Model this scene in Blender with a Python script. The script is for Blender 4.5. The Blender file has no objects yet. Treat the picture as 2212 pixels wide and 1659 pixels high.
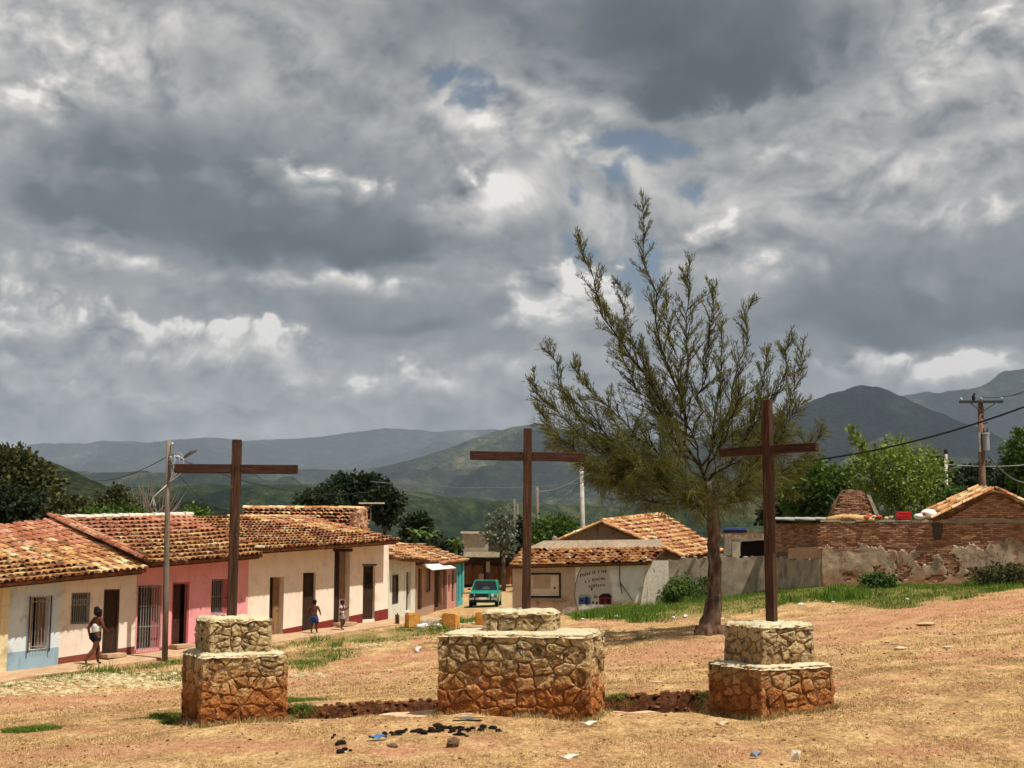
import bpy, bmesh, math, random
import numpy as np
from mathutils import Vector, Matrix, noise as mnoise

random.seed(7)
np.random.seed(7)
R = math.radians
scene = bpy.context.scene
COL = scene.collection

# ------------------------------------------------------------------ camera
EYE = 2.4
PITCH = R(7.55)
FPX, CU, CV = 2800.0, 1106.0, 829.5          # focal length and centre of a 2212 x 1659 frame
cam_d = bpy.data.cameras.new('camera')
cam_d.sensor_width = 36.0
cam_d.lens = 36.0 * FPX / 2212.0
cam_d.clip_start = 0.1
cam_d.clip_end = 60000.0
cam = bpy.data.objects.new('camera', cam_d)
COL.objects.link(cam)
cam.location = (0, 0, EYE)
cam.rotation_euler = (R(90) + PITCH, 0, 0)
scene.camera = cam

scene.view_settings.view_transform = 'Standard'
scene.view_settings.look = 'None'
scene.view_settings.gamma = 1.0
scene.view_settings.use_curve_mapping = False
scene.view_settings.exposure = 0.42
scene.render.engine = 'CYCLES'
scene.cycles.use_denoising = True
scene.cycles.use_adaptive_sampling = True
scene.cycles.adaptive_threshold = 0.03
scene.cycles.adaptive_min_samples = 12
scene.cycles.max_bounces = 6
scene.cycles.diffuse_bounces = 3
scene.cycles.glossy_bounces = 2
scene.cycles.transmission_bounces = 4
scene.cycles.transparent_max_bounces = 6
scene.cycles.volume_bounces = 0


def ray(u, v):
    a, b = (u - CU) / FPX, -(v - CV) / FPX
    c, s = math.cos(PITCH), math.sin(PITCH)
    return Vector((a, c - s * b, s + c * b))


def PX(u, v, y):
    """the point at distance y from the camera's upright plane seen at (u, v)"""
    r = ray(u, v)
    return Vector((0, 0, EYE)) + r * (y / r.y)


def PZ(u, v, z):
    r = ray(u, v)
    return Vector((0, 0, EYE)) + r * ((z - EYE) / r.z)


def lin(h):
    h = h.lstrip('#')
    o = []
    for i in (0, 2, 4):
        c = int(h[i:i + 2], 16) / 255.0
        o.append(c / 12.92 if c <= 0.04045 else ((c + 0.055) / 1.055) ** 2.4)
    return tuple(o)


# ------------------------------------------------------------------ node helper
class NT:
    def __init__(self, tree):
        self.t = tree
        self.N = tree.nodes
        self.N.clear()

    def put(self, sock, val):
        if isinstance(val, bpy.types.NodeSocket):
            self.t.links.new(val, sock)
        elif isinstance(val, (tuple, list)) and hasattr(sock, 'default_value'):
            n = len(sock.default_value)
            sock.default_value = (tuple(val) + (1.0,) * 4)[:n]
        else:
            sock.default_value = val

    def node(self, typ, out=0, props=None, **ins):
        nd = self.N.new(typ)
        for k, v in (props or {}).items():
            setattr(nd, k, v)
        for k, v in ins.items():
            key = int(k[1:]) if k[0] == 'i' and k[1:].isdigit() else k.replace('_', ' ')
            self.put(nd.inputs[key], v)
        return nd if out is None else nd.outputs[out]

    def m(self, op, a, b=None, c=None, clamp=False):
        nd = self.N.new('ShaderNodeMath')
        nd.operation = op
        nd.use_clamp = clamp
        for i, x in enumerate((a, b, c)):
            if x is not None:
                self.put(nd.inputs[i], x)
        return nd.outputs[0]

    def vm(self, op, a, b=None, out=0):
        nd = self.N.new('ShaderNodeVectorMath')
        nd.operation = op
        self.put(nd.inputs[0], a)
        if b is not None:
            self.put(nd.inputs['Scale' if op == 'SCALE' else 1], b)
        return nd.outputs[out]

    def mix(self, fac, a, b, typ='MIX'):
        nd = self.N.new('ShaderNodeMix')
        nd.data_type = 'RGBA'
        nd.blend_type = typ
        self.put(nd.inputs[0], fac)
        self.put(nd.inputs[6], a)
        self.put(nd.inputs[7], b)
        return nd.outputs[2]

    def ramp(self, fac, stops, interp='LINEAR'):
        nd = self.N.new('ShaderNodeValToRGB')
        cr = nd.color_ramp
        cr.interpolation = interp
        while len(cr.elements) < len(stops):
            cr.elements.new(0.5)
        for e, (p, c) in zip(cr.elements, stops):
            e.position = p
            e.color = (tuple(c) + (1.0,))[:4] if not isinstance(c, str) else lin(c) + (1.0,)
        self.put(nd.inputs[0], fac)
        return nd.outputs[0]

    def smooth(self, x, lo, hi):
        nd = self.N.new('ShaderNodeMapRange')
        nd.interpolation_type = 'SMOOTHSTEP'
        self.put(nd.inputs[0], x)
        nd.inputs[1].default_value = lo
        nd.inputs[2].default_value = hi
        return nd.outputs[0]

    def noise(self, vec, scale, detail=5, rough=0.55, out=0, dist=0.0):
        nd = self.N.new('ShaderNodeTexNoise')
        self.put(nd.inputs['Vector'], vec)
        nd.inputs['Scale'].default_value = scale
        nd.inputs['Detail'].default_value = detail
        nd.inputs['Roughness'].default_value = rough
        nd.inputs['Distortion'].default_value = dist
        return nd.outputs[out]


# ------------------------------------------------------------------ sky and sun
SUN_EL = R(64)
SUN_H = Vector((0.83, -0.55, 0)).normalized()
SUN_DIR = Vector((SUN_H.x * math.cos(SUN_EL), SUN_H.y * math.cos(SUN_EL), math.sin(SUN_EL)))

world = bpy.data.worlds.new('World')
scene.world = world
world.use_nodes = True


def build_sky():
    w = NT(world.node_tree)
    d = w.node('ShaderNodeTexCoord', 'Generated')
    sx = w.node('ShaderNodeSeparateXYZ', None, Vector=d)
    x, y, z = sx.outputs
    az = w.m('ARCTAN2', x, y)
    el = w.m('ARCSINE', z)
    # cloud space: a little flattened
    plane = w.vm('MULTIPLY', d, (1.5, 1.5, 1.95))
    plane = w.vm('ADD', plane, w.vm('SCALE', w.vm('SUBTRACT', w.noise(plane, 4.5, 2, .5, out=1), (.5, .5, .5)), 0.10))
    w1 = w.noise(plane, 3.8, 2, 0.5, out=1)
    w2 = w.noise(plane, 11.0, 4, 0.5, out=1)
    ofs = w.vm('ADD', w.vm('MULTIPLY', w.vm('SUBTRACT', w1, (.5, .5, .5)), (0.075, 0.04, 0)),
               w.vm('MULTIPLY', w.vm('SUBTRACT', w2, (.5, .5, .5)), (0.052, 0.032, 0)))
    ae = w.node('ShaderNodeCombineXYZ', X=az, Y=el)
    pos = w.vm('ADD', ae, ofs)

    def billow(vec):
        n = w.m('ABSOLUTE', w.m('SUBTRACT', w.noise(vec, 9.0, 5, 0.55), 0.5))
        return w.m('MULTIPLY', n, 3.0)

    h0 = billow(plane)
    h1 = billow(w.vm('ADD', plane, (0.012, 0.0, 0.036)))
    relief = w.m('SUBTRACT', h0, h1)
    fine = w.m('SUBTRACT', w.noise(plane, 4.5, 5, 0.5), 0.5)
    edge = w.m('SUBTRACT', 0.34, h0)

    def local(u, v, su, sv):
        r = ray(u, v).normalized()
        c = (math.atan2(r.x, r.y), math.asin(r.z), 0)
        return w.vm('MULTIPLY', w.vm('SUBTRACT', pos, c), (FPX / su, FPX / sv, 0))

    soft = [(60, 150, 260, 220, .16), (470, 90, 240, 150, .07), (1150, 350, 260, 200, .16), (2100, 120, 260, 200, .16), (1950, 330, 300, 90, .10),
            (560, 430, 480, 120, -.22), (1500, 100, 480, 130, -.20), (1960, 640, 380, 110, -.22), (870, 690, 280, 60, -.13), (300, 820, 500, 90, .08), (1700, 480, 300, 120, .04)]
    b = 0.45
    for (u, v, su, sv, amp) in soft:
        q = local(u, v, su, sv)
        g = w.m('EXPONENT', w.m('MULTIPLY', w.vm('DOT_PRODUCT', q, q, out=1), -1.0))
        b = w.m('MULTIPLY_ADD', g, amp, b)
    # the separate clouds, far ones first: centre, half width, half height, tone at the top, tone at the base, edge
    puffs = [(40, 640, 190, 70, .74, .42, .45), (110, 705, 220, 85, .78, .36, .45), (850, 830, 170, 50, .78, .38, .42), (640, 860, 150, 40, .60, .40, .5), (1050, 800, 160, 50, .58, .42, .5), (130, 850, 200, 45, .60, .40, .5), (60, 800, 120, 45, .64, .42, .45),
             (350, 790, 150, 80, .66, .40, .4), (460, 780, 220, 120, .88, .38, .34), (570, 750, 120, 80, .98, .48, .32), (350, 730, 120, 60, .86, .5, .34), (470, 730, 90, 60, .96, .55, .3), (250, 575, 260, 50, .70, .36, .5),
             (740, 615, 260, 50, .72, .34, .5), (2050, 790, 300, 60, .84, .46, .42), (1860, 800, 170, 50, .86, .5, .42),
             (870, 700, 250, 45, .34, .20, .6), (1100, 470, 190, 140, .70, .40, .42), (1020, 415, 95, 75, .84, .45, .36), (1180, 430, 110, 90, .64, .44, .45),
             (1140, 290, 130, 90, .60, .42, .45), (1260, 330, 110, 110, .60, .44, .4), (1190, 680, 170, 125, .90, .42, .36), (1275, 635, 95, 100, 1.0, .52, .3), (1130, 610, 90, 60, .62, .45, .4),
             (1600, 590, 200, 95, .70, .38, .6), (1500, 540, 120, 75, .70, .46, .65), (1640, 360, 110, 65, .64, .42, .45),
             (1850, 490, 140, 60, .54, .36, .5), (2090, 500, 160, 60, .60, .38, .45),
             (1960, 655, 420, 100, .34, .08, .5), (2190, 620, 150, 95, .32, .12, .55),
             (2010, 270, 270, 100, .58, .38, .5), (2160, 110, 170, 150, .68, .46, .45), (480, 70, 200, 110, .54, .40, .55),
             (290, 330, 320, 130, .34, .16, .6), (170, 450, 240, 75, .28, .14, .6), (540, 460, 500, 120, .34, .09, .5), (790, 510, 260, 72, .24, .05, .45),
             (50, 130, 170, 150, .62, .44, .5), (100, 245, 130, 85, .80, .36, .38), (740, 395, 160, 62, .74, .30, .42), (590, 380, 90, 40, .45, .3, .5),
             (1460, 70, 520, 150, .24, .12, .55), (1580, 140, 300, 90, .18, .08, .5), (1060, 20, 260, 80, .30, .26, .6)]
    for (u, v, su, sv, vt, vb, ew) in puffs:
        q = local(u, v, su, sv)
        r_ = w.m('MULTIPLY_ADD', edge, 1.05, w.vm('LENGTH', q, out=1))
        mask = w.m('SUBTRACT', 1.0, w.smooth(r_, .92 - ew * 1.1, 1.0 + ew * .25))
        qy = w.node('ShaderNodeSeparateXYZ', 1, Vector=q)
        val = w.m('MULTIPLY_ADD', w.smooth(qy, -.8, .7), vt - vb, vb)
        nd = w.N.new('ShaderNodeMix')
        nd.data_type = 'FLOAT'
        w.put(nd.inputs[0], mask)
        w.put(nd.inputs[2], b)
        w.put(nd.inputs[3], val)
        b = nd.outputs[0]
    lit = w.m('MULTIPLY_ADD', w.smooth(b, .34, .70), .66, .12)
    b = w.m('MULTIPLY_ADD', relief, lit, b)
    b = w.m('MULTIPLY_ADD', fine, 0.16, b)
    b = w.m('MULTIPLY_ADD', w.m('SUBTRACT', w.noise(plane, 22.0, 4, .55), .5), w.m('MULTIPLY', lit, .28), b)
    # the far cloud keeps strong contrast: the haze in front of it takes much of it away again
    low = w.smooth(el, 0.08, 0.28)
    b = w.m('ADD', w.m('MULTIPLY', w.m('SUBTRACT', b, 0.42), w.m('MULTIPLY_ADD', low, -0.05, 1.52)), 0.43)
    cloud = w.ramp(b, [(0.0, (0.050, 0.061, 0.070)), (0.2, (0.094, 0.110, 0.121)), (0.42, (0.224, 0.234, 0.235)),
                       (0.65, (0.385, 0.378, 0.362)), (0.85, (0.56, 0.54, 0.50)), (1.0, (0.76, 0.73, 0.68))])
    sky = w.N.new('ShaderNodeTexSky')
    sky.sky_type = 'NISHITA'
    sky.sun_disc = False
    sky.sun_elevation = SUN_EL
    sky.sun_rotation = math.atan2(SUN_H.x, SUN_H.y)
    sky.altitude = 200
    sky.air_density = 1.0
    sky.dust_density = 0.8
    blue = w.vm('MULTIPLY', sky.outputs[0], (.050, .052, .050))
    gaps = [(1000, 220, 62, 62), (948, 168, 40, 36), (1385, 298, 95, 34), (1270, 425, 40, 30), (1368, 600, 52, 80), (1240, 520, 36, 50), (1345, 350, 26, 40), (1470, 400, 30, 30)]
    hole = 0.0
    for g_ in gaps:
        q = local(*g_)
        g = w.m('EXPONENT', w.m('MULTIPLY', w.vm('DOT_PRODUCT', q, q, out=1), -1.0))
        hole = w.m('MAXIMUM', g, hole)
    hole = w.m('MULTIPLY_ADD', edge, 1.2, hole)
    hole = w.m('MULTIPLY_ADD', w.m('SUBTRACT', w.noise(plane, 30.0, 4, .6), .5), 1.3, hole)
    open_ = w.m('MULTIPLY', w.smooth(hole, 0.40, 1.05), .85)
    col = w.mix(open_, cloud, blue)
    bg = w.node('ShaderNodeBackground', 0, Color=col, Strength=1.0)
    w.node('ShaderNodeOutputWorld', None, Surface=bg)
    world.cycles.sampling_method = 'MANUAL'
    world.cycles.sample_map_resolution = 256


build_sky()
sun_d = bpy.data.lights.new('sun', 'SUN')
sun_d.energy = 5.0
sun_d.angle = R(0.53)
sun_d.color = (1.0, 0.93, 0.82)
sun = bpy.data.objects.new('sun', sun_d)
COL.objects.link(sun)
sun.rotation_euler = (-SUN_DIR).to_track_quat('-Z', 'Y').to_euler()
sun.location = (20, -20, 60)
# ------------------------------------------------------------------ mesh helpers
ORG = {}


def tagset(o, label=None, cat=None, group=None, kind=None):
    for k, v in (('label', label), ('category', cat), ('group', group), ('kind', kind)):
        if v:
            o[k] = v
    return o


def thing(name, label, cat, loc, group=None):
    o = bpy.data.objects.new(name, None)
    o.empty_display_size = 0.2
    COL.objects.link(o)
    o.location = loc
    ORG[o] = Vector(loc)
    return tagset(o, label, cat, group)


def link_mesh(name, me, parent=None, org=None):
    o = bpy.data.objects.new(name, me)
    COL.objects.link(o)
    if parent is not None:
        o.parent = parent
        ORG[o] = ORG[parent].copy()
    else:
        ORG[o] = Vector(org) if org is not None else Vector((0, 0, 0))
        o.location = ORG[o]
    return o


class MB:
    def __init__(self):
        self.v, self.f = [], []

    def add(self, vs, fs):
        b = len(self.v)
        self.v += [tuple(p) for p in vs]
        self.f += [tuple(i + b for i in f) for f in fs]
        return self

    def poly(self, *pts):
        return self.add(pts, [tuple(range(len(pts)))])

    def box(self, c, s, ax=None, taper=1.0):
        c = Vector(c)
        X, Y, Z = ax or (Vector((1, 0, 0)), Vector((0, 1, 0)), Vector((0, 0, 1)))
        vs = []
        for k in (-1, 1):
            tp = taper if k > 0 else 1.0
            for i, j in ((-1, -1), (1, -1), (1, 1), (-1, 1)):
                vs.append(c + X * (i * s[0] / 2 * tp) + Y * (j * s[1] / 2 * tp) + Z * (k * s[2] / 2))
        return self.add(vs, [(3, 2, 1, 0), (4, 5, 6, 7), (0, 1, 5, 4), (1, 2, 6, 5), (2, 3, 7, 6), (3, 0, 4, 7)])

    def bbox(self, c, s, ax=None, bev=0.01):
        """box with chamfered upright and top edges"""
        bm = bmesh.new()
        m = MB().box(c, s, ax)
        vs = [bm.verts.new(p) for p in m.v]
        for f in m.f:
            bm.faces.new([vs[i] for i in f])
        bmesh.ops.bevel(bm, geom=list(bm.edges), offset=bev, segments=1, affect='EDGES')
        bm.verts.index_update()
        self.add([p.co.copy() for p in bm.verts], [tuple(x.index for x in f.verts) for f in bm.faces])
        bm.free()
        return self

    def prism(self, pts, ext):
        n = len(pts)
        ext = Vector(ext)
        a = [Vector(p) for p in pts]
        return self.add(a + [p + ext for p in a],
                        [tuple(range(n))[::-1], tuple(range(n, 2 * n))] +
                        [(i, (i + 1) % n, n + (i + 1) % n, n + i) for i in range(n)])

    def tube(self, pts, rad, n=8, cap=True, jit=0.0):
        pts = [Vector(p) for p in pts]
        k = len(pts)
        rad = [rad] * k if not hasattr(rad, '__len__') else rad
        vs, fs = [], []
        ref = None
        for i, p in enumerate(pts):
            t = (pts[min(i + 1, k - 1)] - pts[max(i - 1, 0)])
            t = t.normalized() if t.length > 1e-9 else Vector((0, 0, 1))
            if ref is None:
                ref = Vector((1, 0, 0)) if abs(t.x) < .8 else Vector((0, 1, 0))
            a = (ref - t * ref.dot(t)).normalized()
            b = t.cross(a)
            ref = a
            for j in range(n):
                th = 2 * math.pi * j / n
                r = rad[i] * (1 + random.uniform(-jit, jit))
                vs.append(p + a * (math.cos(th) * r) + b * (math.sin(th) * r))
        for i in range(k - 1):
            for j in range(n):
                fs.append((i * n + j, i * n + (j + 1) % n, (i + 1) * n + (j + 1) % n, (i + 1) * n + j))
        if cap:
            fs.append(tuple(range(n))[::-1])
            fs.append(tuple((k - 1) * n + j for j in range(n)))
        return self.add(vs, fs)

    def ball(self, c, r, n=10, m=7, jit=0.0):
        c = Vector(c)
        r = r if hasattr(r, '__len__') else (r, r, r)
        vs = [c + Vector((0, 0, -r[2]))]
        for i in range(1, m):
            ph = -math.pi / 2 + math.pi * i / m
            for j in range(n):
                th = 2 * math.pi * j / n
                q = 1 + random.uniform(-jit, jit)
                vs.append(c + Vector((math.cos(th) * math.cos(ph) * r[0] * q, math.sin(th) * math.cos(ph) * r[1] * q, math.sin(ph) * r[2] * q)))
        vs.append(c + Vector((0, 0, r[2])))
        top = len(vs) - 1
        fs = [(0, 1 + (j + 1) % n, 1 + j) for j in range(n)]
        for i in range(m - 2):
            a, b = 1 + i * n, 1 + (i + 1) * n
            fs += [(a + j, a + (j + 1) % n, b + (j + 1) % n, b + j) for j in range(n)]
        a = 1 + (m - 2) * n
        fs += [(a + j, a + (j + 1) % n, top) for j in range(n)]
        return self.add(vs, fs)

    def mesh(self, name, mat, org=(0, 0, 0), smooth=False):
        me = bpy.data.meshes.new(name)
        o = Vector(org)
        me.from_pydata([tuple(Vector(p) - o) for p in self.v], [], self.f)
        if mat:
            me.materials.append(mat)
        if smooth:
            me.polygons.foreach_set('use_smooth', [True] * len(me.polygons))
        me.update()
        return me

    def build(self, name, mat, parent=None, smooth=False, org=None):
        """link as one mesh object; coordinates are world coordinates"""
        base = ORG[parent] if parent is not None else (Vector(org) if org is not None else Vector((0, 0, 0)))
        return link_mesh(name, self.mesh(name, mat, base, smooth), parent, base)


def np_mesh(name, verts, faces, mat, smooth=False):
    """faces: (n,k) int array of equal-sided faces"""
    me = bpy.data.meshes.new(name)
    nv, (nf, k) = len(verts), faces.shape
    me.vertices.add(nv)
    me.vertices.foreach_set('co', np.asarray(verts, dtype=np.float32).ravel())
    me.loops.add(nf * k)
    me.loops.foreach_set('vertex_index', faces.astype(np.int32).ravel())
    me.polygons.add(nf)
    me.polygons.foreach_set('loop_start', np.arange(nf, dtype=np.int32) * k)
    me.polygons.foreach_set('loop_total', np.full(nf, k, dtype=np.int32))
    if smooth:
        me.polygons.foreach_set('use_smooth', np.ones(nf, dtype=bool))
    me.materials.append(mat)
    me.update(calc_edges=True)
    return me


# ------------------------------------------------------------------ materials
MATS = {}


def mat(name, cols, scale=4.0, detail=6, rough=0.9, bump=0.25, bscale=None, rand=0.0, stretch=(1, 1, 1), dist=0.0,
        over=None, spec=0.2, trans=0.0, metal=0.0, nrough=0.6):
    """mottled surface: colours picked by noise and, for pieces, a random number for each piece.
    over: list of (kind, colour, params) layers of dirt or wear"""
    if name in MATS:
        return MATS[name]
    M = bpy.data.materials.new(name)
    M.use_nodes = True
    w = NT(M.node_tree)
    geo = w.node('ShaderNodeNewGeometry', None)
    P = geo.outputs['Position']
    Ps = w.vm('MULTIPLY', P, stretch)
    fac = w.noise(Ps, scale, detail, nrough, dist=dist)
    fac = w.m('MULTIPLY_ADD', w.m('SUBTRACT', fac, .5), 1.5, .5, clamp=True)
    if rand:
        oi = w.node('ShaderNodeObjectInfo', 'Random')
        rnd = w.m('FRACT', w.m('ADD', w.m('MULTIPLY', geo.outputs['Random Per Island'], 7.31), w.m('MULTIPLY', oi, 3.7)))
        fac = w.m('ADD', w.m('MULTIPLY', fac, 1 - rand), w.m('MULTIPLY', rnd, rand))
    else:
        rnd = None
    if isinstance(cols, str):
        cols = [(0, cols)]
    col = w.ramp(fac, cols) if len(cols) > 1 else w.mix(0.0, cols[0][1] if not isinstance(cols[0][1], str) else lin(cols[0][1]), (0, 0, 0))
    for lay in (over or []):
        kind, c, p = lay
        c = lin(c) if isinstance(c, str) else c
        if kind == 'spots':          # p: scale, lo, hi, strength, stretch
            n = w.noise(w.vm('MULTIPLY', P, p[4] if len(p) > 4 else (1, 1, 1)), p[0], 6, .6)
            f = w.m('MULTIPLY', w.smooth(n, p[1], p[2]), p[3])
        elif kind == 'below':        # p: z, blur, noise amplitude, scale, strength   (soil splashed up from the ground)
            zz = w.node('ShaderNodeSeparateXYZ', 2, Vector=P)
            n = w.m('MULTIPLY', w.m('SUBTRACT', w.noise(P, p[3], 5, .6), .5), p[2])
            f = w.m('MULTIPLY', w.smooth(w.m('ADD', zz, n), p[0] + p[1], p[0] - p[1]), p[4])
            f = w.m('MULTIPLY', w.m('SUBTRACT', 1.0, w.smooth(w.m('ADD', zz, n), p[0] - p[1], p[0] + p[1])), p[4])
        elif kind == 'above':
            zz = w.node('ShaderNodeSeparateXYZ', 2, Vector=P)
            n = w.m('MULTIPLY', w.m('SUBTRACT', w.noise(P, p[3], 5, .6), .5), p[2])
            f = w.m('MULTIPLY', w.smooth(w.m('ADD', zz, n), p[0] - p[1], p[0] + p[1]), p[4])
        col = w.mix(f, col, c)
    b = w.node('ShaderNodeBsdfPrincipled', None, Base_Color=col, Roughness=rough)
    b.inputs['Specular IOR Level'].default_value = spec
    b.inputs['Metallic'].default_value = metal
    if bump:
        bs = w.noise(Ps, bscale or scale * 6, 5, .65)
        bn = w.node('ShaderNodeBump', 0, Height=bs, Strength=min(bump, 1.0), Distance=0.03)
        w.put(b.inputs['Normal'], bn)
    sh = b.outputs[0]
    if trans:
        tr = w.node('ShaderNodeBsdfTranslucent', 0, Color=col)
        sh = w.node('ShaderNodeMixShader', 0, i0=trans, i1=sh, i2=tr)
    w.node('ShaderNodeOutputMaterial', None, Surface=sh)
    MATS[name] = M
    return M


def plain(name, c, rough=0.6, metal=0.0, spec=0.3):
    return mat(name, [(0.0, tuple(x * .82 for x in lin(c))), (1.0, tuple(min(1, x * 1.12) for x in lin(c)))], scale=6, rough=rough, bump=0.08, metal=metal, spec=spec)


def glass_mat(name, c=(0.02, 0.025, 0.03)):
    if name in MATS:
        return MATS[name]
    M = bpy.data.materials.new(name)
    M.use_nodes = True
    w = NT(M.node_tree)
    b = w.node('ShaderNodeBsdfPrincipled', None, Base_Color=c, Roughness=0.08)
    tr = w.node('ShaderNodeBsdfTransparent', 0, Color=(.75, .8, .8))
    sh = w.node('ShaderNodeMixShader', 0, i0=0.45, i1=b.outputs[0], i2=tr)
    w.node('ShaderNodeOutputMaterial', None, Surface=sh)
    MATS[name] = M
    return M
# ------------------------------------------------------------------ facade frames
class Frame:
    def __init__(self, a, b):
        self.o = Vector((a.x, a.y, 0))
        h = Vector((b.x - a.x, b.y - a.y, 0))
        self.h = h.normalized()
        n = Vector((self.h.y, -self.h.x, 0))
        self.n = n if n.dot(-self.o) > 0 else -n          # towards the open ground
        self.za, self.k = a.z, (b.z - a.z) / h.length

    def tz(self, u, v, n=0.0):
        r = ray(u, v)
        o = self.o + self.n * n
        c = Vector((0, 0, EYE))
        s = (o - c).dot(self.n) / r.dot(self.n)
        p = c + r * s
        return (p - o).dot(self.h), p.z

    def P(self, t, n, z):
        p = self.o + self.h * t + self.n * n
        return Vector((p.x, p.y, z))

    def base(self, t):
        return self.za + self.k * t


FA = Frame(PX(240, 1419, 38.9), PX(795, 1343, 48.7))
_b0 = PX(840, 1344, 50.0)
_b1 = PX(1000, 1303, 77.0)
FB = Frame(_b0, _b1)

# ------------------------------------------------------------------ terrain
CTRL = []
for u, v, y in [(1049, 1314, 69), (1060, 1264, 100), (1109, 1336, 58), (1393, 1311, 57.6), (1660, 1292, 57), (1780, 1266, 52),
                (2000, 1262, 51), (2212, 1262, 50), (1535, 1370, 38.8), (480, 1567, 19.0), (1130, 1552, 19.3), (1660, 1547, 19.0),
                (1200, 1340, 48), (2212, 1276, 44), (960, 1350, 50), (1700, 1330, 45), (1450, 1337, 47), (1850, 1308, 45), (2020, 1292, 44.5), (1600, 1352, 41), (1400, 1362, 42), (1300, 1350, 46), (1900, 1400, 29.5), (1500, 1450, 26.5), (2150, 1350, 33)]:
    CTRL.append(PX(u, v, y))
for u, v, z in [(0, 1659, -.06), (500, 1659, -.03), (1106, 1659, 0), (1700, 1659, .03), (2212, 1659, .08), (100, 1570, -.12), (2100, 1500, .33)]:
    CTRL.append(PZ(u, v, z))
for t in (-12, -7, -3, 0, 4, 8, 11.8, 14):
    CTRL.append(FA.P(t, 0.0, FA.base(t) - .02))
    CTRL.append(FA.P(t, 2.5, FA.base(t) - .16))
for t in (5, 14, 27):
    CTRL.append(FB.P(t, 0.3, FB.base(t) - .05))
for p in [(0, 0, .8), (-8, 0, .7), (8, 0, .9), (0, 8, .35), (-40, 30, -1.2), (-40, 80, -2), (60, 40, 3), (60, 90, 3.2), (0, 120, .5), (-30, 110, -1.5), (-25, 10, -.4), (30, 10, 1.4), (20, 110, 2.2), (40, 60, 2.4)]:
    CTRL.append(Vector(p))
_C = np.array([[p.x, p.y, p.z] for p in CTRL])


def _phi(r2):
    return 0.5 * r2 * np.log(r2 + 1e-9)


def _solve():
    n = len(_C)
    d2 = ((_C[:, None, :2] - _C[None, :, :2]) ** 2).sum(-1)
    A = np.zeros((n + 3, n + 3))
    A[:n, :n] = _phi(d2) + np.eye(n) * 1.5
    A[:n, n] = 1
    A[:n, n + 1:] = _C[:, :2]
    A[n:, :n] = A[:n, n:].T
    b = np.zeros(n + 3)
    b[:n] = _C[:, 2]
    return np.linalg.solve(A, b)


_W = _solve()


def sstep(x, a, b):
    t = np.clip((x - a) / (b - a), 0, 1)
    return t * t * (3 - 2 * t)


def vnoise(x, y, s, seed=0):
    """smooth value noise on arrays"""
    rs = np.random.RandomState(seed)
    T = rs.rand(256, 256)
    xs, ys = np.asarray(x) / s + 100.3, np.asarray(y) / s + 71.7
    xi, yi = np.floor(xs).astype(int), np.floor(ys).astype(int)
    fx, fy = xs - xi, ys - yi
    fx, fy = fx * fx * (3 - 2 * fx), fy * fy * (3 - 2 * fy)
    g = lambda a, b: T[a % 256, b % 256]
    return (g(xi, yi) * (1 - fx) + g(xi + 1, yi) * fx) * (1 - fy) + (g(xi, yi + 1) * (1 - fx) + g(xi + 1, yi + 1) * fx) * fy - .5


DITCH = [(-3.75, 21.3, -1.25, 21.7), (1.75, 21.6, 3.35, 21.3)]       # runs of the washed-out channel between the plinths


def ditch(x, y, far=.42, near=1.0):
    d = np.zeros_like(np.asarray(x, dtype=float))
    for x0, y0, x1, y1 in DITCH:
        t = np.clip(((x - x0) * (x1 - x0) + (y - y0) * (y1 - y0)) / ((x1 - x0) ** 2 + (y1 - y0) ** 2), 0, 1)
        cx, cy = x0 + (x1 - x0) * t, y0 + (y1 - y0) * t + .12 * np.sin(x * 3.1) + .05 * np.sin(x * 9.7)
        dx, dy = x - cx, y - cy
        # gentle on the near side, steep crumbling bank on the far side
        prof = np.where(dy < 0, np.exp(-(dy / near) ** 2), np.exp(-(dy / far) ** 8))
        d = np.maximum(d, prof * np.exp(-(dx / .35) ** 2))
    return d


def H(x, y):
    x, y = np.asarray(x, dtype=float), np.asarray(y, dtype=float)
    sh = x.shape
    X, Y = x.ravel(), y.ravel()
    out = np.empty(X.shape)
    for i in range(0, len(X), 20000):
        xs, ys = np.clip(X[i:i + 20000], -60, 70), np.clip(Y[i:i + 20000], -10, 130)
        d2 = (xs[:, None] - _C[None, :, 0]) ** 2 + (ys[:, None] - _C[None, :, 1]) ** 2
        out[i:i + 20000] = _phi(d2) @ _W[:-3] + _W[-3] + xs * _W[-2] + ys * _W[-1]
    out = np.clip(out, -2.2, 3.4)
    far = sstep(np.hypot(X, Y), 115, 420)
    out = out * (1 - far) - 22 * far
    near = 1 - sstep(np.hypot(X, Y - 20), 30, 60)
    out = out + near * (vnoise(X, Y, 1.7, 1) * .07 + vnoise(X, Y, .5, 2) * .045 + vnoise(X, Y, .21, 5) * .016) + vnoise(X, Y, 6, 3) * .05
    # level bed for the pavement along the row of houses
    tA = (X - FA.o.x) * FA.h.x + (Y - FA.o.y) * FA.h.y
    nA = (X - FA.o.x) * FA.n.x + (Y - FA.o.y) * FA.n.y
    bed = FA.za + FA.k * tA - .13
    k = (1 - sstep(nA, 1.2, 2.8)) * sstep(nA, -9, -6) * sstep(tA, -16, -14) * (1 - sstep(tA, 14.0, 16.0))
    out = out * (1 - k) + np.minimum(out, bed) * k
    dd = ditch(X, Y)
    out = out - dd * (.55 + vnoise(X, Y, .3, 4) * .26 + vnoise(X, Y, .12, 6) * .07)
    # the ground stands a little higher behind the channel
    return out.reshape(sh)


def Hs(x, y):
    return float(H(np.array([x]), np.array([y]))[0])


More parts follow.
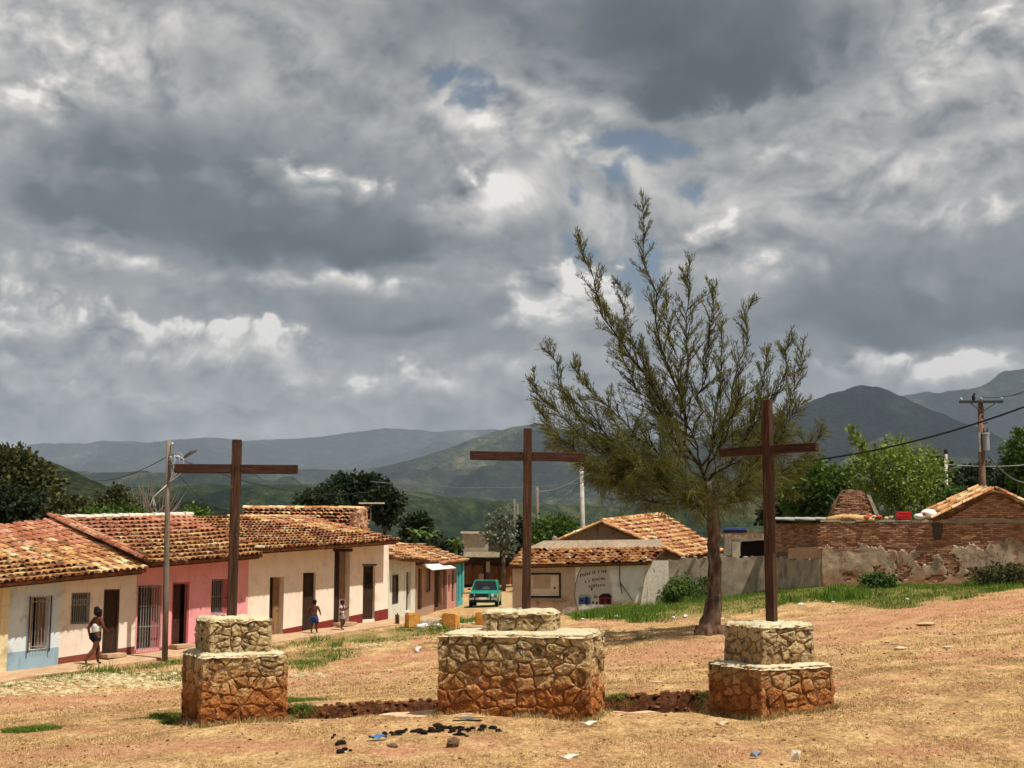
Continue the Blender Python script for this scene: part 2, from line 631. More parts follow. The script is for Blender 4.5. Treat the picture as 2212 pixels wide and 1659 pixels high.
def G(u, v):
    """where the ground is seen at (u, v)"""
    r = ray(u, v)
    s = np.linspace(10, 140, 1301)
    ps = np.outer(s / r.y, np.array(r))
    hz = H(ps[:, 0], ps[:, 1])
    below = np.nonzero(ps[:, 2] + EYE < hz)[0]
    i = below[0] if len(below) else len(s) - 1
    return Vector((ps[i, 0], ps[i, 1], float(hz[i])))


# patches of cover on the ground: centre, radii in metres
def blob(x, y, lst):
    o = np.zeros_like(x)
    for cx, cy, rx, ry, a in lst:
        o = np.maximum(o, a * np.exp(-(((x - cx) / rx) ** 2 + ((y - cy) / ry) ** 2)))
    return o


def gp(u, v, rx, ry, a):
    p = G(u, v)
    return (p.x, p.y, rx, ry, a)


GREEN = [gp(352, 1552, .36, .20, 1.0), gp(388, 1560, .25, .2, .8), gp(655, 1515, .55, .5, 1.1), gp(635, 1540, .45, .4, 1.0), gp(1515, 1538, .35, .35, 1.0),
         gp(1340, 1525, .5, .2, .8), gp(640, 1425, 1.6, 2.2, .8), gp(760, 1385, 2.0, 2.0, .8), gp(900, 1365, 1.8, 1.6, .9), gp(700, 1408, 1.4, .8, .8),
         gp(70, 1580, .3, .15, .40), gp(330, 1458, 2.4, 1.2, .75), gp(180, 1458, 2.8, .9, .75), gp(60, 1480, 2.0, .8, .6), gp(540, 1430, 1.5, 1.2, .6), gp(980, 1345, 1.5, 2, .6),
         gp(1300, 1385, 2.5, .5, .3), gp(1075, 1330, 1.5, 3, .45)]
BARE = [gp(300, 1505, 5, 1.0, .9), gp(700, 1455, 3.5, 1.2, .9), gp(860, 1420, 3, 1.6, .8), gp(1420, 1420, 2.5, 2.0, .9), gp(1600, 1390, 3.5, 2.2, 1.0),
        gp(1900, 1340, 5, 2.5, .9), gp(2150, 1300, 6, 2.5, .9), gp(250, 1625, 2.5, .45, .7), gp(900, 1625, 1.3, .35, .6), gp(1450, 1610, 1.6, .3, .6), gp(1950, 1620, 1.2, .3, .5),
        gp(1380, 1345, 3, 1.0, .7), gp(1060, 1370, 2.5, 3, .8), gp(2050, 1420, 2.0, 1.0, .5), gp(100, 1530, 2.5, 1.0, .7), gp(1750, 1480, 1.5, .6, .5)]
COBB = [gp(200, 1470, 4.2, 1.6, .8), gp(50, 1490, 2.5, 1.2, .7), gp(330, 1470, 2.0, 1.0, .6), gp(940, 1340, 2.0, 3.0, .8), gp(1060, 1300, 2.5, 18, .8), gp(750, 1400, 2.5, 1.0, .4)]

WALL_LINE = [(PX(1243, 1327, 57.8)), (PX(1393, 1311, 57.6)), (PX(1660, 1292, 57)), (PX(1780, 1262, 51.5)), (PX(2300, 1255, 50))]


def wall_dist(x, y):
    """metres in front of the wall line on the right"""
    wx = np.array([p.x for p in WALL_LINE])
    wy = np.array([p.y for p in WALL_LINE])
    d = np.interp(x, wx, wy) - y
    return np.where(x < wx[0] - .5, 99, d)


def masks(x, y):
    n1, n2, n3 = vnoise(x, y, 1.3, 11), vnoise(x, y, .4, 12), vnoise(x, y, 3.5, 13)
    wob = n1 * .7 + n2 * .5 + n3 * .5
    wd = wall_dist(x, y)
    strip = np.interp(x, [3, 6, 11, 15, 18, 20], [12, 13.0, 11.5, 8, 6, 5.5])
    g = blob(x, y, GREEN)
    g = np.maximum(g, np.where(wd < 90, (1 - sstep(wd + wob * 2.2, strip * .70, strip)) * 1.0, 0))
    tA = (x - FA.o.x) * FA.h.x + (y - FA.o.y) * FA.h.y
    nA = (x - FA.o.x) * FA.n.x + (y - FA.o.y) * FA.n.y
    verge = np.exp(-((nA - 2.1) / .45) ** 2) * .8 * (tA > -6) * (tA < 15)
    g = np.maximum(g, verge)
    g = np.clip(g + wob * .55 * (g > .05), 0, 1)
    b = np.clip(blob(x, y, BARE) + wob * .5, 0, 1)
    c = np.clip(blob(x, y, COBB) + wob * .4 - .1, 0, 1)
    return g, b * (1 - g * .7), c


def grid_lines(segs):
    o = [segs[0][0]]
    for a, b, s in segs:
        n = max(1, int(round((b - a) / s)))
        o += list(np.linspace(a, b, n + 1)[1:])
    return np.array(o)


def make_ground():
    xs = grid_lines([(-9, 9, .11), (9, 14, .25), (14, 30, .5), (30, 80, 3)])
    left = -grid_lines([(9, 14, .25), (14, 30, .5), (30, 80, 3)])[1:][::-1]
    far = 80 * 1.35 ** np.arange(1, 17)
    xs = np.concatenate([-far[::-1], left, xs, far])
    ys = grid_lines([(-80, -10, 10), (-10, 10, 1), (10, 14.5, .3), (14.5, 23, .085), (23, 40, .22), (40, 66, .5), (66, 120, 1.5)])
    ys = np.concatenate([-80 - 80 * (1.8 ** np.arange(1, 7) - 1)[::-1], ys, 120 * 1.3 ** np.arange(1, 18)])
    X, Y = np.meshgrid(xs, ys)
    Z = H(X, Y)
    nx, ny = len(xs), len(ys)
    V = np.stack([X.ravel(), Y.ravel(), Z.ravel()], 1)
    i = np.arange(nx * ny).reshape(ny, nx)
    F = np.stack([i[:-1, :-1].ravel(), i[:-1, 1:].ravel(), i[1:, 1:].ravel(), i[1:, :-1].ravel()], 1)
    me = np_mesh('ground', V, F, ground_mat(), True)
    g, b, c = masks(X.ravel(), Y.ravel())
    far_m = sstep(np.hypot(X.ravel(), Y.ravel()), 75, 160)
    for nm, arr in (('green', np.maximum(g, far_m * .7)), ('bare', b), ('cobble', c), ('ditch', ditch(X.ravel(), Y.ravel(), .62, .8))):
        at = me.attributes.new(nm, 'FLOAT', 'POINT')
        at.data.foreach_set('value', arr.astype(np.float32))
    o = link_mesh('ground', me)
    o['kind'] = 'structure'
    return o


def ground_mat():
    M = bpy.data.materials.new('dry_ground')
    M.use_nodes = True
    w = NT(M.node_tree)
    P = w.node('ShaderNodeNewGeometry', 'Position')
    at = lambda n: w.node('ShaderNodeAttribute', 'Fac', {'attribute_name': n})
    Ps = w.vm('MULTIPLY', P, (1, .6, 1))
    n1 = w.noise(Ps, 1.6, 8, .65)
    n2 = w.noise(Ps, 14, 6, .7)
    n3 = w.noise(P, 60, 4, .7)
    straw = w.ramp(w.m('MULTIPLY_ADD', w.m('SUBTRACT', n2, .5), 1.6, n1), [(.25, '#84664a'), (.45, '#ab8a5c'), (.6, '#c09e6e'), (.8, '#d4b888')])
    earth = w.ramp(w.m('MULTIPLY_ADD', w.m('SUBTRACT', n2, .5), 1.3, n1), [(.25, '#93664a'), (.5, '#b28462'), (.7, '#c19775'), (.9, '#d2b090')])
    pale = w.ramp(w.m('MULTIPLY_ADD', w.m('SUBTRACT', n3, .5), 1.2, n2), [(.3, '#8d7a57'), (.6, '#b9a47c'), (.8, '#cdbd98')])
    green = w.ramp(n2, [(.3, '#3f4a20'), (.6, '#5f6a2c'), (.8, '#84803f')])
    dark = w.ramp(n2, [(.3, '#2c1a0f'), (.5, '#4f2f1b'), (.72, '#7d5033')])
    # patches of the red soil showing through everywhere
    th = w.m('ADD', at('bare'), w.m('MULTIPLY', w.m('SUBTRACT', w.noise(P, .9, 7, .65), .5), 2.2))
    c = w.mix(w.smooth(th, -.05, .6), straw, earth)
    c = w.mix(w.smooth(w.m('ADD', at('cobble'), w.m('SUBTRACT', n2, .5)), .3, .75), c, pale)
    c = w.mix(w.m('MULTIPLY', w.smooth(w.m('ADD', at('green'), w.m('SUBTRACT', n2, .5)), .3, .8), .6), c, green)
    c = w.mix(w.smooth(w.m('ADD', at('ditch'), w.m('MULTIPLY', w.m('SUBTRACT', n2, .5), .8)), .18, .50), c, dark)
    # crumbs and specks
    sp = w.smooth(w.noise(P, 42, 3, .6), .62, .72)
    c = w.mix(w.m('MULTIPLY', sp, .45), c, lin('#5b3f28'))
    sp2 = w.smooth(w.noise(w.vm('ADD', P, (7, 3, 1)), 50, 3, .6), .66, .74)
    c = w.mix(w.m('MULTIPLY', sp2, .6), c, lin('#e0cda4'))
    b = w.node('ShaderNodeBsdfPrincipled', None, Base_Color=c, Roughness=.95)
    b.inputs['Specular IOR Level'].default_value = .1
    hh = w.m('ADD', w.m('MULTIPLY', n2, .6), w.m('MULTIPLY', n3, .4))
    w.put(b.inputs['Normal'], w.node('ShaderNodeBump', 0, Height=hh, Strength=.9, Distance=.06))
    w.node('ShaderNodeOutputMaterial', None, Surface=b.outputs[0])
    return M


make_ground()

# ------------------------------------------------------------------ hills
def hill_mat(name, stops, scale, bare=None):
    M = bpy.data.materials.new(name)
    M.use_nodes = True
    w = NT(M.node_tree)
    P = w.node('ShaderNodeNewGeometry', 'Position')
    Q = w.vm('MULTIPLY', P, (1, .45, 1.6))
    n = w.noise(Q, scale * 1.6, 9, .66)
    f = w.noise(Q, scale * 14, 6, .7)
    fac = w.m('MULTIPLY_ADD', w.m('SUBTRACT', f, .5), 1.5, w.m('MULTIPLY_ADD', w.m('SUBTRACT', n, .5), 2.2, .5))
    c = w.ramp(fac, stops)
    b = w.node('ShaderNodeBsdfPrincipled', None, Base_Color=c, Roughness=1.0)
    b.inputs['Specular IOR Level'].default_value = 0
    w.put(b.inputs['Normal'], w.node('ShaderNodeBump', 0, Height=f, Strength=.8, Distance=.35 / scale / 14 * 8))
    w.node('ShaderNodeOutputMaterial', None, Surface=b.outputs[0])
    return M


def hill(name, sil, y, m, near=.72, rough=.10, cols=300, rows=50, seed=0, z0=-24, ease=1.7):
    us = np.array([p[0] for p in sil], float)
    vs = np.array([p[1] for p in sil], float)
    uu = np.linspace(us[0], us[-1], cols)
    # smooth the traced skyline a little, then roughen it with its own relief
    vv = np.interp(uu, us, vs)
    k = np.ones(5) / 5
    vv = np.convolve(np.pad(vv, 2, mode='edge'), k, 'valid')
    vv = vv + np.array([mnoise.fractal(Vector((a / 42.0, seed * 3.1, 0)), 1.0, 2.0, 5) * 3.4 for a in uu])
    pts = [PX(a, b, y) for a, b in zip(uu, vv)]
    X = np.array([p.x for p in pts])
    Zr = np.array([p.z for p in pts])
    V = []
    L = y * .05
    rr = list(np.linspace(0, 1, rows)) + [1.08, 1.2, 1.4]
    for r in rr:
        Y = y * (near + (1 - near) * r)
        for i in range(cols):
            g = mnoise.hetero_terrain(Vector((X[i] / L / 2.2, Y / L / 2.6, seed * 7.3)), 1.0, 2.0, 6, .9)
            g2 = mnoise.fractal(Vector((X[i] / L * 3, Y / L * 3, seed)), 1.0, 2.0, 4)
            rise = max(Zr[i] - z0, 1.0)
            if r <= 1:
                s = r ** ease
                z = z0 + rise * s + rise * rough * (g - 1.0) * 1.2 * (r * (1 - r) * 4) ** .8 * .9
                z += g2 * rise * .012 * min(1, r * 3)
                z = min(z, EYE + (Zr[i] - EYE) * Y / y * (1 if r > .97 else .985)) if Zr[i] > EYE else z
            else:
                z = z0 + rise * (1 - (r - 1) * 2.2)
            V.append((X[i], Y, z))
    n = cols
    idx = np.arange(len(V)).reshape(len(rr), n)
    F = np.stack([idx[:-1, :-1].ravel(), idx[:-1, 1:].ravel(), idx[1:, 1:].ravel(), idx[1:, :-1].ravel()], 1)
    o = link_mesh(name, np_mesh(name, np.array(V), F, m, True))
    o['kind'] = 'structure'
    return o


FOREST_SHADED = [(.2, '#161d17'), (.45, '#232c20'), (.62, '#333b29'), (.8, '#4c5138'), (.95, '#6b6850')]  # forest greens with the cloud shadow over the hills put into them
FOREST2_SHADED = [(.2, '#121a1a'), (.5, '#1b2524'), (.75, '#273130'), (.95, '#38403a')]  # darker set, cloud shade again part of the colour
GRASSY = [(.1, '#3a4330'), (.45, '#4c5439'), (.7, '#5d6046'), (.95, '#727054')]
hill('far_hills', [(-900, 990), (-300, 985), (0, 975), (60, 962), (110, 955), (170, 958), (240, 950), (300, 955), (360, 956), (400, 946), (440, 948), (470, 944), (520, 953), (600, 948), (680, 946),
                   (740, 936), (800, 929), (850, 923), (900, 930), (960, 931), (1030, 926), (1100, 930), (1300, 945), (1700, 960), (2300, 955), (3000, 970)], 11000, hill_mat('hill_far', FOREST_SHADED, .0012), seed=1, rough=.22)
hill('mid_hills', [(-500, 1050), (0, 1060), (130, 1040), (300, 1033), (480, 1020), (640, 1012), (760, 1018), (860, 1005), (930, 985), (1000, 957), (1060, 935), (1110, 922), (1165, 917),
                   (1230, 930), (1300, 945), (1420, 965), (1600, 985), (1900, 1000), (2400, 1020)], 5200, hill_mat('hill_mid', [(.2, '#1a231a'), (.45, '#2c3726'), (.62, '#414a32'), (.8, '#5d6043'), (.95, '#7b7658')], .0022), seed=2, rough=.30, near=.42, rows=70, ease=1.9)
hill('back_mountain', [(1400, 960), (1600, 930), (1800, 880), (1950, 855), (2000, 846), (2030, 848), (2060, 841), (2090, 840), (2112, 836), (2138, 824), (2155, 808), (2172, 800), (2200, 796), (2260, 792), (2350, 770), (2500, 800), (2800, 900)],
     6200, hill_mat('hill_back', FOREST_SHADED, .0016), seed=3, rough=.12, near=.8, ease=2.0)
hill('front_mountain', [(1150, 1190), (1250, 1040), (1400, 1000), (1560, 945), (1640, 912), (1700, 890), (1745, 870), (1765, 862), (1790, 848), (1815, 845), (1840, 836), (1860, 832), (1900, 837), (1935, 850), (1980, 872), (2040, 895), (2100, 920), (2212, 960), (2500, 1010), (2650, 1190)],
     3400, hill_mat('hill_front', FOREST2_SHADED, .003), seed=4, rough=.12, near=.72, ease=2.0)
hill('grassy_hill', [(1650, 1190), (1750, 1060), (1830, 985), (1880, 952), (1920, 940), (1960, 943), (2010, 962), (2060, 990), (2130, 1030), (2250, 1190)], 1900, hill_mat('hill_grass', GRASSY, .006), seed=5, rough=.10, cols=120, near=.8)
hill('low_hills', [(-500, 1080), (100, 1075), (300, 1070), (500, 1052), (700, 1045), (900, 1058), (1000, 1075), (1200, 1090), (1500, 1100), (1900, 1100), (2300, 1090)], 2300,
     hill_mat('hill_low', [(.2, '#162014'), (.45, '#27351f'), (.65, '#3c482b'), (.85, '#5a5c3e')], .005), seed=6, rough=.34, near=.3, rows=70)
hill('wooded_slope', [(-700, 900), (-300, 930), (0, 966), (50, 972), (90, 990), (140, 1010), (220, 1045), (300, 1070), (420, 1085), (600, 1120), (700, 1190), (800, 1240)], 620,
     hill_mat('hill_near', [(.2, '#141c11'), (.5, '#262f1a'), (.75, '#3c4326'), (.95, '#585a3a')], .02), seed=7, rough=.16, near=.5, z0=-20)
# ------------------------------------------------------------------ stone plinths and crosses
def make_stone_mat():
    """rough pitted limestone; red soil has stained the courses near the ground"""
    M = bpy.data.materials.new('plinth_stone')
    M.use_nodes = True
    w = NT(M.node_tree)
    geo = w.node('ShaderNodeNewGeometry', None)
    P = geo.outputs['Position']
    rnd = w.m('FRACT', w.m('MULTIPLY', w.node('ShaderNodeObjectInfo', 'Random'), 5.37))
    rnd2 = w.m('FRACT', w.m('MULTIPLY', w.node('ShaderNodeObjectInfo', 'Random'), 17.93))
    n1 = w.noise(P, 9, 7, .65)
    n2 = w.noise(P, 24, 6, .72)
    n3 = w.noise(w.vm('ADD', P, (5, 2, 8)), 4.5, 6, .65)
    f = w.m('ADD', w.m('MULTIPLY', rnd, .45), w.m('MULTIPLY_ADD', w.m('SUBTRACT', n2, .5), 1.1, w.m('MULTIPLY_ADD', w.m('SUBTRACT', n1, .5), .9, .27)))
    pale = w.ramp(f, [(.12, '#6b5b45'), (.32, '#a58a60'), (.5, '#cdb283'), (.65, '#bd9c68'), (.85, '#e2d3b0')])
    g = w.m('ADD', w.m('MULTIPLY', rnd2, .45), w.m('MULTIPLY_ADD', w.m('SUBTRACT', n2, .5), 1.2, w.m('MULTIPLY_ADD', w.m('SUBTRACT', n3, .5), .8, .27)))
    orange = w.ramp(g, [(.15, '#6b3a1c'), (.35, '#9c5a2a'), (.55, '#bf783a'), (.72, '#b0682f'), (.9, '#d8a468')])
    z = w.node('ShaderNodeSeparateXYZ', 2, Vector=P)
    zz = w.m('ADD', z, w.m('ADD', w.m('MULTIPLY', w.m('SUBTRACT', n3, .5), .9), w.m('MULTIPLY', w.m('SUBTRACT', rnd2, .5), .38)))
    c = w.mix(w.m('MULTIPLY', w.m('SUBTRACT', 1.0, w.smooth(zz, .30, 1.05)), .92), pale, orange)
    low = w.m('SUBTRACT', 1.0, w.smooth(w.m('ADD', z, w.m('MULTIPLY', w.m('SUBTRACT', n1, .5), .3)), .05, .34))
    c = w.mix(w.m('MULTIPLY', low, .5), c, lin('#7c4420'))
    c = w.mix(w.m('MULTIPLY', w.smooth(w.m('ADD', z, w.m('MULTIPLY', w.m('SUBTRACT', n3, .5), .5)), .75, 1.25), .22), c, lin('#e2d2b0'))
    # dark lichen, mostly high up, and pits
    hi = w.smooth(z, .55, 1.1)
    li = w.m('MULTIPLY', w.smooth(w.noise(P, 6.5, 6, .7), .52, .64), w.m('MULTIPLY_ADD', hi, .75, .15))
    c = w.mix(li, c, lin('#332b20'))
    pit = w.smooth(n2, .56, .68)
    c = w.mix(w.m('MULTIPLY', pit, .75), c, lin('#2a1c12'))
    c = w.mix(w.m('MULTIPLY', w.smooth(w.noise(w.vm('ADD', P, (1, 9, 3)), 19, 5, .7), .58, .68), .45), c, lin('#e8dcc0'))
    b = w.node('ShaderNodeBsdfPrincipled', None, Base_Color=c, Roughness=.95)
    b.inputs['Specular IOR Level'].default_value = .15
    hh = w.m('ADD', w.m('MULTIPLY', n1, .8), w.m('SUBTRACT', w.m('MULTIPLY', n2, .5), w.m('MULTIPLY', pit, .5)))
    w.put(b.inputs['Normal'], w.node('ShaderNodeBump', 0, Height=hh, Strength=1.0, Distance=.09))
    w.node('ShaderNodeOutputMaterial', None, Surface=b.outputs[0])
    return M


stone_m = make_stone_mat()
mortar_m = mat('plinth_mortar', [(0, '#4f3f2c'), (.5, '#7a6444'), (1, '#a08662')], scale=16, bump=.8, rough=1, over=[('below', '#83481f', (.6, .3, .6, 2, .8))])
cap_m = mat('plinth_cap', [(0, '#8c8064'), (.4, '#c6b894'), (.7, '#d6cbae'), (1, '#e4dcc6')], scale=10, bump=.9, bscale=40, rough=.95, over=[('spots', '#3a3226', (18, .58, .68, .7))])
wood_m = mat('cross_wood', [(0, '#1a110c'), (.35, '#372419'), (.6, '#4d3527'), (.85, '#6d5341'), (1, '#94806c')], scale=5, stretch=(9, 9, .5), bump=.5, bscale=12, rough=.75, over=[('spots', '#9b7a63', (20, .68, .74, .5, (1, 1, .3))), ('spots', '#1a0e0a', (4, .58, .66, .55, (3, 3, .5)))])
woodx_m = mat('crossbar_wood', [(0, '#1a100c'), (.4, '#331e16'), (.7, '#492e22'), (1, '#725648')], scale=5, stretch=(.6, .6, 9), bump=.5, bscale=12, rough=.75, over=[('spots', '#8c6a58', (14, .68, .76, .5, (.3, .3, 2)))])
iron_m = mat('old_iron', [(0, '#1c1512'), (1, '#4a2f22')], scale=30, bump=.3, rough=.6)


def clip_poly(poly, px, py, nx, ny):
    """keep the side where (p - (px,py)).n <= 0"""
    out = []
    for i in range(len(poly)):
        a, b = poly[i], poly[(i + 1) % len(poly)]
        da = (a[0] - px) * nx + (a[1] - py) * ny
        db = (b[0] - px) * nx + (b[1] - py) * ny
        if da <= 0:
            out.append(a)
        if (da < 0 < db) or (db < 0 < da):
            t = da / (da - db)
            out.append((a[0] + (b[0] - a[0]) * t, a[1] + (b[1] - a[1]) * t))
    return out


def voronoi_cells(W, Hh, size, rnd):
    seeds = []
    z = 0
    while z < Hh - size * .2:
        hgt = size * rnd.uniform(.5, 1.0)
        x = -size * rnd.uniform(0, .9)
        while x < W:
            wd = size * rnd.choice((rnd.uniform(.4, .7), rnd.uniform(.7, 1.2), rnd.uniform(1.1, 1.6)))
            cx = x + wd / 2 + rnd.uniform(-.14, .14) * size
            cz = z + hgt / 2 + rnd.uniform(-.26, .26) * size
            if -.1 * size < cx < W + .1 * size:
                seeds.append((min(max(cx, .02), W - .02), min(max(cz, .02), Hh - .02)))
            x += wd
        z += hgt
    for _ in range(int(W * Hh / size / size * .55)):
        seeds.append((rnd.uniform(.03, W - .03), rnd.uniform(.03, Hh - .03)))
    cells = []
    for i, s in enumerate(seeds):
        poly = [(0, 0), (W, 0), (W, Hh), (0, Hh)]
        for j, q in enumerate(seeds):
            if i != j and poly:
                dx, dy = q[0] - s[0], (q[1] - s[1]) * 1.9
                if dx * dx + dy * dy < 16 * size * size:
                    poly = clip_poly(poly, (s[0] + q[0]) / 2, (s[1] + q[1]) / 2, dx, dy)
        if len(poly) >= 3:
            cells.append(poly)
    return cells


def stone_on_face(parent, poly, O, X, Z, N, rnd, joint, proud, m, edge=(0, 0), name='stone'):
    """one rubble stone: an uneven rounded block standing out of the mortar"""
    cx = sum(p[0] for p in poly) / len(poly)
    cz = sum(p[1] for p in poly) / len(poly)
    pts = []
    for i in range(len(poly)):
        a, b = poly[i], poly[(i + 1) % len(poly)]
        L = math.hypot(b[0] - a[0], b[1] - a[1])
        k = 1 if L < .05 else (2 if L < .12 else 3 if L < .2 else 4)
        for s in range(k):
            t = s / k
            q = (a[0] + (b[0] - a[0]) * t, a[1] + (b[1] - a[1]) * t)
            if s:
                q = (q[0] + rnd.uniform(-.014, .014), q[1] + rnd.uniform(-.014, .014))
            pts.append(q)
    # pull corners in so the outline reads as a broken stone
    area = abs(sum(pts[i][0] * pts[(i + 1) % len(pts)][1] - pts[(i + 1) % len(pts)][0] * pts[i][1] for i in range(len(pts)))) / 2
    size = math.sqrt(max(area, 1e-4))
    if size < .035:
        return
    jt = joint * rnd.uniform(.35, 1.5)
    tx, tz = rnd.uniform(-.12, .12), rnd.uniform(-.12, .12)
    off = rnd.uniform(0, 50)

    def ring(inset, out, k=1.0, amp=1.0):
        r = []
        for (px, pz) in pts:
            dx, dz = (px - cx) * k, (pz - cz) * k
            L = math.hypot(dx, dz) + 1e-6
            f = max(.15, 1 - inset / L)
            qx, qz = cx + dx * f, cz + dz * f
            nz = mnoise.noise(Vector((qx * 9 + off, qz * 9, 1))) * .5 + mnoise.noise(Vector((qx * 24, qz * 24 + off, 4))) * .4
            r.append(O + X * qx + Z * qz + N * (out + amp * (nz * .040 + (qx - cx) * tx + (qz - cz) * tz)))
        return r
    pr = proud * rnd.uniform(.3, 1.25)
    n = len(pts)
    rings = [ring(jt * .5, -.04, 1, 0), ring(jt * .5 + .003, pr * .4, 1, .6), ring(jt * .5 + min(.022, size * .12), pr * .85), ring(0, pr * 1.0, .62), ring(0, pr * 1.05, .30)]
    c = O + X * cx + Z * cz + N * (pr * 1.05 + rnd.uniform(-.012, .012))
    mb = MB()
    vs = [p for r_ in rings for p in r_] + [c]
    fs = []
    nr = len(rings)
    for k in range(nr - 1):
        for i in range(n):
            j = (i + 1) % n
            fs.append((k * n + i, k * n + j, (k + 1) * n + j, (k + 1) * n + i))
    for i in range(n):
        fs.append(((nr - 1) * n + i, (nr - 1) * n + (i + 1) % n, nr * n))
    mb.add(vs, fs)
    return mb.build(name, m, parent, smooth=False)


def rough_cap(parent, c, ax, w, d, z, thick, rnd):
    """uneven lime capping on top of a block"""
    n = 16
    X, Y = ax
    vs, fs = [], []
    for j in range(n + 1):
        for i in range(n + 1):
            a, b = i / n * 2 - 1, j / n * 2 - 1
            e = max(abs(a), abs(b))
            f = 1 + (rnd.uniform(-.025, .02) if e == 1 else 0)
            h = thick * (1 - .8 * max(0, (e - .86) / .14)) + rnd.uniform(-.012, .016)
            if e > .999:
                h = -.02 + rnd.uniform(-.02, .005)
            vs.append(c + X * (a * w / 2 * f) + Y * (b * d / 2 * f) + Vector((0, 0, z - c.z + h)))
    for j in range(n):
        for i in range(n):
            q = j * (n + 1) + i
            fs.append((q, q + 1, q + n + 2, q + n + 1))
    MB().add(vs, fs).build('cap', cap_m, parent, smooth=True)


def plinth(label, C, yaw, lower, upper, ssize, seed, off=(0, 0), tilt=0.0):
    """C: centre on the ground; lower/upper: width, depth, height"""
    rnd = random.Random(seed)
    zb = C.z - .12
    t = thing('stone_plinth', label, 'plinth', C, 'stone plinths that carry the crosses')
    X = Vector((math.cos(yaw), math.sin(yaw), tilt)).normalized()
    Y = Vector((-math.sin(yaw), math.cos(yaw), 0))
    UP = Vector((0, 0, 1))
    z = zb
    cc = C.copy()
    for k, (w, d, h) in enumerate((lower, upper)):
        hh = h + (.12 if k == 0 else 0)
        if k == 1:
            cc = C + X * off[0] + Y * off[1]
            cc.z = C.z
        mid = Vector((cc.x, cc.y, z + hh / 2))
        MB().box(mid, (w - .05, d - .05, hh - .02), (X, Y, UP)).build('core', mortar_m, t)
        s = ssize[k]
        faces = [(-X * (w / 2) - Y * (d / 2), X, -Y, w), (X * (w / 2) - Y * (d / 2), Y, X, d),
                 (X * (w / 2) + Y * (d / 2), -X, Y, w), (-X * (w / 2) + Y * (d / 2), -Y, -X, d)]
        for o, ax, nn, L in faces:
            o2 = Vector((cc.x, cc.y, z)) + o - nn * .03
            for poly in voronoi_cells(L, hh, s, rnd):
                stone_on_face(t, poly, o2, ax, UP, nn, rnd, .018, .032, stone_m)
        rough_cap(t, Vector((cc.x, cc.y, 0)), (X, Y), w + .02, d + .02, z + hh - .012, .035, rnd)
        z += hh
    return t, Vector((cc.x, cc.y, z)), X, Y


def cross(label, base, top, bar_z, bar_len, bar_yaw, sec=.132, bsec=.135, tiltbar=0.0, drop=.25):
    t = thing('wooden_cross', label, 'cross', base, 'wooden crosses on stone plinths')
    d = (top - base).normalized()
    X = Vector((math.cos(bar_yaw), math.sin(bar_yaw), 0))
    Xp = (X - d * X.dot(d)).normalized()
    Yp = d.cross(Xp).normalized()
    L = (top - base).length + drop
    mid = (base - d * drop + top) / 2
    MB().bbox(mid, (sec, sec, L), (Xp, Yp, d), .008).build('upright', wood_m, t)
    f = (bar_z - base.z) / (top.z - base.z)
    c = base + (top - base) * f
    Xb = (X + Vector((0, 0, tiltbar))).normalized()
    Zb = Vector((0, 0, 1))
    Zb = (Zb - Xb * Zb.dot(Xb)).normalized()
    Yb = Zb.cross(Xb)
    for s in (-1, 1):
        a = sec / 2 + .001
        ln = bar_len / 2 - a
        MB().bbox(c + Xb * (s * (a + ln / 2)), (ln, sec * .86, bsec), (Xb, Yb, Zb), .007).build('crossbar', woodx_m, t)
    for s in (-1, 1):
        q = c - Yp * (sec / 2 + .004) + d * (s * .03)
        MB().tube([q, q - Yp * .014], .014, 8).build('bolt', iron_m, t)
    return t


def find_y(x, y):
    return Vector((x, y, Hs(x, y)))


# left, middle and right plinth
P1 = PX(505, 1500, 19.55)
P1, T1, X1, Y1 = plinth('two-stepped rubble plinth with deep orange stained foot beside green weeds, nearest the utility pole',
                        find_y(P1.x, P1.y), R(26.0), (1.27, 1.27, .98), (.93, .93, .50), (.25, .23), 11, off=(-.03, 0))
P2 = PX(1130, 1500, 20.0)
P2, T2, X2, Y2 = plinth('broadest rubble plinth with a small flat step on top, standing on a pale slab',
                        find_y(P2.x, P2.y), R(-11.5), (2.28, 1.55, 1.18), (1.06, .80, .31), (.29, .26), 23, off=(-.03, .05))
P3 = PX(1664, 1500, 19.75)
P3, T3, X3, Y3 = plinth('squat rubble plinth turned edge-on with one dark shaded side, carrying the tallest cross',
                        find_y(P3.x, P3.y), R(-8.0 + 34), (1.33, 1.33, .67), (.96, .96, .58), (.27, .28), 35)

b = T1 + Vector((0, 0, 0))
y1, y2, y3 = T1.y, T2.y, T3.y
cross('dark brown wooden cross on the orange-footed plinth beside the utility pole', Vector((PX(500, 1350, y1).x, y1, T1.z - .02)), PX(512.5, 950, y1 + .02), PX(506, 1013, y1).z, 1.84, R(2), sec=.132, tiltbar=-.006)
cross('brown wooden cross on the widest plinth, in front of the low tiled house', Vector((PX(1137, 1330, y2).x, y2, T2.z - .02)), PX(1140.5, 926, y2), PX(1140, 986, y2).z, 1.79, R(-3), sec=.130, tiltbar=-.022)
cross('tallest brown wooden cross, on the plinth beside the feathery tree', Vector((PX(1667.5, 1357, y3).x, y3, T3.z - .02)), PX(1656, 864, y3), PX(1659, 972, y3).z, 1.60, R(-36), sec=.138, tiltbar=.01)
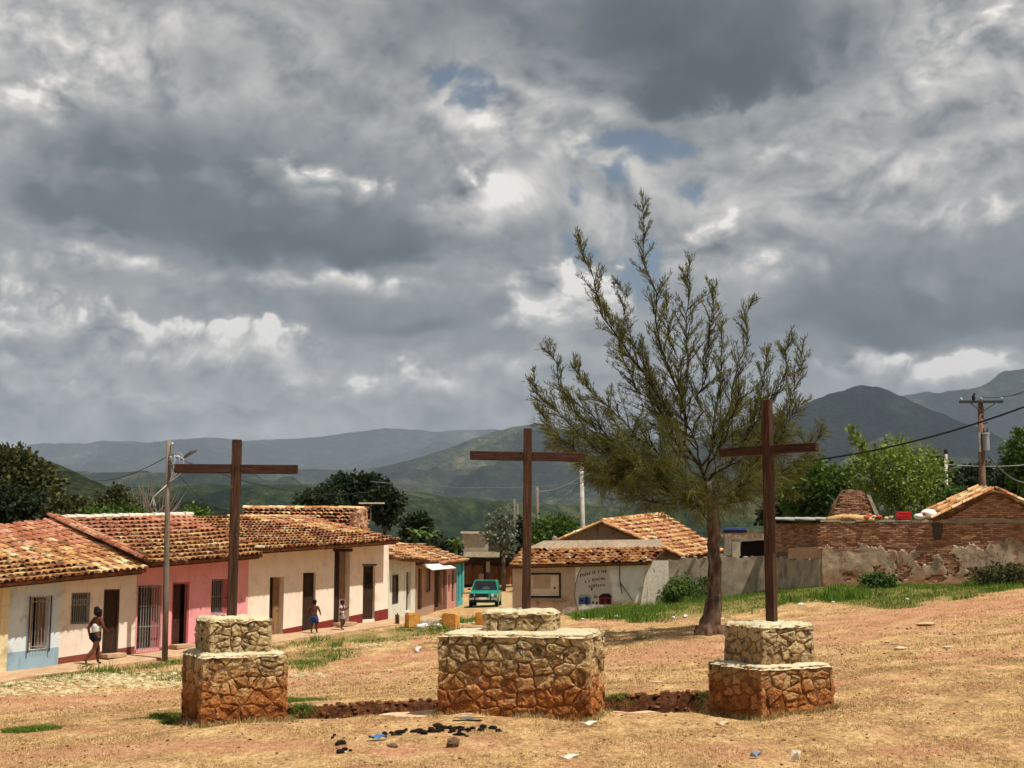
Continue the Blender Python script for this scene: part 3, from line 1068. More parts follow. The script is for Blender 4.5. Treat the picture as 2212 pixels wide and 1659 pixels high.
# ------------------------------------------------------------------ building helpers
def plaster(name, c, dirt='#6d5a45', d=.35, z=None):
    r = lin(c)
    over = [('spots', dirt, (1.6, .54, .72, d + .08)), ('spots', dirt, (3.0, .56, .70, d, (1.6, 1.6, .22))), ('spots', tuple(x * .55 for x in r), (5, .60, .70, .35, (1, 1, .4))), ('spots', tuple(min(1, x * 1.15) for x in r), (3.1, .58, .66, .4))]
    if z is not None:
        over.append(('below', '#9a7350', (z, .18, .35, 3, .55)))
    return mat(name, [(0, tuple(x * .86 for x in r)), (.5, r), (1, tuple(min(1, x * 1.08) for x in r))], scale=2.2, bump=.25, bscale=30, rough=.92, over=over)


tile_new = mat('tile_clean', [(0, '#633b2a'), (.3, '#985c42'), (.55, '#b0775a'), (.8, '#c99b7d'), (1, '#e3c9b0')], scale=1.9, rand=.38, bump=.6, bscale=40, rough=.92, over=[('spots', '#2e2018', (5, .54, .66, .6)), ('spots', '#e0cda9', (8, .62, .70, .55))])
tile_old = mat('tile_weathered', [(0, '#2b2018'), (.2, '#6b452c'), (.36, '#9c6440'), (.5, '#b58352'), (.64, '#c9a572'), (.8, '#dfcda6'), (.92, '#cdb98f'), (1, '#54412f')], scale=1.7, rand=.42, bump=.7, bscale=40, rough=.95, over=[('spots', '#1c1610', (3.2, .52, .64, .8)), ('spots', '#bfa862', (4, .60, .70, .6)), ('spots', '#a9a294', (11, .64, .70, .6))])
tile_pale = mat('tile_pale', [(0, '#5f3a26'), (.25, '#a36a44'), (.5, '#c0905f'), (.75, '#d2b084'), (1, '#e6d3b0')], scale=6, rand=.6, bump=.6, bscale=40, rough=.95, over=[('spots', '#2b2018', (5, .56, .66, .7))])
lime_m = mat('lime_mortar', [(0, '#a79c88'), (.5, '#cfc7b6'), (1, '#e4dfd2')], scale=9, bump=.6, rough=.95, over=[('spots', '#5e5342', (6, .60, .70, .6))])
under_m = mat('roof_underside', [(0, '#2c1d13'), (1, '#54382a')], scale=5, rough=1, bump=.3)
deck_m = mat('roof_deck', [(0, '#3a2419'), (.5, '#6b422b'), (1, '#8f6242')], scale=4, rough=1, bump=.4)
beam_m = mat('eave_timber', [(0, '#2a1810'), (1, '#4d3020')], scale=6, rough=.9, bump=.3)
door_m = mat('door_wood', [(0, '#1f150f'), (.5, '#352418'), (1, '#493526')], scale=3, stretch=(6, 6, .6), rough=.8, bump=.3, over=[('spots', '#6e5a44', (5, .62, .72, .4))])
door2_m = mat('door_wood_light', [(0, '#6c5038'), (.5, '#8a6a4a'), (1, '#a07f5c')], scale=3, stretch=(6, 6, .6), rough=.85, bump=.3)
frame_m = mat('frame_paint', [(0, '#3a2a20'), (1, '#55402f')], scale=5, rough=.8, bump=.2)
bar_m = mat('window_bar', [(0, '#75706b'), (.6, '#9a948e'), (1, '#b3aea8')], scale=12, rough=.6, bump=.1)
barb_m = mat('window_bar_blue', [(0, '#2a2f45'), (1, '#454c6a')], scale=12, rough=.6, bump=.1)
dark_m = mat('room_shade', [(0, '#16110d'), (1, '#241b15')], scale=3, rough=1, bump=0)  # the darkness of unlit interiors, put into a flat colour
conc_m = mat('walk_concrete', [(0, '#8c7259'), (.5, '#b39575'), (1, '#cbb090')], scale=3, bump=.5, bscale=25, rough=.95, over=[('spots', '#6d5138', (1.5, .55, .7, .5))])


def tile_mesh(name, m, w=1.0, L=1.0, seed=0, segs=6, filled=False):
    """barrel tile: a half round shell, wider at the lower end, with its own thickness (unit width and length)"""
    rnd = random.Random(seed)
    v, f = [], []
    for k, (y, ww, hh) in enumerate(((0, 1.06, .46), (1.0, .86, .36))):
        for t in (0.0, .17):
            for i in range(segs + 1):
                a = math.pi * i / segs
                v.append((math.cos(a) * (ww / 2 - t * .5) * w, y * L, math.sin(a) * (hh - t * .6) + rnd.uniform(-.015, .015)))
    n = segs + 1
    for i in range(segs):
        f.append((i, i + 1, 2 * n + i + 1, 2 * n + i))                # top
        f.append((n + i + 1, n + i, i, i + 1))                        # thickness at the lower end
    if filled:                                                        # lower end closed with mortar
        f.append(tuple(range(n, 2 * n)))
    me = bpy.data.meshes.new(name)
    me.from_pydata(v, [], [x for x in f])
    me.materials.append(m)
    me.polygons.foreach_set('use_smooth', [i % 2 == 0 for i in range(len(f))])
    me.update()
    return me


TM = {}
for key, m in (('new', tile_new), ('old', tile_old), ('pale', tile_pale)):
    TM[key] = [tile_mesh('roof_tile', m, seed=s, filled=(key == 'pale')) for s in range(3)]
CAMP = Vector((0, 0, EYE))


def place_tiles(parent, mats, limit, stuff_name='tile_field'):
    """mats: list of (matrix, kind). The nearest ones become objects of their own, the rest one joined mesh"""
    mats.sort(key=lambda q: (q[0].translation - CAMP).length)
    org = ORG[parent]
    for M, kd in mats[:limit]:
        o = bpy.data.objects.new('roof_tile', random.choice(TM[kd]))
        COL.objects.link(o)
        o.parent = parent
        o.matrix_local = Matrix.Translation(-org) @ M
    for kd in ('new', 'old', 'pale'):
        rest = [M for M, k in mats[limit:] if k == kd]
        if rest:
            mb = MB()
            src = TM[kd][0]
            vs = [v.co.copy() for v in src.vertices]
            fs = [tuple(p.vertices) for p in src.polygons]
            for M in rest:
                mb.add([M @ v for v in vs], fs)
            o = mb.build(stuff_name, src.materials[0], parent, smooth=False)
            o['kind'] = 'stuff'


def tile_roof(house, e0, e1, r1, r0, kind, limit=280, tw=.215, tl=.41, jit=.045, ridge=None, verge=(False, False), lift=0.03, sag=.03, name='roof', thick=.09):
    """e0,e1: eave ends; r0,r1: ridge ends (world points). kind(i,j,n,m) -> tile kind"""
    e0, e1, r1, r0 = (Vector(p) for p in (e0, e1, r1, r0))
    X0 = (e1 - e0)
    n = max(2, int(round(X0.length / tw)))
    m = max(2, int(round(((r0 - e0).length + (r1 - e1).length) / 2 / tl)))
    up = ((r0 + r1) / 2 - (e0 + e1) / 2).normalized()
    nrm = X0.normalized().cross(up).normalized()
    if nrm.z < 0:
        nrm = -nrm
    # deck under the tiles
    def at(a, b):
        p = (e0 * (1 - a) + e1 * a) * (1 - b) + (r0 * (1 - a) + r1 * a) * b
        return p - Vector((0, 0, sag * math.sin(math.pi * a) * math.sin(math.pi * min(b + .1, 1))))

    mb = MB()
    d = nrm * thick
    ga, gb = 12, 8
    top_v = [at(i / ga, j / gb) - nrm * .015 for j in range(gb + 1) for i in range(ga + 1)]
    nn = len(top_v)
    q = lambda i, j: j * (ga + 1) + i
    fs = [(q(i, j), q(i + 1, j), q(i + 1, j + 1), q(i, j + 1)) for j in range(gb) for i in range(ga)]
    fs += [tuple(nn + k for k in f[::-1]) for f in fs]
    rim = [q(i, 0) for i in range(ga)] + [q(ga, j) for j in range(gb)] + [q(i, gb) for i in range(ga, 0, -1)] + [q(0, j) for j in range(gb, 0, -1)]
    fs += [(rim[k], nn + rim[k], nn + rim[(k + 1) % len(rim)], rim[(k + 1) % len(rim)]) for k in range(len(rim))]
    mb.add(top_v + [p - d for p in top_v], fs)
    roof = mb.build(name, deck_m, house)

    out = []
    for i in range(n):
        ci = random.gauss(0, .12) / n
        for j in range(m):
            a = (i + .5) / n + ci + random.gauss(0, jit) * .35 / n
            b = j / m
            p, q = at(a, b), at(a, min(1.0, b + 1 / m))
            y = (q - p)
            L = y.length
            y.normalize()
            x = (at(a + .5 / n, b) - at(a - .5 / n, b))
            wd = x.length
            x.normalize()
            x = (x + y * random.gauss(0, jit) + nrm * random.gauss(0, jit * .6)).normalized()
            z = x.cross(y).normalized()
            if z.z < 0:
                x, z = -x, -z
            y2 = z.cross(x).normalized()
            if y2.dot(y) < 0:
                y2 = -y2
            sl = L * 1.16 * random.uniform(.97, 1.04)
            hgt = wd * .80
            M = Matrix(((x.x * wd, y2.x * sl, z.x * hgt, 0), (x.y * wd, y2.y * sl, z.y * hgt, 0), (x.z * wd, y2.z * sl, z.z * hgt, 0), (0, 0, 0, 1)))
            ofs = -y * (.04 if j else .06) + z * (lift + random.uniform(-.006, .012) + .012)
            # every tile rides on the one below it
            M.translation = p + ofs
            tip = Matrix.Rotation(-.14, 4, Vector((1, 0, 0)))
            out.append((M @ tip, kind(i, j, n, m)))
    place_tiles(roof, out, limit)
    if ridge:
        line_of_tiles(roof, r0 + nrm * .05, r1 + nrm * .05, ridge, nrm, .34, 'ridge_tile')
    return roof


def line_of_tiles(parent, a, b, kd, nrm, tl=.36, name='ridge_tile', w=.24):
    L = (b - a).length
    k = max(1, int(L / tl))
    y = (b - a).normalized()
    x = y.cross(Vector((0, 0, 1))).normalized()
    z = x.cross(y).normalized()
    org = ORG[parent]
    for i in range(k):
        p = a + y * (L * i / k) + Vector((random.gauss(0, .01), random.gauss(0, .01), random.gauss(0, .008)))
        M = Matrix(((x.x * w, y.x * tl * 1.15, z.x * w, p.x), (x.y * w, y.y * tl * 1.15, z.y * w, p.y), (x.z * w, y.z * tl * 1.15, z.z * w, p.z), (0, 0, 0, 1)))
        me = random.choice(TM[kd]) if isinstance(kd, str) else kd
        o = bpy.data.objects.new(name, me)
        COL.objects.link(o)
        o.parent = parent
        o.matrix_local = Matrix.Translation(-org) @ M


RIDGE_LIME = tile_mesh('ridge_tile', lime_m, seed=9)


def facade(house, F, t0, t1, top, ops, m, n0=0.0, low=.35, reveal=.20, name='wall', rm=None):
    """front wall with real openings. top(t) -> z; ops: (ta, tb, za, zb)"""
    cuts = sorted({t0, t1} | {x for o in ops for x in (o[0], o[1]) if t0 < x < t1})
    mb = MB()
    for ta, tb in zip(cuts[:-1], cuts[1:]):
        tm = (ta + tb) / 2
        spans = sorted([(o[2], o[3]) for o in ops if o[0] < tm < o[1]])
        lo = (F.base(ta) - low, F.base(tb) - low)
        for za, zb in spans:
            if za > max(lo):
                mb.poly(F.P(ta, n0, lo[0]), F.P(tb, n0, lo[1]), F.P(tb, n0, za), F.P(ta, n0, za))
            lo = (zb, zb)
        mb.poly(F.P(ta, n0, lo[0]), F.P(tb, n0, lo[1]), F.P(tb, n0, top(tb)), F.P(ta, n0, top(ta)))
    w = mb.build(name, m, house)
    rv = MB()
    for ta, tb, za, zb in ops:
        for p, q in (((ta, za), (tb, za)), ((tb, za), (tb, zb)), ((tb, zb), (ta, zb)), ((ta, zb), (ta, za))):
            rv.poly(F.P(p[0], n0, p[1]), F.P(q[0], n0, q[1]), F.P(q[0], n0 - reveal, q[1]), F.P(p[0], n0 - reveal, p[1]))
    if ops:
        rv.build('reveal', rm or m, house)
    return w


def shell(house, F, t0, t1, m, depth, top, ridge_n, ridge_z, sides=(True, True), eave_back=None):
    """gable walls and back wall"""
    for t, on in ((t0, sides[0]), (t1, sides[1])):
        if on:
            zb = F.base(t) - .4
            MB().poly(F.P(t, 0, zb), F.P(t, 0, top(t)), F.P(t, ridge_n, ridge_z(t)), F.P(t, -depth, top(t) if eave_back is None else eave_back), F.P(t, -depth, zb)).build('end_wall', m, house)
    MB().poly(F.P(t0, -depth, F.base(t0) - .4), F.P(t1, -depth, F.base(t1) - .4), F.P(t1, -depth, top(t1)), F.P(t0, -depth, top(t0))).build('back_wall', m, house)


def dado(house, F, t0, t1, ztop, ops, m, n0=.006, low=.3):
    cuts = sorted({t0, t1} | {x for o in ops for x in (o[0], o[1]) if t0 < x < t1})
    for ta, tb in zip(cuts[:-1], cuts[1:]):
        tm = (ta + tb) / 2
        if any(o[0] < tm < o[1] and o[2] < ztop(tm) - .02 for o in ops):
            continue
        MB().prism([F.P(ta, -.02, F.base(ta) - low), F.P(tb, -.02, F.base(tb) - low), F.P(tb, -.02, ztop(tb)), F.P(ta, -.02, ztop(ta))], F.n * (n0 + .02)).build('dado', m, house)


def door_leaf(house, F, op, part=(0, 1), m=None, n=-.14, panels=True, name='door'):
    ta = op[0] + (op[1] - op[0]) * part[0]
    tb = op[0] + (op[1] - op[0]) * part[1]
    zb, zt = op[2], op[3]
    ax = (F.h, F.n, Vector((0, 0, 1)))
    c = F.P((ta + tb) / 2, n, (zb + zt) / 2)
    d = MB().box(c, (tb - ta - .02, .045, zt - zb - .02), ax).build(name, m or door_m, house)
    if panels:
        for k in range(3):
            z = zb + (zt - zb) * (.17 + .31 * k)
            MB().box(F.P((ta + tb) / 2, n + .027, z), ((tb - ta) * .62, .014, (zt - zb) * .22), ax).build('panel', m or door_m, d)
    MB().ball(F.P(tb - .09, n + .045, zb + (zt - zb) * .45), .025, 6, 4).build('handle', iron_m, d)
    return d


def room_shade(house, F, op, n=-1.2, name='room_floor'):
    pass


def frame_of(house, F, op, m, wd=.06, n=-.06, name='frame', sill=False):
    ta, tb, za, zb = op
    mb = MB()
    ax = (F.h, F.n, Vector((0, 0, 1)))
    mb.box(F.P(ta + wd / 2, n, (za + zb) / 2), (wd, .07, zb - za), ax)
    mb.box(F.P(tb - wd / 2, n, (za + zb) / 2), (wd, .07, zb - za), ax)
    mb.box(F.P((ta + tb) / 2, n, zb - wd / 2), (tb - ta - 2 * wd, .068, wd), ax)
    if sill:
        mb.box(F.P((ta + tb) / 2, n, za + wd / 2), (tb - ta - 2 * wd, .068, wd), ax)
    return mb.build(name, m, house)


def grille(house, F, op, nb, m, n=.05, rails=(.08, .92), r=.009, extra=0.0):
    """window bars, each a part of the window"""
    ta, tb, za, zb = op
    g = MB()
    for q in rails:
        z = za + (zb - za) * q
        g.box(F.P((ta + tb) / 2, n, z), (tb - ta, .018, .022), (F.h, F.n, Vector((0, 0, 1))))
    g = g.build('grille', m, house)
    for i in range(nb):
        t = ta + (tb - ta) * (i + .5) / nb
        MB().tube([F.P(t, n + .012, za - extra), F.P(t, n + .012, zb + extra)], r, 5).build('bar', m, g)
    return g


def eave_timber(house, F, ta, tb, za, zb, n):
    """rafter ends and fascia below the tiles"""
    MB().prism([F.P(ta, n, za - .15), F.P(tb, n, zb - .15), F.P(tb, n, zb - .05), F.P(ta, n, za - .05)], F.n * .05).build('fascia', beam_m, house)


UPV = Vector((0, 0, 1))
OV = .74          # roof overhang

# ------------------------------------------------------------------ the row along the pavement
def opA(u0, v0, u1, v1, n=0.0, F=None):
    F = F or FA
    ta, za = F.tz(u0, v1, n)
    tb, _ = F.tz(u1, v1, n)
    tm, zt0 = F.tz(u0, v0, n)
    _, zt1 = F.tz(u1, v0, n)
    return (ta, tb, za, (zt0 + zt1) / 2)


def rowkind(i, j, n, m):
    """cleaner tiles high up, lichen lower down"""
    f = j / m + random.gauss(0, .12)
    return 'new' if f > .52 else 'old'


def allold(i, j, n, m):
    return 'old' if random.random() < .78 else 'new'


RN = -3.9         # ridge line behind the front wall
# --- house with the pale blue front and the cream front under one roof
tB0 = FA.tz(11, 1440)[0]
tB1 = FA.tz(125, 1434)[0]
tB2 = FA.tz(291, 1410)[0]
e_r = FA.tz(317, 1229, OV)
e_l = FA.tz(0, 1259, OV)
r_r = FA.tz(115, 1123, RN)
r_l = FA.tz(0, 1138, RN)
kE = (e_r[1] - e_l[1]) / (e_r[0] - e_l[0])
eaveBW = lambda t: e_r[1] + kE * (t - e_r[0])
topBW = lambda t: eaveBW(t) + .12
house_bw = thing('row_house', 'low row house with one tiled roof over a pale blue half and a cream half', 'house', FA.P(tB1, 0, FA.base(tB1)))
blue_m = plaster('wall_pale_blue', '#ced6da', z=None)
crm_m = plaster('wall_cream_rose', '#e6d5c6', z=None)
yel_m = plaster('wall_yellow', '#dccba2', z=None)
winB = opA(60, 1290, 101, 1404)
winC = opA(152, 1280, 193, 1349)
doorC = opA(219, 1273, 254, 1421)
tL = tB0 - 5.5
facade(house_bw, FA, tB0, tB1, topBW, [winB], blue_m, name='blue_wall')
facade(house_bw, FA, tB1, tB2 - .01, topBW, [winC, doorC], crm_m, name='cream_wall')
facade(house_bw, FA, tL, tB0, topBW, [], yel_m, name='yellow_wall')
MB().box(FA.P(tB0 - .12, .03, (FA.base(tB0) + topBW(tB0)) / 2 - .1), (.24, .06, topBW(tB0) - FA.base(tB0) + .1), (FA.h, FA.n, UPV)).build('pilaster', yel_m, house_bw)
kR = (r_r[1] - r_l[1]) / (r_r[0] - r_l[0])
zr = lambda t: r_r[1] + kR * (t - r_r[0])
shell(house_bw, FA, tL, tB2 - .01, crm_m, 8.0, topBW, RN, lambda t: zr(t) - .12)
bdado_m = plaster('dado_blue', '#8fa9b8', dirt='#5f6a70')
rdado_m = plaster('dado_brown_red', '#7c4438', dirt='#4b3028')
d0, d1 = FA.tz(12, 1411)[1], FA.tz(122, 1398)[1]
dado(house_bw, FA, tB0, tB1, lambda t: d0 + (d1 - d0) * (t - tB0) / (tB1 - tB0), [winB], bdado_m)
d2, d3 = FA.tz(126, 1421)[1], FA.tz(288, 1396)[1]
dado(house_bw, FA, tB1 + .004, tB2 - .02, lambda t: d2 + (d3 - d2) * (t - tB1) / (tB2 - tB1), [doorC], rdado_m)
grille(house_bw, FA, winB, 6, bar_m, n=.06, rails=(.06, .92), extra=.05)
for s, tt in ((0, winB[0] - .05), (1, winB[1] + .03)):
    MB().tube([FA.P(tt, .07, winB[2] - .08), FA.P(tt, .07, winB[3] + .04)], .022, 6).build('grille_post', barb_m, house_bw)
shut_m = mat('shutter_cream', [(0, '#a58b5c'), (1, '#c9b387')], scale=4, rough=.8, bump=.2)
door_leaf(house_bw, FA, winB, (0, .26), shut_m, -.12, False, 'shutter')
door_leaf(house_bw, FA, winB, (.52, 1.0), mat('shutter_brown', [(0, '#5d4636'), (1, '#8a705c')], scale=4, rough=.8), -.13, False, 'shutter')
grille(house_bw, FA, winC, 9, bar_m, n=-.03, rails=(.04, .60, .78, .97))
# scrollwork band of the cream window
for i in range(6):
    t = winC[0] + (winC[1] - winC[0]) * (i + .5) / 6
    zc = winC[2] + (winC[3] - winC[2]) * .69
    a = [FA.P(t + .045 * math.cos(k), -.015, zc + .085 * math.sin(k)) for k in np.linspace(0, 2 * math.pi, 9)]
    MB().tube(a, .010, 4, cap=False).build('scroll', bar_m, house_bw)
door_leaf(house_bw, FA, winC, (0, 1), mat('shutter_grey', [(0, '#3b3531'), (1, '#55504b')], scale=4, rough=.8), -.15, False, 'shutter')
door_leaf(house_bw, FA, doorC, (0, 1), door_m, -.08)
frame_of(house_bw, FA, doorC, frame_m)
eL = FA.P(tL, OV, eaveBW(tL))
tile_roof(house_bw, eL, FA.P(e_r[0], OV, e_r[1]), FA.P(r_r[0], RN, r_r[1]), FA.P(tL + (r_r[0] - e_r[0]), RN, zr(tL + r_r[0] - e_r[0])), rowkind, limit=290, sag=.05)
MB().poly(FA.P(tL, RN, zr(tL)), FA.P(r_r[0], RN, r_r[1]), FA.P(r_r[0], -8.2, eaveBW(0) - .1), FA.P(tL, -8.2, eaveBW(tL) - .1)).build('rear_roof', tile_old, house_bw)
eave_timber(house_bw, FA, tL, e_r[0] - .1, eaveBW(tL), e_r[1], OV - .12)

# --- pink house
tP1 = FA.tz(533, 1388)[0]
pe0 = FA.tz(322, 1216, OV)
pe1 = FA.tz(568, 1197, OV)
pr0 = FA.tz(120, 1122, RN)
pr1 = FA.tz(413, 1115, RN)
kP = (pe1[1] - pe0[1]) / (pe1[0] - pe0[0])
topP = lambda t: pe0[1] + kP * (t - pe0[0]) + .13
house_p = thing('row_house', 'pink row house with a tall barred window and a white mortar roof ridge', 'house', FA.P(tB2, 0, FA.base(tB2)))
pink_m = plaster('wall_pink', '#e39a9c', dirt='#b0696c', d=.25)
winP = opA(294, 1265, 344, 1404)
doorP = opA(368, 1258, 405, 1409)
winQ = opA(455, 1251, 492, 1326)
facade(house_p, FA, tB2, tP1, topP, [winP, doorP, winQ], pink_m, name='pink_wall')
shell(house_p, FA, tB2 + .02, tP1 - .02, pink_m, 8.0, topP, RN, lambda t: pr0[1] - .12 + (pr1[1] - pr0[1]) * (t - pr0[0]) / (pr1[0] - pr0[0]))
d4, d5 = FA.tz(291, 1404)[1], FA.tz(530, 1374)[1]
pd_m = plaster('dado_faded_red', '#8a5148', dirt='#4b3028')
dado(house_p, FA, tB2 + .004, tP1 - .004, lambda t: d4 + (d5 - d4) * (t - tB2) / (tP1 - tB2), [winP, doorP], pd_m)
grille(house_p, FA, winP, 9, bar_m, n=.08, rails=(.02, .36, .68, .98), r=.011)
door_leaf(house_p, FA, winP, (0, .55), mat('shutter_dark', [(0, '#2c2220'), (1, '#4a3a36')], scale=4, rough=.8), -.14, False, 'shutter')
door_leaf(house_p, FA, winP, (.72, 1), mat('shutter_rose', [(0, '#8c4a4c'), (1, '#a8605f')], scale=4, rough=.8), -.14, False, 'shutter')
door_leaf(house_p, FA, doorP, (0, .66), mat('door_red_brown', [(0, '#2f1a14'), (1, '#4d2c20')], scale=4, rough=.8), -.16)
frame_of(house_p, FA, doorP, mat('frame_rose', [(0, '#98484c'), (1, '#b5605f')], scale=4, rough=.8))
grille(house_p, FA, (winQ[0], winQ[0] + (winQ[1] - winQ[0]) * .7, winQ[2], winQ[3]), 6, bar_m, n=-.05, rails=(.03, .5, .97), r=.008)
door_leaf(house_p, FA, winQ, (0, .7), mat('shutter_dark', '#2c2220'), -.17, False, 'shutter')
door_leaf(house_p, FA, winQ, (.7, 1), mat('shutter_rose', '#8c4a4c'), -.06, False, 'shutter')
rp = tile_roof(house_p, FA.P(pe0[0], OV, pe0[1]), FA.P(pe1[0], OV, pe1[1]), FA.P(pr1[0], RN, pr1[1]), FA.P(pr0[0], RN, pr0[1]), rowkind, limit=230, sag=.05, ridge=RIDGE_LIME)
# two raised lines of tiles over the party wall
for dn, kd in ((.02, 'new'), (-.20, 'new')):
    line_of_tiles(rp, FA.P(pe0[0] + dn, OV + .05, pe0[1] + .12), FA.P(pr0[0] + dn, RN, pr0[1] + .12), kd, UPV, .36, 'verge_tile', .21)
MB().poly(FA.P(pr0[0], RN, pr0[1]), FA.P(pr1[0], RN, pr1[1]), FA.P(pr1[0], -8.2, topP(0)), FA.P(pr0[0], -8.2, topP(0))).build('rear_roof', tile_old, house_p)
eave_timber(house_p, FA, pe0[0] + .1, pe1[0] - .1, pe0[1], pe1[1], OV - .12)

# --- long cream house with the dark red dado
tC1 = FA.tz(838, 1346)[0]
ce0 = FA.tz(566, 1186, OV)
ce1 = FA.tz(862, 1167, OV)
cr0 = FA.tz(405, 1116, RN - .3)
cr1 = FA.tz(655, 1116, RN - .3)
kC = (ce1[1] - ce0[1]) / (ce1[0] - ce0[0])
topC = lambda t: ce0[1] + kC * (t - ce0[0]) + .13
house_c = thing('row_house', 'long cream row house with a dark red dado and four doorways', 'house', FA.P(tP1, 0, FA.base(tP1)))
cream_m = plaster('wall_cream', '#ecd8c6', dirt='#b89c84', d=.25)
D1 = opA(580, 1247, 611, 1381)
D2 = opA(652, 1237, 680, 1374)
D3 = opA(720, 1186, 754, 1354)
D4 = opA(783, 1222, 809, 1339)
facade(house_c, FA, tP1, tC1, topC, [D1, D2, D3, D4], cream_m, name='cream_wall', reveal=.28)
shell(house_c, FA, tP1 + .01, tC1, cream_m, 8.4, topC, RN - .3, lambda t: cr0[1] - .12)
dk_m = plaster('dado_dark_red', '#7a2e26', dirt='#4b2a22')
d6, d7 = FA.tz(612, 1359)[1], FA.tz(836, 1315)[1]
t6, t7 = FA.tz(612, 1359)[0], FA.tz(836, 1315)[0]
dado(house_c, FA, tP1 + .004, tC1 - .004, lambda t: d6 + (d7 - d6) * (t - t6) / (t7 - t6), [D1, D2, D3, D4], dk_m)
door_leaf(house_c, FA, D1, (.0, .42), door_m, -.22)
door_leaf(house_c, FA, D1, (.55, 1.0), door2_m, -.24)
door_leaf(house_c, FA, D2, (0, 1), door_m, -.12)
door_leaf(house_c, FA, D3, (0, .50), door_m, -.20)
door_leaf(house_c, FA, D3, (.60, 1.0), mat('door_rose_brown', [(0, '#7d6150'), (1, '#9a7b66')], scale=4, rough=.85), -.24)
MB().box(FA.P((D3[0] + D3[1]) / 2, -.05, D3[3] - .04), (D3[1] - D3[0] + .16, .2, .1), (FA.h, FA.n, UPV)).build('lintel', beam_m, house_c)
MB().box(FA.P((D4[0] + D4[1]) / 2, -.02, D4[3] + .03), (D4[1] - D4[0] + .12, .1, .05), (FA.h, FA.n, UPV)).build('lintel', beam_m, house_c)
d4l = door_leaf(house_c, FA, D4, (0, 1), door_m, -.12)
MB().box(FA.P(D4[0] + (D4[1] - D4[0]) * .6, -.09, D4[2] + (D4[3] - D4[2]) * .76), ((D4[1] - D4[0]) * .5, .02, .42), (FA.h, FA.n, UPV)).build('hatch', dark_m, d4l)
tile_roof(house_c, FA.P(ce0[0], OV, ce0[1]), FA.P(ce1[0], OV, ce1[1]), FA.P(cr1[0], RN - .3, cr1[1]), FA.P(cr0[0], RN - .3, cr0[1]), allold, limit=300, jit=.085, sag=.06, tw=.225)
eave_timber(house_c, FA, ce0[0] + .1, ce1[0] - .1, ce0[1], ce1[1], OV - .12)
MB().poly(FA.P(cr0[0], RN - .3, cr0[1]), FA.P(cr1[0], RN - .3, cr1[1]), FA.P(ce1[0], RN - .3, cr1[1] - 1.4), FA.P(ce1[0], -8.6, topC(0)), FA.P(cr0[0], -8.6, topC(0))).build('rear_roof', tile_old, house_c)

# --- taller rear wing behind the cream house
wing = thing('rear_wing', 'raised rear wing with broken tiles and crumbling brick end above the long cream house', 'house', FA.P(4, -6, FA.base(4)))
wy = 55.0
wp = lambda u, v, y=wy: PX(u, v, y)
brick_old = mat('brick_old', [(0, '#6b4432'), (.3, '#95664c'), (.6, '#b58a6c'), (.85, '#cbaa8c'), (1, '#dcc5aa')], scale=7, rand=.6, bump=.7, bscale=50, rough=.95, over=[('spots', '#cdbb9f', (5, .62, .72, .55)), ('spots', '#2f2119', (8, .62, .70, .6))])
tile_roof(wing, wp(520, 1128), wp(758, 1136), wp(785, 1099, 57), wp(525, 1098, 57), allold, limit=200, jit=.10, sag=.02, tw=.21)
line_of_tiles(wing, wp(525, 1097, 57), wp(788, 1098, 57), 'pale', UPV, .36, 'ridge_tile')
pe = [wp(760, 1136), wp(760, 1108), wp(793, 1095, 56.2), wp(795, 1150, 56.2), wp(762, 1160)]
MB().prism(pe, Vector((-.12, .5, 0))).build('end_wall', brick_old, wing)
rnd = random.Random(5)
for k in range(60):
    f, g = rnd.random(), rnd.random()
    a = pe[1].lerp(pe[2], f)
    b2 = pe[0].lerp(pe[3], f)
    c = a.lerp(b2, g)
    MB().box(c + Vector((0, -.02, 0)), (.2, .06, .07)).build('brick', brick_old, wing)
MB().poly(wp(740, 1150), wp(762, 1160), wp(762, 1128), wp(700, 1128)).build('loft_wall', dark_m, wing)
MB().box(wp(690, 1180, 56.6), (4.0, .3, 2.2)).build('wall', brick_old, wing)

# --- pavement
def pavement():
    mb = MB()
    ts = np.linspace(-14, 14.5, 60)
    W = 1.25
    rows = []
    for t in ts:
        zb = FA.base(t) - .03 + .012 * math.sin(t * 3)
        e = W + .07 * math.sin(t * 2.3) + .04 * math.sin(t * 7)
        rows.append([FA.P(t, -.05, zb + .02), FA.P(t, e - .05, zb - .02), FA.P(t, e, zb - .04), FA.P(t, e + .02, zb - .35)])
    vs = [p for r in rows for p in r]
    fs = []
    for i in range(len(rows) - 1):
        for j in range(3):
            a = i * 4 + j
            fs.append((a, a + 1, a + 5, a + 4))
    mb.add(vs, fs)
    o = mb.build('pavement', conc_m)
    o['kind'] = 'structure'


pavement()
for tt in (doorC, doorP, D3):
    MB().bbox(FA.P((tt[0] + tt[1]) / 2, .17, FA.base(tt[0]) + .07), ((tt[1] - tt[0]) + .1, .34, .12), (FA.h, FA.n, UPV), .01).build('doorstep', conc_m, house_bw if tt is doorC else (house_p if tt is doorP else house_c))

# ------------------------------------------------------------------ the row further up the street
def small_house(label, u0, u1, topv, m, ops, dado_c=None, depth=5.0):
    t0, z0 = FB.tz(u0, topv[0])
    t1, z1 = FB.tz(u1, topv[1])
    top = lambda t: z0 + (z1 - z0) * (t - t0) / (t1 - t0)
    h = thing('row_house', label, 'house', FB.P(t0, 0, FB.base(t0)))
    O = [opA(a, b, c, d, F=FB) for a, b, c, d in ops]
    facade(h, FB, t0, t1 - .02, top, O, m)
    shell(h, FB, t0 + .01, t1 - .03, m, depth, top, -depth / 2, lambda t: top(t) + .9)
    return h, t0, t1, top, O


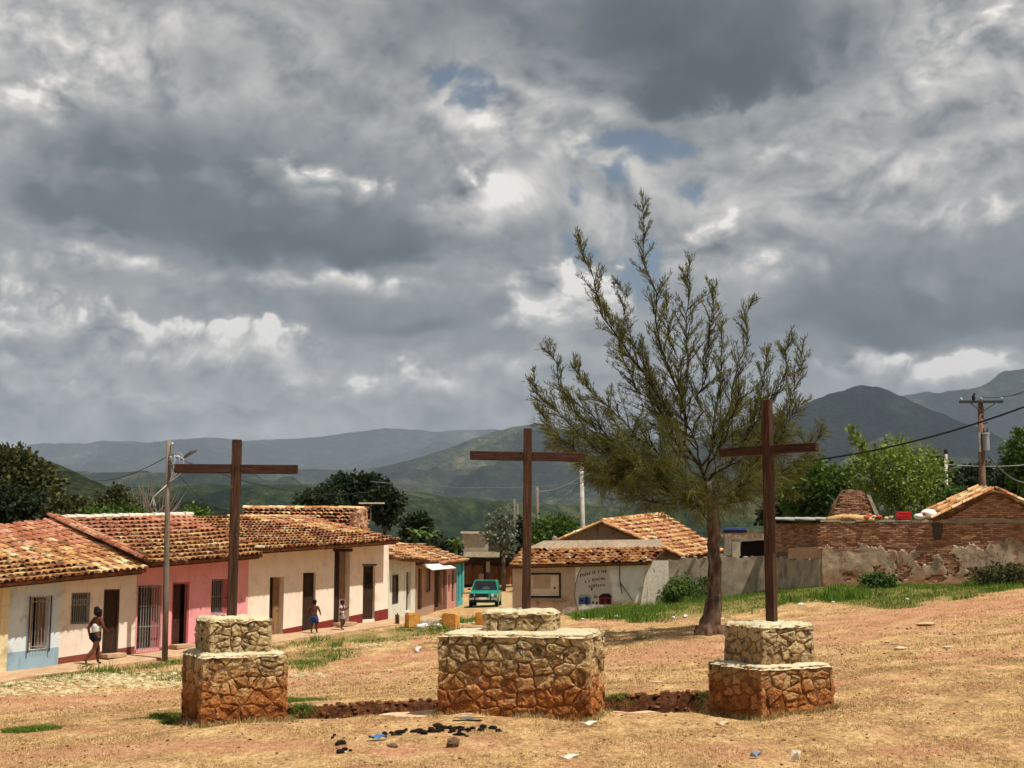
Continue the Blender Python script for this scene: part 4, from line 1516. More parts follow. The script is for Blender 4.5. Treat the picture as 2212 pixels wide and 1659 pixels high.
def small_roof(h, t0, t1, top, depth, kd, ov=.5, rise=1.0, limit=160, tw=.23):
    n1 = -depth / 2
    tile_roof(h, FB.P(t0, ov, top(t0) + .02), FB.P(t1, ov, top(t1) + .02), FB.P(t1, n1, top(t1) + rise), FB.P(t0, n1, top(t0) + rise), kd, limit=limit, tw=tw, tl=.40, jit=.06)
    MB().poly(FB.P(t0, n1, top(t0) + rise), FB.P(t1, n1, top(t1) + rise), FB.P(t1, -depth - .3, top(t1)), FB.P(t0, -depth - .3, top(t0))).build('rear_roof', tile_old, h)


wh_m = plaster('wall_white', '#d9d6c8', z=None)
gp_m = plaster('wall_grey_pink', '#a98a78', z=None)
br_m = plaster('wall_brown', '#6d4a38', z=None)
pk_m = plaster('wall_old_pink', '#c98f80', z=None)
tq_m = plaster('wall_turquoise', '#4fa3a0', dirt='#2f6c70')
h, t0, t1, top, O = small_house('small white house with a barred window and open doorway, next to the long cream house', 840, 898, (1208, 1210), wh_m, [(847, 1241, 861, 1307), (877, 1235, 887, 1321)])
small_roof(h, t0, t1 + .9, top, 5, allold)
frame_of(h, FB, O[0], frame_m, sill=True)
grille(h, FB, O[0], 5, iron_m, n=-.05)
door_leaf(h, FB, O[1], (0, 1), door_m, -.16)
h, t0, t1, top, O = small_house('grey pink house with a white metal awning over its door', 898.5, 938, (1221, 1219), gp_m, [(903, 1229, 911, 1318), (920, 1229, 930, 1280)])
small_roof(h, t0 + .2, t1, lambda t: top(t) + .12, 5, allold, ov=.25)
door_leaf(h, FB, O[0], (0, 1), door_m, -.12)
frame_of(h, FB, O[1], frame_m, sill=True)
door_leaf(h, FB, O[1], (0, 1), mat('shutter_brown', '#5d4636'), -.1, False, 'shutter')
tin_m = mat('awning_metal', [(0, '#b9b6ac'), (.5, '#d9d7d0'), (1, '#ecebe6')], scale=5, rough=.5, bump=.2, over=[('spots', '#8a5a3a', (4, .64, .74, .6))])
for k in range(9):
    ta = t0 + .05 + (t1 + 3.2 - t0) * k / 9
    tb = t0 + .05 + (t1 + 3.2 - t0) * (k + .96) / 9
    MB().prism([FB.P(ta, 0.02, top(ta) + .13), FB.P(tb, 0.02, top(tb) + .13), FB.P(tb, .72, top(tb) - .22), FB.P(ta, .72, top(ta) - .22)], (0, 0, .02)).build('awning_sheet', tin_m, h)
h, t0, t1, top, O = small_house('narrow brown-red house with a wide dark wooden doorway up the street', 938.5, 965, (1219, 1216), br_m, [(939.5, 1228, 947, 1314), (951, 1226, 960, 1308)])
small_roof(h, t0, t1, top, 5, allold, ov=.45)
door_leaf(h, FB, O[0], (.25, 1), door_m, -.12)
door_leaf(h, FB, O[1], (0, 1), mat('door_worn', [(0, '#5a4030'), (.6, '#8a6a50'), (1, '#a78d72')], scale=7, rough=.9), -.08)
h, t0, t1, top, O = small_house('narrow old pink house between the brown house and the turquoise one', 965.5, 986, (1215, 1214), pk_m, [(968, 1241, 972, 1279), (976, 1233, 981, 1301)])
small_roof(h, t0, t1, top, 5, allold, ov=.45)
door_leaf(h, FB, O[0], (0, 1), mat('shutter_brown', '#5d4636'), -.1, False, 'shutter')
door_leaf(h, FB, O[1], (0, 1), mat('door_red_brown', '#2f1a14'), -.1)
h, t0, t1, top, O = small_house('turquoise house, the last front of the row before the street bends', 986.5, 1000, (1213, 1211), tq_m, [(989, 1234, 992, 1300)])
small_roof(h, t0, t1, top, 5, allold, ov=.3)
door_leaf(h, FB, O[0], (0, 1), mat('door_turquoise', [(0, '#1f5a60'), (1, '#2f7a80')], scale=5, rough=.7), -.08)
MB().box(FB.P(t1 - .6, .06, top(t1) - 1.0), (.8, .08, 1.7), (FB.h, FB.n, UPV)).build('shutter', tq_m, h)
# ------------------------------------------------------------------ end of the street
grey_block = mat('block_wall', [(0, '#6e6558'), (.5, '#8f8474'), (1, '#aa9e8b')], scale=3, bump=.4, bscale=30, rough=.95, over=[('spots', '#4d4236', (1.5, .56, .7, .5))])
roofc_m = mat('flat_roof_concrete', [(0, '#8d8371'), (.5, '#b8ad98'), (1, '#d2c9b6')], scale=3, bump=.4, rough=.95)
plank_m = mat('shack_plank', [(0, '#3a2417'), (.4, '#5e3c26'), (.75, '#85583a'), (1, '#a27a58')], scale=5, rand=.5, stretch=(5, 5, .5), bump=.4, rough=.9)
sh_y = 99.0
shack = thing('street_end_shack', 'flat-roofed wooden shack closing the far end of the street behind the green car', 'shack', PX(1060, 1264, sh_y))
bx = lambda u0, v0, u1, v1, y, dep, nm, m, par: MB().box((PX(u0, v0, y) + PX(u1, v1, y)) / 2 + Vector((0, dep / 2, 0)), (abs(PX(u1, v0, y).x - PX(u0, v0, y).x), dep, abs(PX(u0, v0, y).z - PX(u0, v1, y).z))).build(nm, m, par)
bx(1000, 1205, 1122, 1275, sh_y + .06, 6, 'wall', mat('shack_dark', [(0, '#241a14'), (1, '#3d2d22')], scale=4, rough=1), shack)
bx(992, 1192, 1120, 1203, sh_y - .7, 7.5, 'roof_slab', roofc_m, shack)
rnd = random.Random(3)
u = 1001.0
while u < 1112:
    w_ = rnd.uniform(4.5, 8)
    if not 1043 < u < 1050:
        bx(u, 1222 + rnd.uniform(-4, 3), u + w_ - .6, 1262, sh_y - .06, .05, 'plank', plank_m, shack)
    u += w_
bx(1050, 1213, 1058, 1236, sh_y - .08, .05, 'shutter', mat('shutter_pale', [(0, '#8a8478'), (1, '#b3ada2')], scale=5, rough=.9), shack)
bx(1034, 1240, 1044, 1262, sh_y - 3, 1.0, 'low_wall', gp_m, shack)
block = thing('block_house', 'unfinished grey block house with a flat roof rising behind the street-end shack', 'house', PX(1038, 1190, 106))
bx(998, 1153, 1055, 1195, 106, 7, 'wall', grey_block, block)
bx(1055.3, 1150, 1082, 1195, 106.6, 6, 'wall', mat('block_wall_dark', [(0, '#4d473f'), (1, '#736b60')], scale=3, rough=.95), block)
bx(995, 1148, 1058, 1152.5, 105.7, 8, 'roof_slab', roofc_m, block)
bx(1056.5, 1146.5, 1085, 1149.5, 106.2, 7, 'roof_slab', roofc_m, block)
redroof = thing('far_roof', 'small far orange tiled roof peeping out behind the block house', 'house', PX(1095, 1188, 112))
MB().prism([PX(1078, 1190, 112), PX(1112, 1190, 112), PX(1096, 1179, 112)], (0, 4, 0)).build('roof', tile_pale, redroof)
MB().box(PX(1095, 1205, 114), (1.3, 3.6, 1.3)).build('wall', gp_m, redroof)

# ------------------------------------------------------------------ low house in the middle with the painted wall
FC = Frame(PX(1107, 1336, 58.0), PX(1395, 1310, 57.6))
tc0, zc0 = FC.tz(1107, 1219)
tc1, zc1 = FC.tz(1397, 1213)
topM = lambda t: zc0 + (zc1 - zc0) * (t - tc0) / (tc1 - tc0) + .06
low_h = thing('low_house', 'low house with lean-to tile roof, one half bare plaster, the other white with a mural', 'house', FC.P(tc0, 0, FC.base(tc0)))
pg_m = plaster('wall_bare_plaster', '#b8a292', dirt='#6a5340', d=.5)
ww_m = mat('wall_whitewash', [(0, '#d2d1cb'), (.5, '#e4e4df'), (1, '#f0f0eb')], scale=2, bump=.3, bscale=30, rough=.95, over=[('spots', '#9a9488', (1.3, .52, .68, .6)), ('spots', '#8a7f6c', (6, .62, .72, .4)), ('below', '#a97c46', (.42, .22, .4, 2.5, .85))])
tmid = FC.tz(1243, 1300)[0]
winM = opA(1146, 1237, 1212, 1291, F=FC)
winM = (FC.tz(1140, 1291)[0], winM[1], winM[2], winM[3])
facade(low_h, FC, tc0, tmid, topM, [winM], pg_m, name='bare_wall', reveal=.15)
facade(low_h, FC, tmid + .003, tc1, topM, [], ww_m, name='white_wall')
MB().poly(FC.P(tc0, 0, FC.base(tc0) - .4), FC.P(tc0, 0, topM(tc0)), FC.P(tc0 + .02, -2.4, topM(tc0) + .1), FC.P(tc0 + .02, -2.4, FC.base(tc0) - .4)).build('end_wall', pg_m, low_h)
frame_of(low_h, FC, winM, mat('frame_dark', [(0, '#241a16'), (1, '#3d2c25')], scale=5, rough=.8), wd=.09, n=-.02, sill=True)
board_m = mat('window_board', [(0, '#b9ac98'), (.5, '#d0c5b3'), (1, '#e0d8c9')], scale=3, rough=.9, bump=.2)
wb = MB().box(FC.P((winM[0] + winM[1]) / 2, -.10, (winM[2] + winM[3]) / 2), (winM[1] - winM[0] - .2, .04, winM[3] - winM[2] - .2), (FC.h, FC.n, UPV)).build('window_board', board_m, low_h)
MB().box(FC.P(winM[0] + (winM[1] - winM[0]) * .42, -.07, winM[2] + (winM[3] - winM[2]) * .62), ((winM[1] - winM[0]) * .52, .03, (winM[3] - winM[2]) * .52), (FC.h, FC.n, UPV)).build('panel', mat('board_tan', [(0, '#9a8570'), (1, '#b8a48e')], scale=3, rough=.9), wb)
MB().box(FC.P(winM[1] - .28, -.068, winM[2] + .42), (.09, .03, .08), (FC.h, FC.n, UPV)).build('latch', iron_m, wb)
MB().box(FC.P((winM[0] + winM[1]) / 2, .06, winM[2] - .09), (winM[1] - winM[0] + .5, .22, .10), (FC.h, FC.n, UPV)).build('sill', mat('sill_dark', [(0, '#5d4a3e'), (1, '#77614f')], scale=4, rough=.9), low_h)
# buttress and pale pier at the right end
tb0 = FC.tz(1400, 1310)[0]
MB().prism([FC.P(tc1, .02, FC.base(tc1) - .3), FC.P(tc1 + .03, .02, topM(tc1)), FC.P(tc1 + .95, .02, topM(tc1) - .02), FC.P(tc1 + .95, .02, FC.base(tc1) - .3)], -FC.n * .5).build('pier', lime_m, low_h)
MB().prism([FC.P(tc1 - .35, .03, FC.base(tc1) - .2), FC.P(tc1 - .12, .03, FC.base(tc1) - .2), FC.P(tc1 + .14, .03, topM(tc1) - .15), FC.P(tc1 + .02, .03, topM(tc1) - .1)], FC.n * .12).build('buttress', lime_m, low_h)
# lean-to roof
RNM = -2.4
le0, le1 = FC.tz(1100, 1221, .4), FC.tz(1405, 1213, .4)
lr0, lr1 = FC.tz(1128, 1184, RNM), FC.tz(1440, 1181, RNM)
tile_roof(low_h, FC.P(le0[0], .4, le0[1]), FC.P(le1[0], .4, le1[1]), FC.P(lr1[0], RNM, lr1[1]), FC.P(lr0[0], RNM, lr0[1]), lambda i, j, n, m: random.choice(['pale', 'pale', 'pale', 'pale', 'old']), limit=280, tw=.25, tl=.46, jit=.08, sag=.03)
MB().prism([FC.P(lr0[0], RNM, lr0[1] - .1), FC.P(lr1[0] - .2, RNM, lr1[1] - .1), FC.P(lr1[0] - .2, RNM, lr1[1] + .34), FC.P(lr0[0] + 1.0, RNM, lr0[1] + .34)], -FC.n * .25).build('parapet', lime_m, low_h)
eave_timber(low_h, FC, le0[0] + .1, le1[0] - .1, le0[1], le1[1], .22)
MB().ball(FC.P(lr0[0] + 1.5, RNM - .2, lr0[1] + .42), (.16, .14, .13), 8, 6, .15).build('ridge_stone', grey_block, low_h)
MB().tube([FC.P(tmid + 1.95, .06, topM(tmid) - .05), FC.P(tmid + 1.95, .06, topM(tmid) - .75), FC.P(tmid + 2.05, .05, topM(tmid) - 1.4)], .02, 5).build('downpipe', iron_m, low_h)
MB().tube([FC.P(tmid + 1.95, .05, topM(tmid) - .9), FC.P(tmid + 2.25, .05, topM(tmid) - 1.3), FC.P(tmid + 2.5, .05, topM(tmid) - 1.7)], .015, 5).build('cable', iron_m, low_h)

# the mural: flat paint on the wall, so thin sheets just off the plaster
paint = lambda nm, c: mat(nm, [(0, tuple(x * .8 for x in lin(c))), (1, lin(c))], scale=9, bump=0, rough=.95, over=[('spots', '#c6c6bf', (9, .66, .74, .35))])


def mur(u, v):
    t, z = FC.tz(u, v)
    return (t, z)


def flat(pts, nm, m, off):
    MB().poly(*[FC.P(t, off, z) for t, z in pts]).build(nm, m, low_h)


m_edge = paint('mural_edge', '#8a7f78')
outline = [(1256, 1225), (1248, 1240), (1242, 1262), (1240, 1285), (1243, 1304), (1248, 1320)]
for a, b in zip(outline[:-1], outline[1:]):
    (t0_, z0_), (t1_, z1_) = mur(*a), mur(*b)
    flat([(t0_, z0_), (t0_ + .05, z0_), (t1_ + .05, z1_), (t1_, z1_)], 'mural_edge', m_edge, .006)
flat([mur(*p) for p in [(1258, 1222), (1310, 1222), (1318, 1250), (1324, 1290), (1318, 1312), (1252, 1318), (1244, 1300), (1243, 1270), (1249, 1240)]], 'mural_ground', paint('mural_ground', '#cfc8c2'), .004)
m_txt, m_txt2 = paint('mural_lettering', '#4a2420'), paint('mural_lettering_dim', '#6a3a34')
rl = random.Random(17)
for (u0, v0), (u1, v1), n_, h_, mt in (((1253, 1244), (1307, 1234), 15, 8.0, m_txt), ((1264, 1257), (1305, 1250), 12, 7.5, m_txt2), ((1272, 1267), (1304, 1264), 9, 7.5, m_txt)):
    for k in range(n_):
        f = k / (n_ - 1)
        cu = u0 + (u1 - u0) * f
        cv = v0 + (v1 - v0) * (1 - (1 - f) ** 1.7)
        if rl.random() < .12:
            continue
        hh = h_ * rl.uniform(.55, 1.0)
        ww = rl.uniform(2.2, 3.4)
        # worn strokes: one stem and one or two bars
        a, b = mur(cu, cv + hh / 2), mur(cu + ww * .5, cv - hh / 2)
        flat([a, (b[0], a[1]), b, (a[0], b[1])], 'lettering', mt, .009)
        for q in range(rl.choice((1, 1, 2))):
            vv = cv + rl.uniform(-.5, .4) * hh
            a, b = mur(cu, vv + .8), mur(cu + ww, vv - .8)
            flat([a, (b[0], a[1]), b, (a[0], b[1])], 'lettering', mt, .011 + q * .001)
bl, db, rd, dr, gn = paint('mural_blue', '#4a659c'), paint('mural_dark_blue', '#27324f'), paint('mural_red', '#7a2f38'), paint('mural_dark_red', '#3a2024'), paint('mural_sign_green', '#7c7f5f')


def rect(u0, v0, u1, v1, nm, m, off):
    a, b = mur(u0, v1), mur(u1, v0)
    flat([a, (b[0], a[1]), b, (a[0], b[1])], nm, m, off)


rect(1250, 1291, 1276, 1305, 'painted_house', bl, .008)
flat([mur(*p) for p in [(1247, 1291), (1279, 1291), (1273, 1284), (1254, 1284)]], 'painted_roof', paint('mural_grey', '#9aa3b0'), .008)
rect(1264, 1289, 1270, 1306, 'painted_door', db, .012)
rect(1254, 1295, 1259, 1300, 'painted_window', db, .012)
rect(1294, 1290, 1321, 1306, 'painted_house', rd, .008)
flat([mur(*p) for p in [(1291, 1290), (1323, 1290), (1316, 1282), (1302, 1282)]], 'painted_roof', dr, .008)
rect(1311, 1294, 1317, 1303, 'painted_door', dr, .012)
rect(1298, 1294, 1304, 1304, 'painted_window', dr, .012)
flat([mur(*p) for p in [(1280, 1292), (1292, 1292), (1286, 1284)]], 'painted_tree', gn, .007)
for a, b in ((1279, 1302), (1287, 1303), (1276, 1273)):
    rect(a, b - 3, a + 4, b + 2, 'painted_figure', dr, .013)

# ------------------------------------------------------------------ gabled house behind
gab = thing('gabled_house', 'brown plastered gable house with a sagging pale tile roof behind the low house', 'house', PX(1330, 1230, 65))
g_l, g_p, g_r = PX(1185, 1178, 65), PX(1296, 1131, 65), PX(1470, 1200, 64)
gm = plaster('wall_brown_plaster', '#8c7660', dirt='#4d3c2e', d=.6)
dn = Vector((0, 0, -2.4))
MB().prism([g_l + dn, g_r + dn, g_r, g_p, g_l], (0, .3, 0)).build('gable_wall', gm, gab)
q1, q2, q3, q4 = PX(1298, 1128, 64.8), PX(1432, 1113, 71), PX(1568, 1192, 68), PX(1476, 1203, 63.6)
tile_roof(gab, q4, q3, q2, q1, lambda i, j, n, m: random.choice(['pale', 'pale', 'old', 'new']), limit=240, tw=.30, tl=.42, jit=.14, sag=.05, lift=.04)
line_of_tiles(gab, q1 + Vector((0, -.1, .04)), q4 + Vector((0, -.1, .06)), 'pale', UPV, .42, 'verge_tile', .24)
line_of_tiles(gab, q1 + Vector((0, 0, .08)), q2 + Vector((0, 0, .08)), 'pale', UPV, .42, 'ridge_tile', .26)
MB().poly(g_l + Vector((-.2, -.3, -.02)), g_p + Vector((0, -.3, .06)), PX(1432, 1113, 71), PX(1330, 1160, 73)).build('rear_roof', tile_pale, gab)
line_of_tiles(gab, g_l + Vector((-.1, -.3, .02)), g_p + Vector((0, -.3, .06)), 'old', UPV, .42, 'verge_tile', .22)
MB().prism([PX(1470, 1203, 64), PX(1568, 1195, 67.6), PX(1568, 1260, 67.6), PX(1470, 1260, 64)], (0, .3, 0)).build('side_wall', gm, gab)

# ------------------------------------------------------------------ grey yard wall
gw_m = mat('yard_wall_plaster', [(0, '#6a6055'), (.35, '#948775'), (.6, '#b0a18a'), (1, '#ccbda4')], scale=1.6, bump=.5, bscale=24, rough=.95, stretch=(1, 1, .8),
           over=[('spots', '#4a463f', (1.3, .54, .68, .65, (1, 1, .6))), ('spots', '#c9c2b4', (2.3, .60, .70, .6)), ('spots', '#8d5a3e', (4, .66, .74, .6))])


def ragged_wall(house, a, b, za, zb, m, thick, rough, name, seed, segs=26, low=-.4):
    """upright wall between two ground points with a crumbling top"""
    rr = random.Random(seed)
    a, b = Vector(a), Vector(b)
    top, bot = [], []
    for i in range(segs + 1):
        f = i / segs
        p = a.lerp(b, f)
        top.append(Vector((p.x, p.y, za + (zb - za) * f + rr.uniform(-rough, rough * .3))))
        bot.append(Vector((p.x, p.y, p.z + low)))
    n = Vector((b.y - a.y, -(b.x - a.x), 0)).normalized()
    if n.y > 0:
        n = -n
    k = -n * thick
    vs = bot + top + [p + k for p in top] + [p + k for p in bot]
    s = segs + 1
    fs = []
    for i in range(segs):
        fs += [(i, i + 1, s + i + 1, s + i), (s + i, s + i + 1, 2 * s + i + 1, 2 * s + i), (2 * s + i, 2 * s + i + 1, 3 * s + i + 1, 3 * s + i)]
    fs += [(0, s, 2 * s, 3 * s), (segs, 3 * s + segs, 2 * s + segs, s + segs)]
    return MB().add(vs, fs).build(name, m, house)


WG = PX(1425, 1306, 58.2), PX(1668, 1290, 57.0)
ywall = thing('yard_wall', 'stained grey plastered yard wall running behind the feathery tree', 'wall', WG[0])
ragged_wall(ywall, WG[0], WG[1], PX(1428, 1207, 58.2).z, PX(1660, 1201, 57).z, gw_m, .3, .10, 'wall', 4)
for k in range(9):
    u = 1480 + k * 21
    MB().ball(PX(u + random.uniform(-8, 8), 1204.5 + random.uniform(-1.5, 1), 57.75), (random.uniform(.08, .22), .12, random.uniform(.03, .07)), 6, 4, .25).build('coping_stone', grey_block, ywall)

# ruined rooms behind the yard wall
ruin = thing('ruined_room', 'roofless ruined brick room with a dark opening behind the grey yard wall', 'ruin', PX(1640, 1290, 60))
MB().prism([PX(1560, 1290, 60.5), PX(1700, 1290, 60.5), PX(1700, 1152, 60.5), PX(1566, 1155, 60.5)], (0, .3, 0)).build('back_wall', grey_block, ruin)
MB().prism([PX(1582, 1215, 60.0), PX(1600, 1200, 60.0), PX(1597, 1168, 60.0), PX(1582, 1165, 60.0)], (0, .25, 0)).build('broken_pier', gw_m, ruin)
MB().prism([PX(1596, 1210, 60.2), PX(1690, 1210, 60.2), PX(1690, 1164, 60.2), PX(1602, 1170, 60.2)], (0, .05, 0)).build('dark_opening', dark_m, ruin)  # solid sheet before the back wall, shade of an opening painted on
for k in range(16):
    u = 1560 + k * 7.2
    MB().box(PX(u, 1157 + random.uniform(-2, 2), 60.1), (.2, .3, .12)).build('brick', brick_old, ruin)
bluep = thing('blue_tank', 'dark blue water tank lying on the ruined wall behind the tree trunk', 'tank', PX(1585, 1150, 61))
MB().tube([PX(1562, 1145, 61), PX(1612, 1145, 61)], .13, 10).build('tank', mat('tank_blue', [(0, '#172348'), (1, '#27386a')], scale=5, rough=.6), bluep)
MB().box(PX(1587, 1150, 61), (.9, .2, .08)).build('cradle', iron_m, bluep)

# ------------------------------------------------------------------ brick wall on the right
BW0, BW1, BW2 = PX(1668, 1290, 56.6), PX(1776, 1268, 52.0), PX(2330, 1260, 49.5)
bwall = thing('brick_wall', 'long ruined wall with bare brick above and crumbling grey plaster below', 'wall', BW1)
zT = PX(1776, 1127, 52).z
core_m = mat('brick_core', [(0, '#58402f'), (.5, '#7d5f49'), (1, '#9c7f66')], scale=8, bump=.5, rough=1)
ragged_wall(bwall, BW1, BW2, zT - .04, PX(2330, 1128, 49.5).z, core_m, .4, .03, 'core', 8, segs=60)
ragged_wall(bwall, BW0, BW1 - Vector((.05, 0, 0)), PX(1672, 1201, 56.6).z, PX(1776, 1207, 52).z, gw_m, .35, .12, 'low_wall', 9, segs=14)
pl_m = mat('ruin_plaster', [(0, '#6f6353'), (.35, '#978775'), (.6, '#b29e86'), (.85, '#c8b499'), (1, '#d8c8b0')], scale=2.2, bump=.7, bscale=26, rough=.95, stretch=(1, 1, .7),
           over=[('spots', '#3a332b', (1.2, .56, .68, .7)), ('spots', '#93634a', (3.6, .54, .62, .8)), ('spots', '#5a4334', (9, .60, .66, .7)), ('spots', '#d2c6b0', (5, .64, .72, .5)), ('below', '#9a6a46', (1.75, .3, .5, 2, .5))])


class Run:
    """a wall face from a to b"""
    def __init__(self, a, b):
        self.a = Vector((a.x, a.y, 0))
        h = Vector((b.x - a.x, b.y - a.y, 0))
        self.L = h.length
        self.h = h.normalized()
        n = Vector((self.h.y, -self.h.x, 0))
        self.n = n if n.y < 0 else -n

    def P(self, s, n, z):
        p = self.a + self.h * s + self.n * n
        return Vector((p.x, p.y, z))

    def sz(self, u, v):
        r = ray(u, v)
        c = CAMP
        k = (self.a - Vector((0, 0, 0)) - Vector((c.x, c.y, 0))).dot(self.n) / Vector((r.x, r.y, 0)).dot(self.n)
        p = c + r * k
        return (Vector((p.x, p.y, 0)) - self.a).dot(self.h), p.z


brick_m = mat('brick', [(0, '#5f4232'), (.25, '#8a5f49'), (.5, '#a6785c'), (.75, '#bd967a'), (1, '#d3b698')], scale=6, rand=.6, bump=.7, bscale=45, rough=.95, over=[('spots', '#b9a68e', (4, .62, .72, .6)), ('spots', '#2c1f18', (6, .62, .70, .5))])
BR = MB().box((0, 0, 0), (.235, .08, .056)).mesh('brick', brick_m)


def brick_field(parent, run, s0, s1, zlo, zhi, keep, budget, seed, course=.072, L=.25, name='brick'):
    rr = random.Random(seed)
    items = []
    z = zlo
    row = 0
    while z < zhi:
        s = s0 - (row % 2) * L / 2
        while s < s1:
            c = s + L / 2
            if s0 - .05 < c < s1 + .05 and keep(c, z):
                items.append((c + rr.uniform(-.012, .012), z + rr.uniform(-.006, .006), rr.uniform(-.012, .022), rr.uniform(-.03, .03)))
            s += L
        z += course
        row += 1
    ang = math.atan2(run.h.y, run.h.x)
    rr.shuffle(items)
    items.sort(key=lambda q: -q[1])
    org = ORG[parent]
    rest = MB()
    for k, (s, z, n, a) in enumerate(items):
        p = run.P(s, n, z)
        if k < budget:
            o = bpy.data.objects.new(name, BR)
            COL.objects.link(o)
            o.parent = parent
            o.location = p - org
            o.rotation_euler = (0, rr.uniform(-.03, .03), ang + a)
        else:
            rest.box(p, (.235, .08, .056), (run.h, run.n, UPV))
    if rest.v:
        o = rest.build('brickwork', brick_m, parent)
        o['kind'] = 'stuff'


RB = Run(BW1, BW2)
zplast = RB.sz(1900, 1186)[1]


def plaster_edge(s):
    """height where the surviving plaster ends"""
    return zplast + .16 * math.sin(s * 1.1) + .09 * math.sin(s * 3.7 + 1) + .05 * math.sin(s * 9.1) + (.10 if s > 5 else -.05) + .16 * mnoise.fractal(Vector((s * 4, 2.2, 0)), .8, 2.0, 5)


holes = [(2.2, .45, .22, .25), (3.1, .5, .3, .35), (3.9, .95, .3, .22), (4.9, .75, .28, .4), (1.0, .30, .25, .14), (5.7, .35, .3, .3), (4.3, .22, .35, .15), (7.4, .6, .2, .2)]


def in_hole(s, z):
    zb = PX(1900, 1262, 51.3).z
    for cs, cz, rs, rz in holes:
        if ((s - cs) / rs) ** 2 + ((z - zb - cz) / rz) ** 2 < 1 + .9 * mnoise.fractal(Vector((s * 5, z * 6, 7)), .8, 2.0, 4):
            return True
    return False


brick_field(bwall, RB, 0, RB.L - .1, zplast - 1.6, zT - .06, lambda s, z: z > plaster_edge(s) - .05 or in_hole(s, z), 300, 3)
# surviving plaster: a ragged sheet standing 3 cm proud, with holes
def plaster_sheet():
    ds = .055
    ns = int(RB.L / ds)
    vs, fs, idx = [], [], {}
    zb = zplast - 1.9
    nz = int(2.6 / ds)

    def vid(i, j):
        if (i, j) not in idx:
            idx[(i, j)] = len(vs)
            s, z = i * ds + random.uniform(-.02, .02), zb + j * ds + random.uniform(-.02, .02)
            n = .055 + .03 * (mnoise.noise(Vector((s * 1.4, z * 1.4, 3))) + .5 * mnoise.noise(Vector((s * 5, z * 5, 1))))
            vs.append(RB.P(s, n, z))
        return idx[(i, j)]
    for i in range(ns):
        for j in range(nz):
            s, z = (i + .5) * ds, zb + (j + .5) * ds
            if z < plaster_edge(s) and not in_hole(s, z):
                fs.append((vid(i, j), vid(i + 1, j), vid(i + 1, j + 1), vid(i, j + 1)))
    mb = MB()
    mb.add(vs, fs)
    o = mb.build('plaster', pl_m, bwall, smooth=True)
    md = o.modifiers.new('thick', 'SOLIDIFY')
    md.thickness = .06
    md.offset = -1


plaster_sheet()
# coping
cope_m = mat('coping', [(0, '#7f7362'), (.5, '#a89b86'), (1, '#c5b9a3')], scale=5, bump=.5, rough=.95)
s_ = 0.0
rr = random.Random(12)
while s_ < RB.L - .3:
    ln = rr.uniform(.5, 1.1)
    MB().box(RB.P(s_ + ln / 2, -.16, zT + .02 + rr.uniform(-.04, .03)), (ln - .03, .46, rr.uniform(.04, .10)), (RB.h, RB.n, UPV)).build('coping_slab', cope_m, bwall)
    s_ += ln
# concrete band and post below the gable on the right
sg = RB.sz(2030, 1125)[0]
MB().box(RB.P((sg + RB.L) / 2, .06, zT - .02), (RB.L - sg, .06, .13), (RB.h, RB.n, UPV)).build('concrete_band', grey_block, bwall)
MB().prism([RB.P(sg - .30, .02, zT - .1), RB.P(sg + .12, .02, zT - .1), RB.P(sg + .02, .02, zT - .75), RB.P(sg - .22, .02, zT - .75)], RB.n * .07).build('corbel', mat('corbel_dark', [(0, '#3c342c'), (1, '#5a5046')], scale=6, rough=.95), bwall)

# dark room left of the brick wall, under a tin sheet
droom = thing('open_brick_room', 'dark open brick room under a thin flat tin roof beside the tallest cross', 'ruin', PX(1720, 1270, 55))
RD = Run(PX(1676, 1290, 56.5), PX(1790, 1270, 53.5))
MB().prism([RD.P(0, 0, 1.2), RD.P(RD.L, 0, 1.2), RD.P(RD.L, 0, PX(1776, 1130, 53.5).z), RD.P(0, 0, PX(1680, 1130, 56).z)], -RD.n * .2).build('wall', core_m, droom)
brick_field(droom, RD, .0, RD.L - .1, PX(1720, 1190, 55).z, PX(1720, 1131, 55).z, lambda s, z: True, 180, 6)
tinr_m = mat('tin_roof', [(0, '#6b675f'), (.5, '#94908a'), (1, '#bcb9b3')], scale=4, rough=.6, bump=.3, over=[('spots', '#6a4530', (3, .60, .70, .6))])
for k in range(5):
    a, b2 = 1672 + k * 22.5, 1672 + (k + 1) * 22.5
    ya = 54.8 - k * .55
    MB().prism([PX(a, 1123 + (k % 2), ya), PX(b2, 1124 + (k % 2), ya - .5), PX(b2, 1120, ya + 1.6), PX(a, 1119, ya + 2.2)], (0, 0, .05)).build('tin_sheet', tinr_m, droom)
MB().prism([PX(1704, 1207, 54.6), PX(1779, 1207, 52.3), PX(1779, 1180, 52.3), PX(1706, 1184, 54.6)], (0, .2, 0)).build('parapet', brick_m, droom)

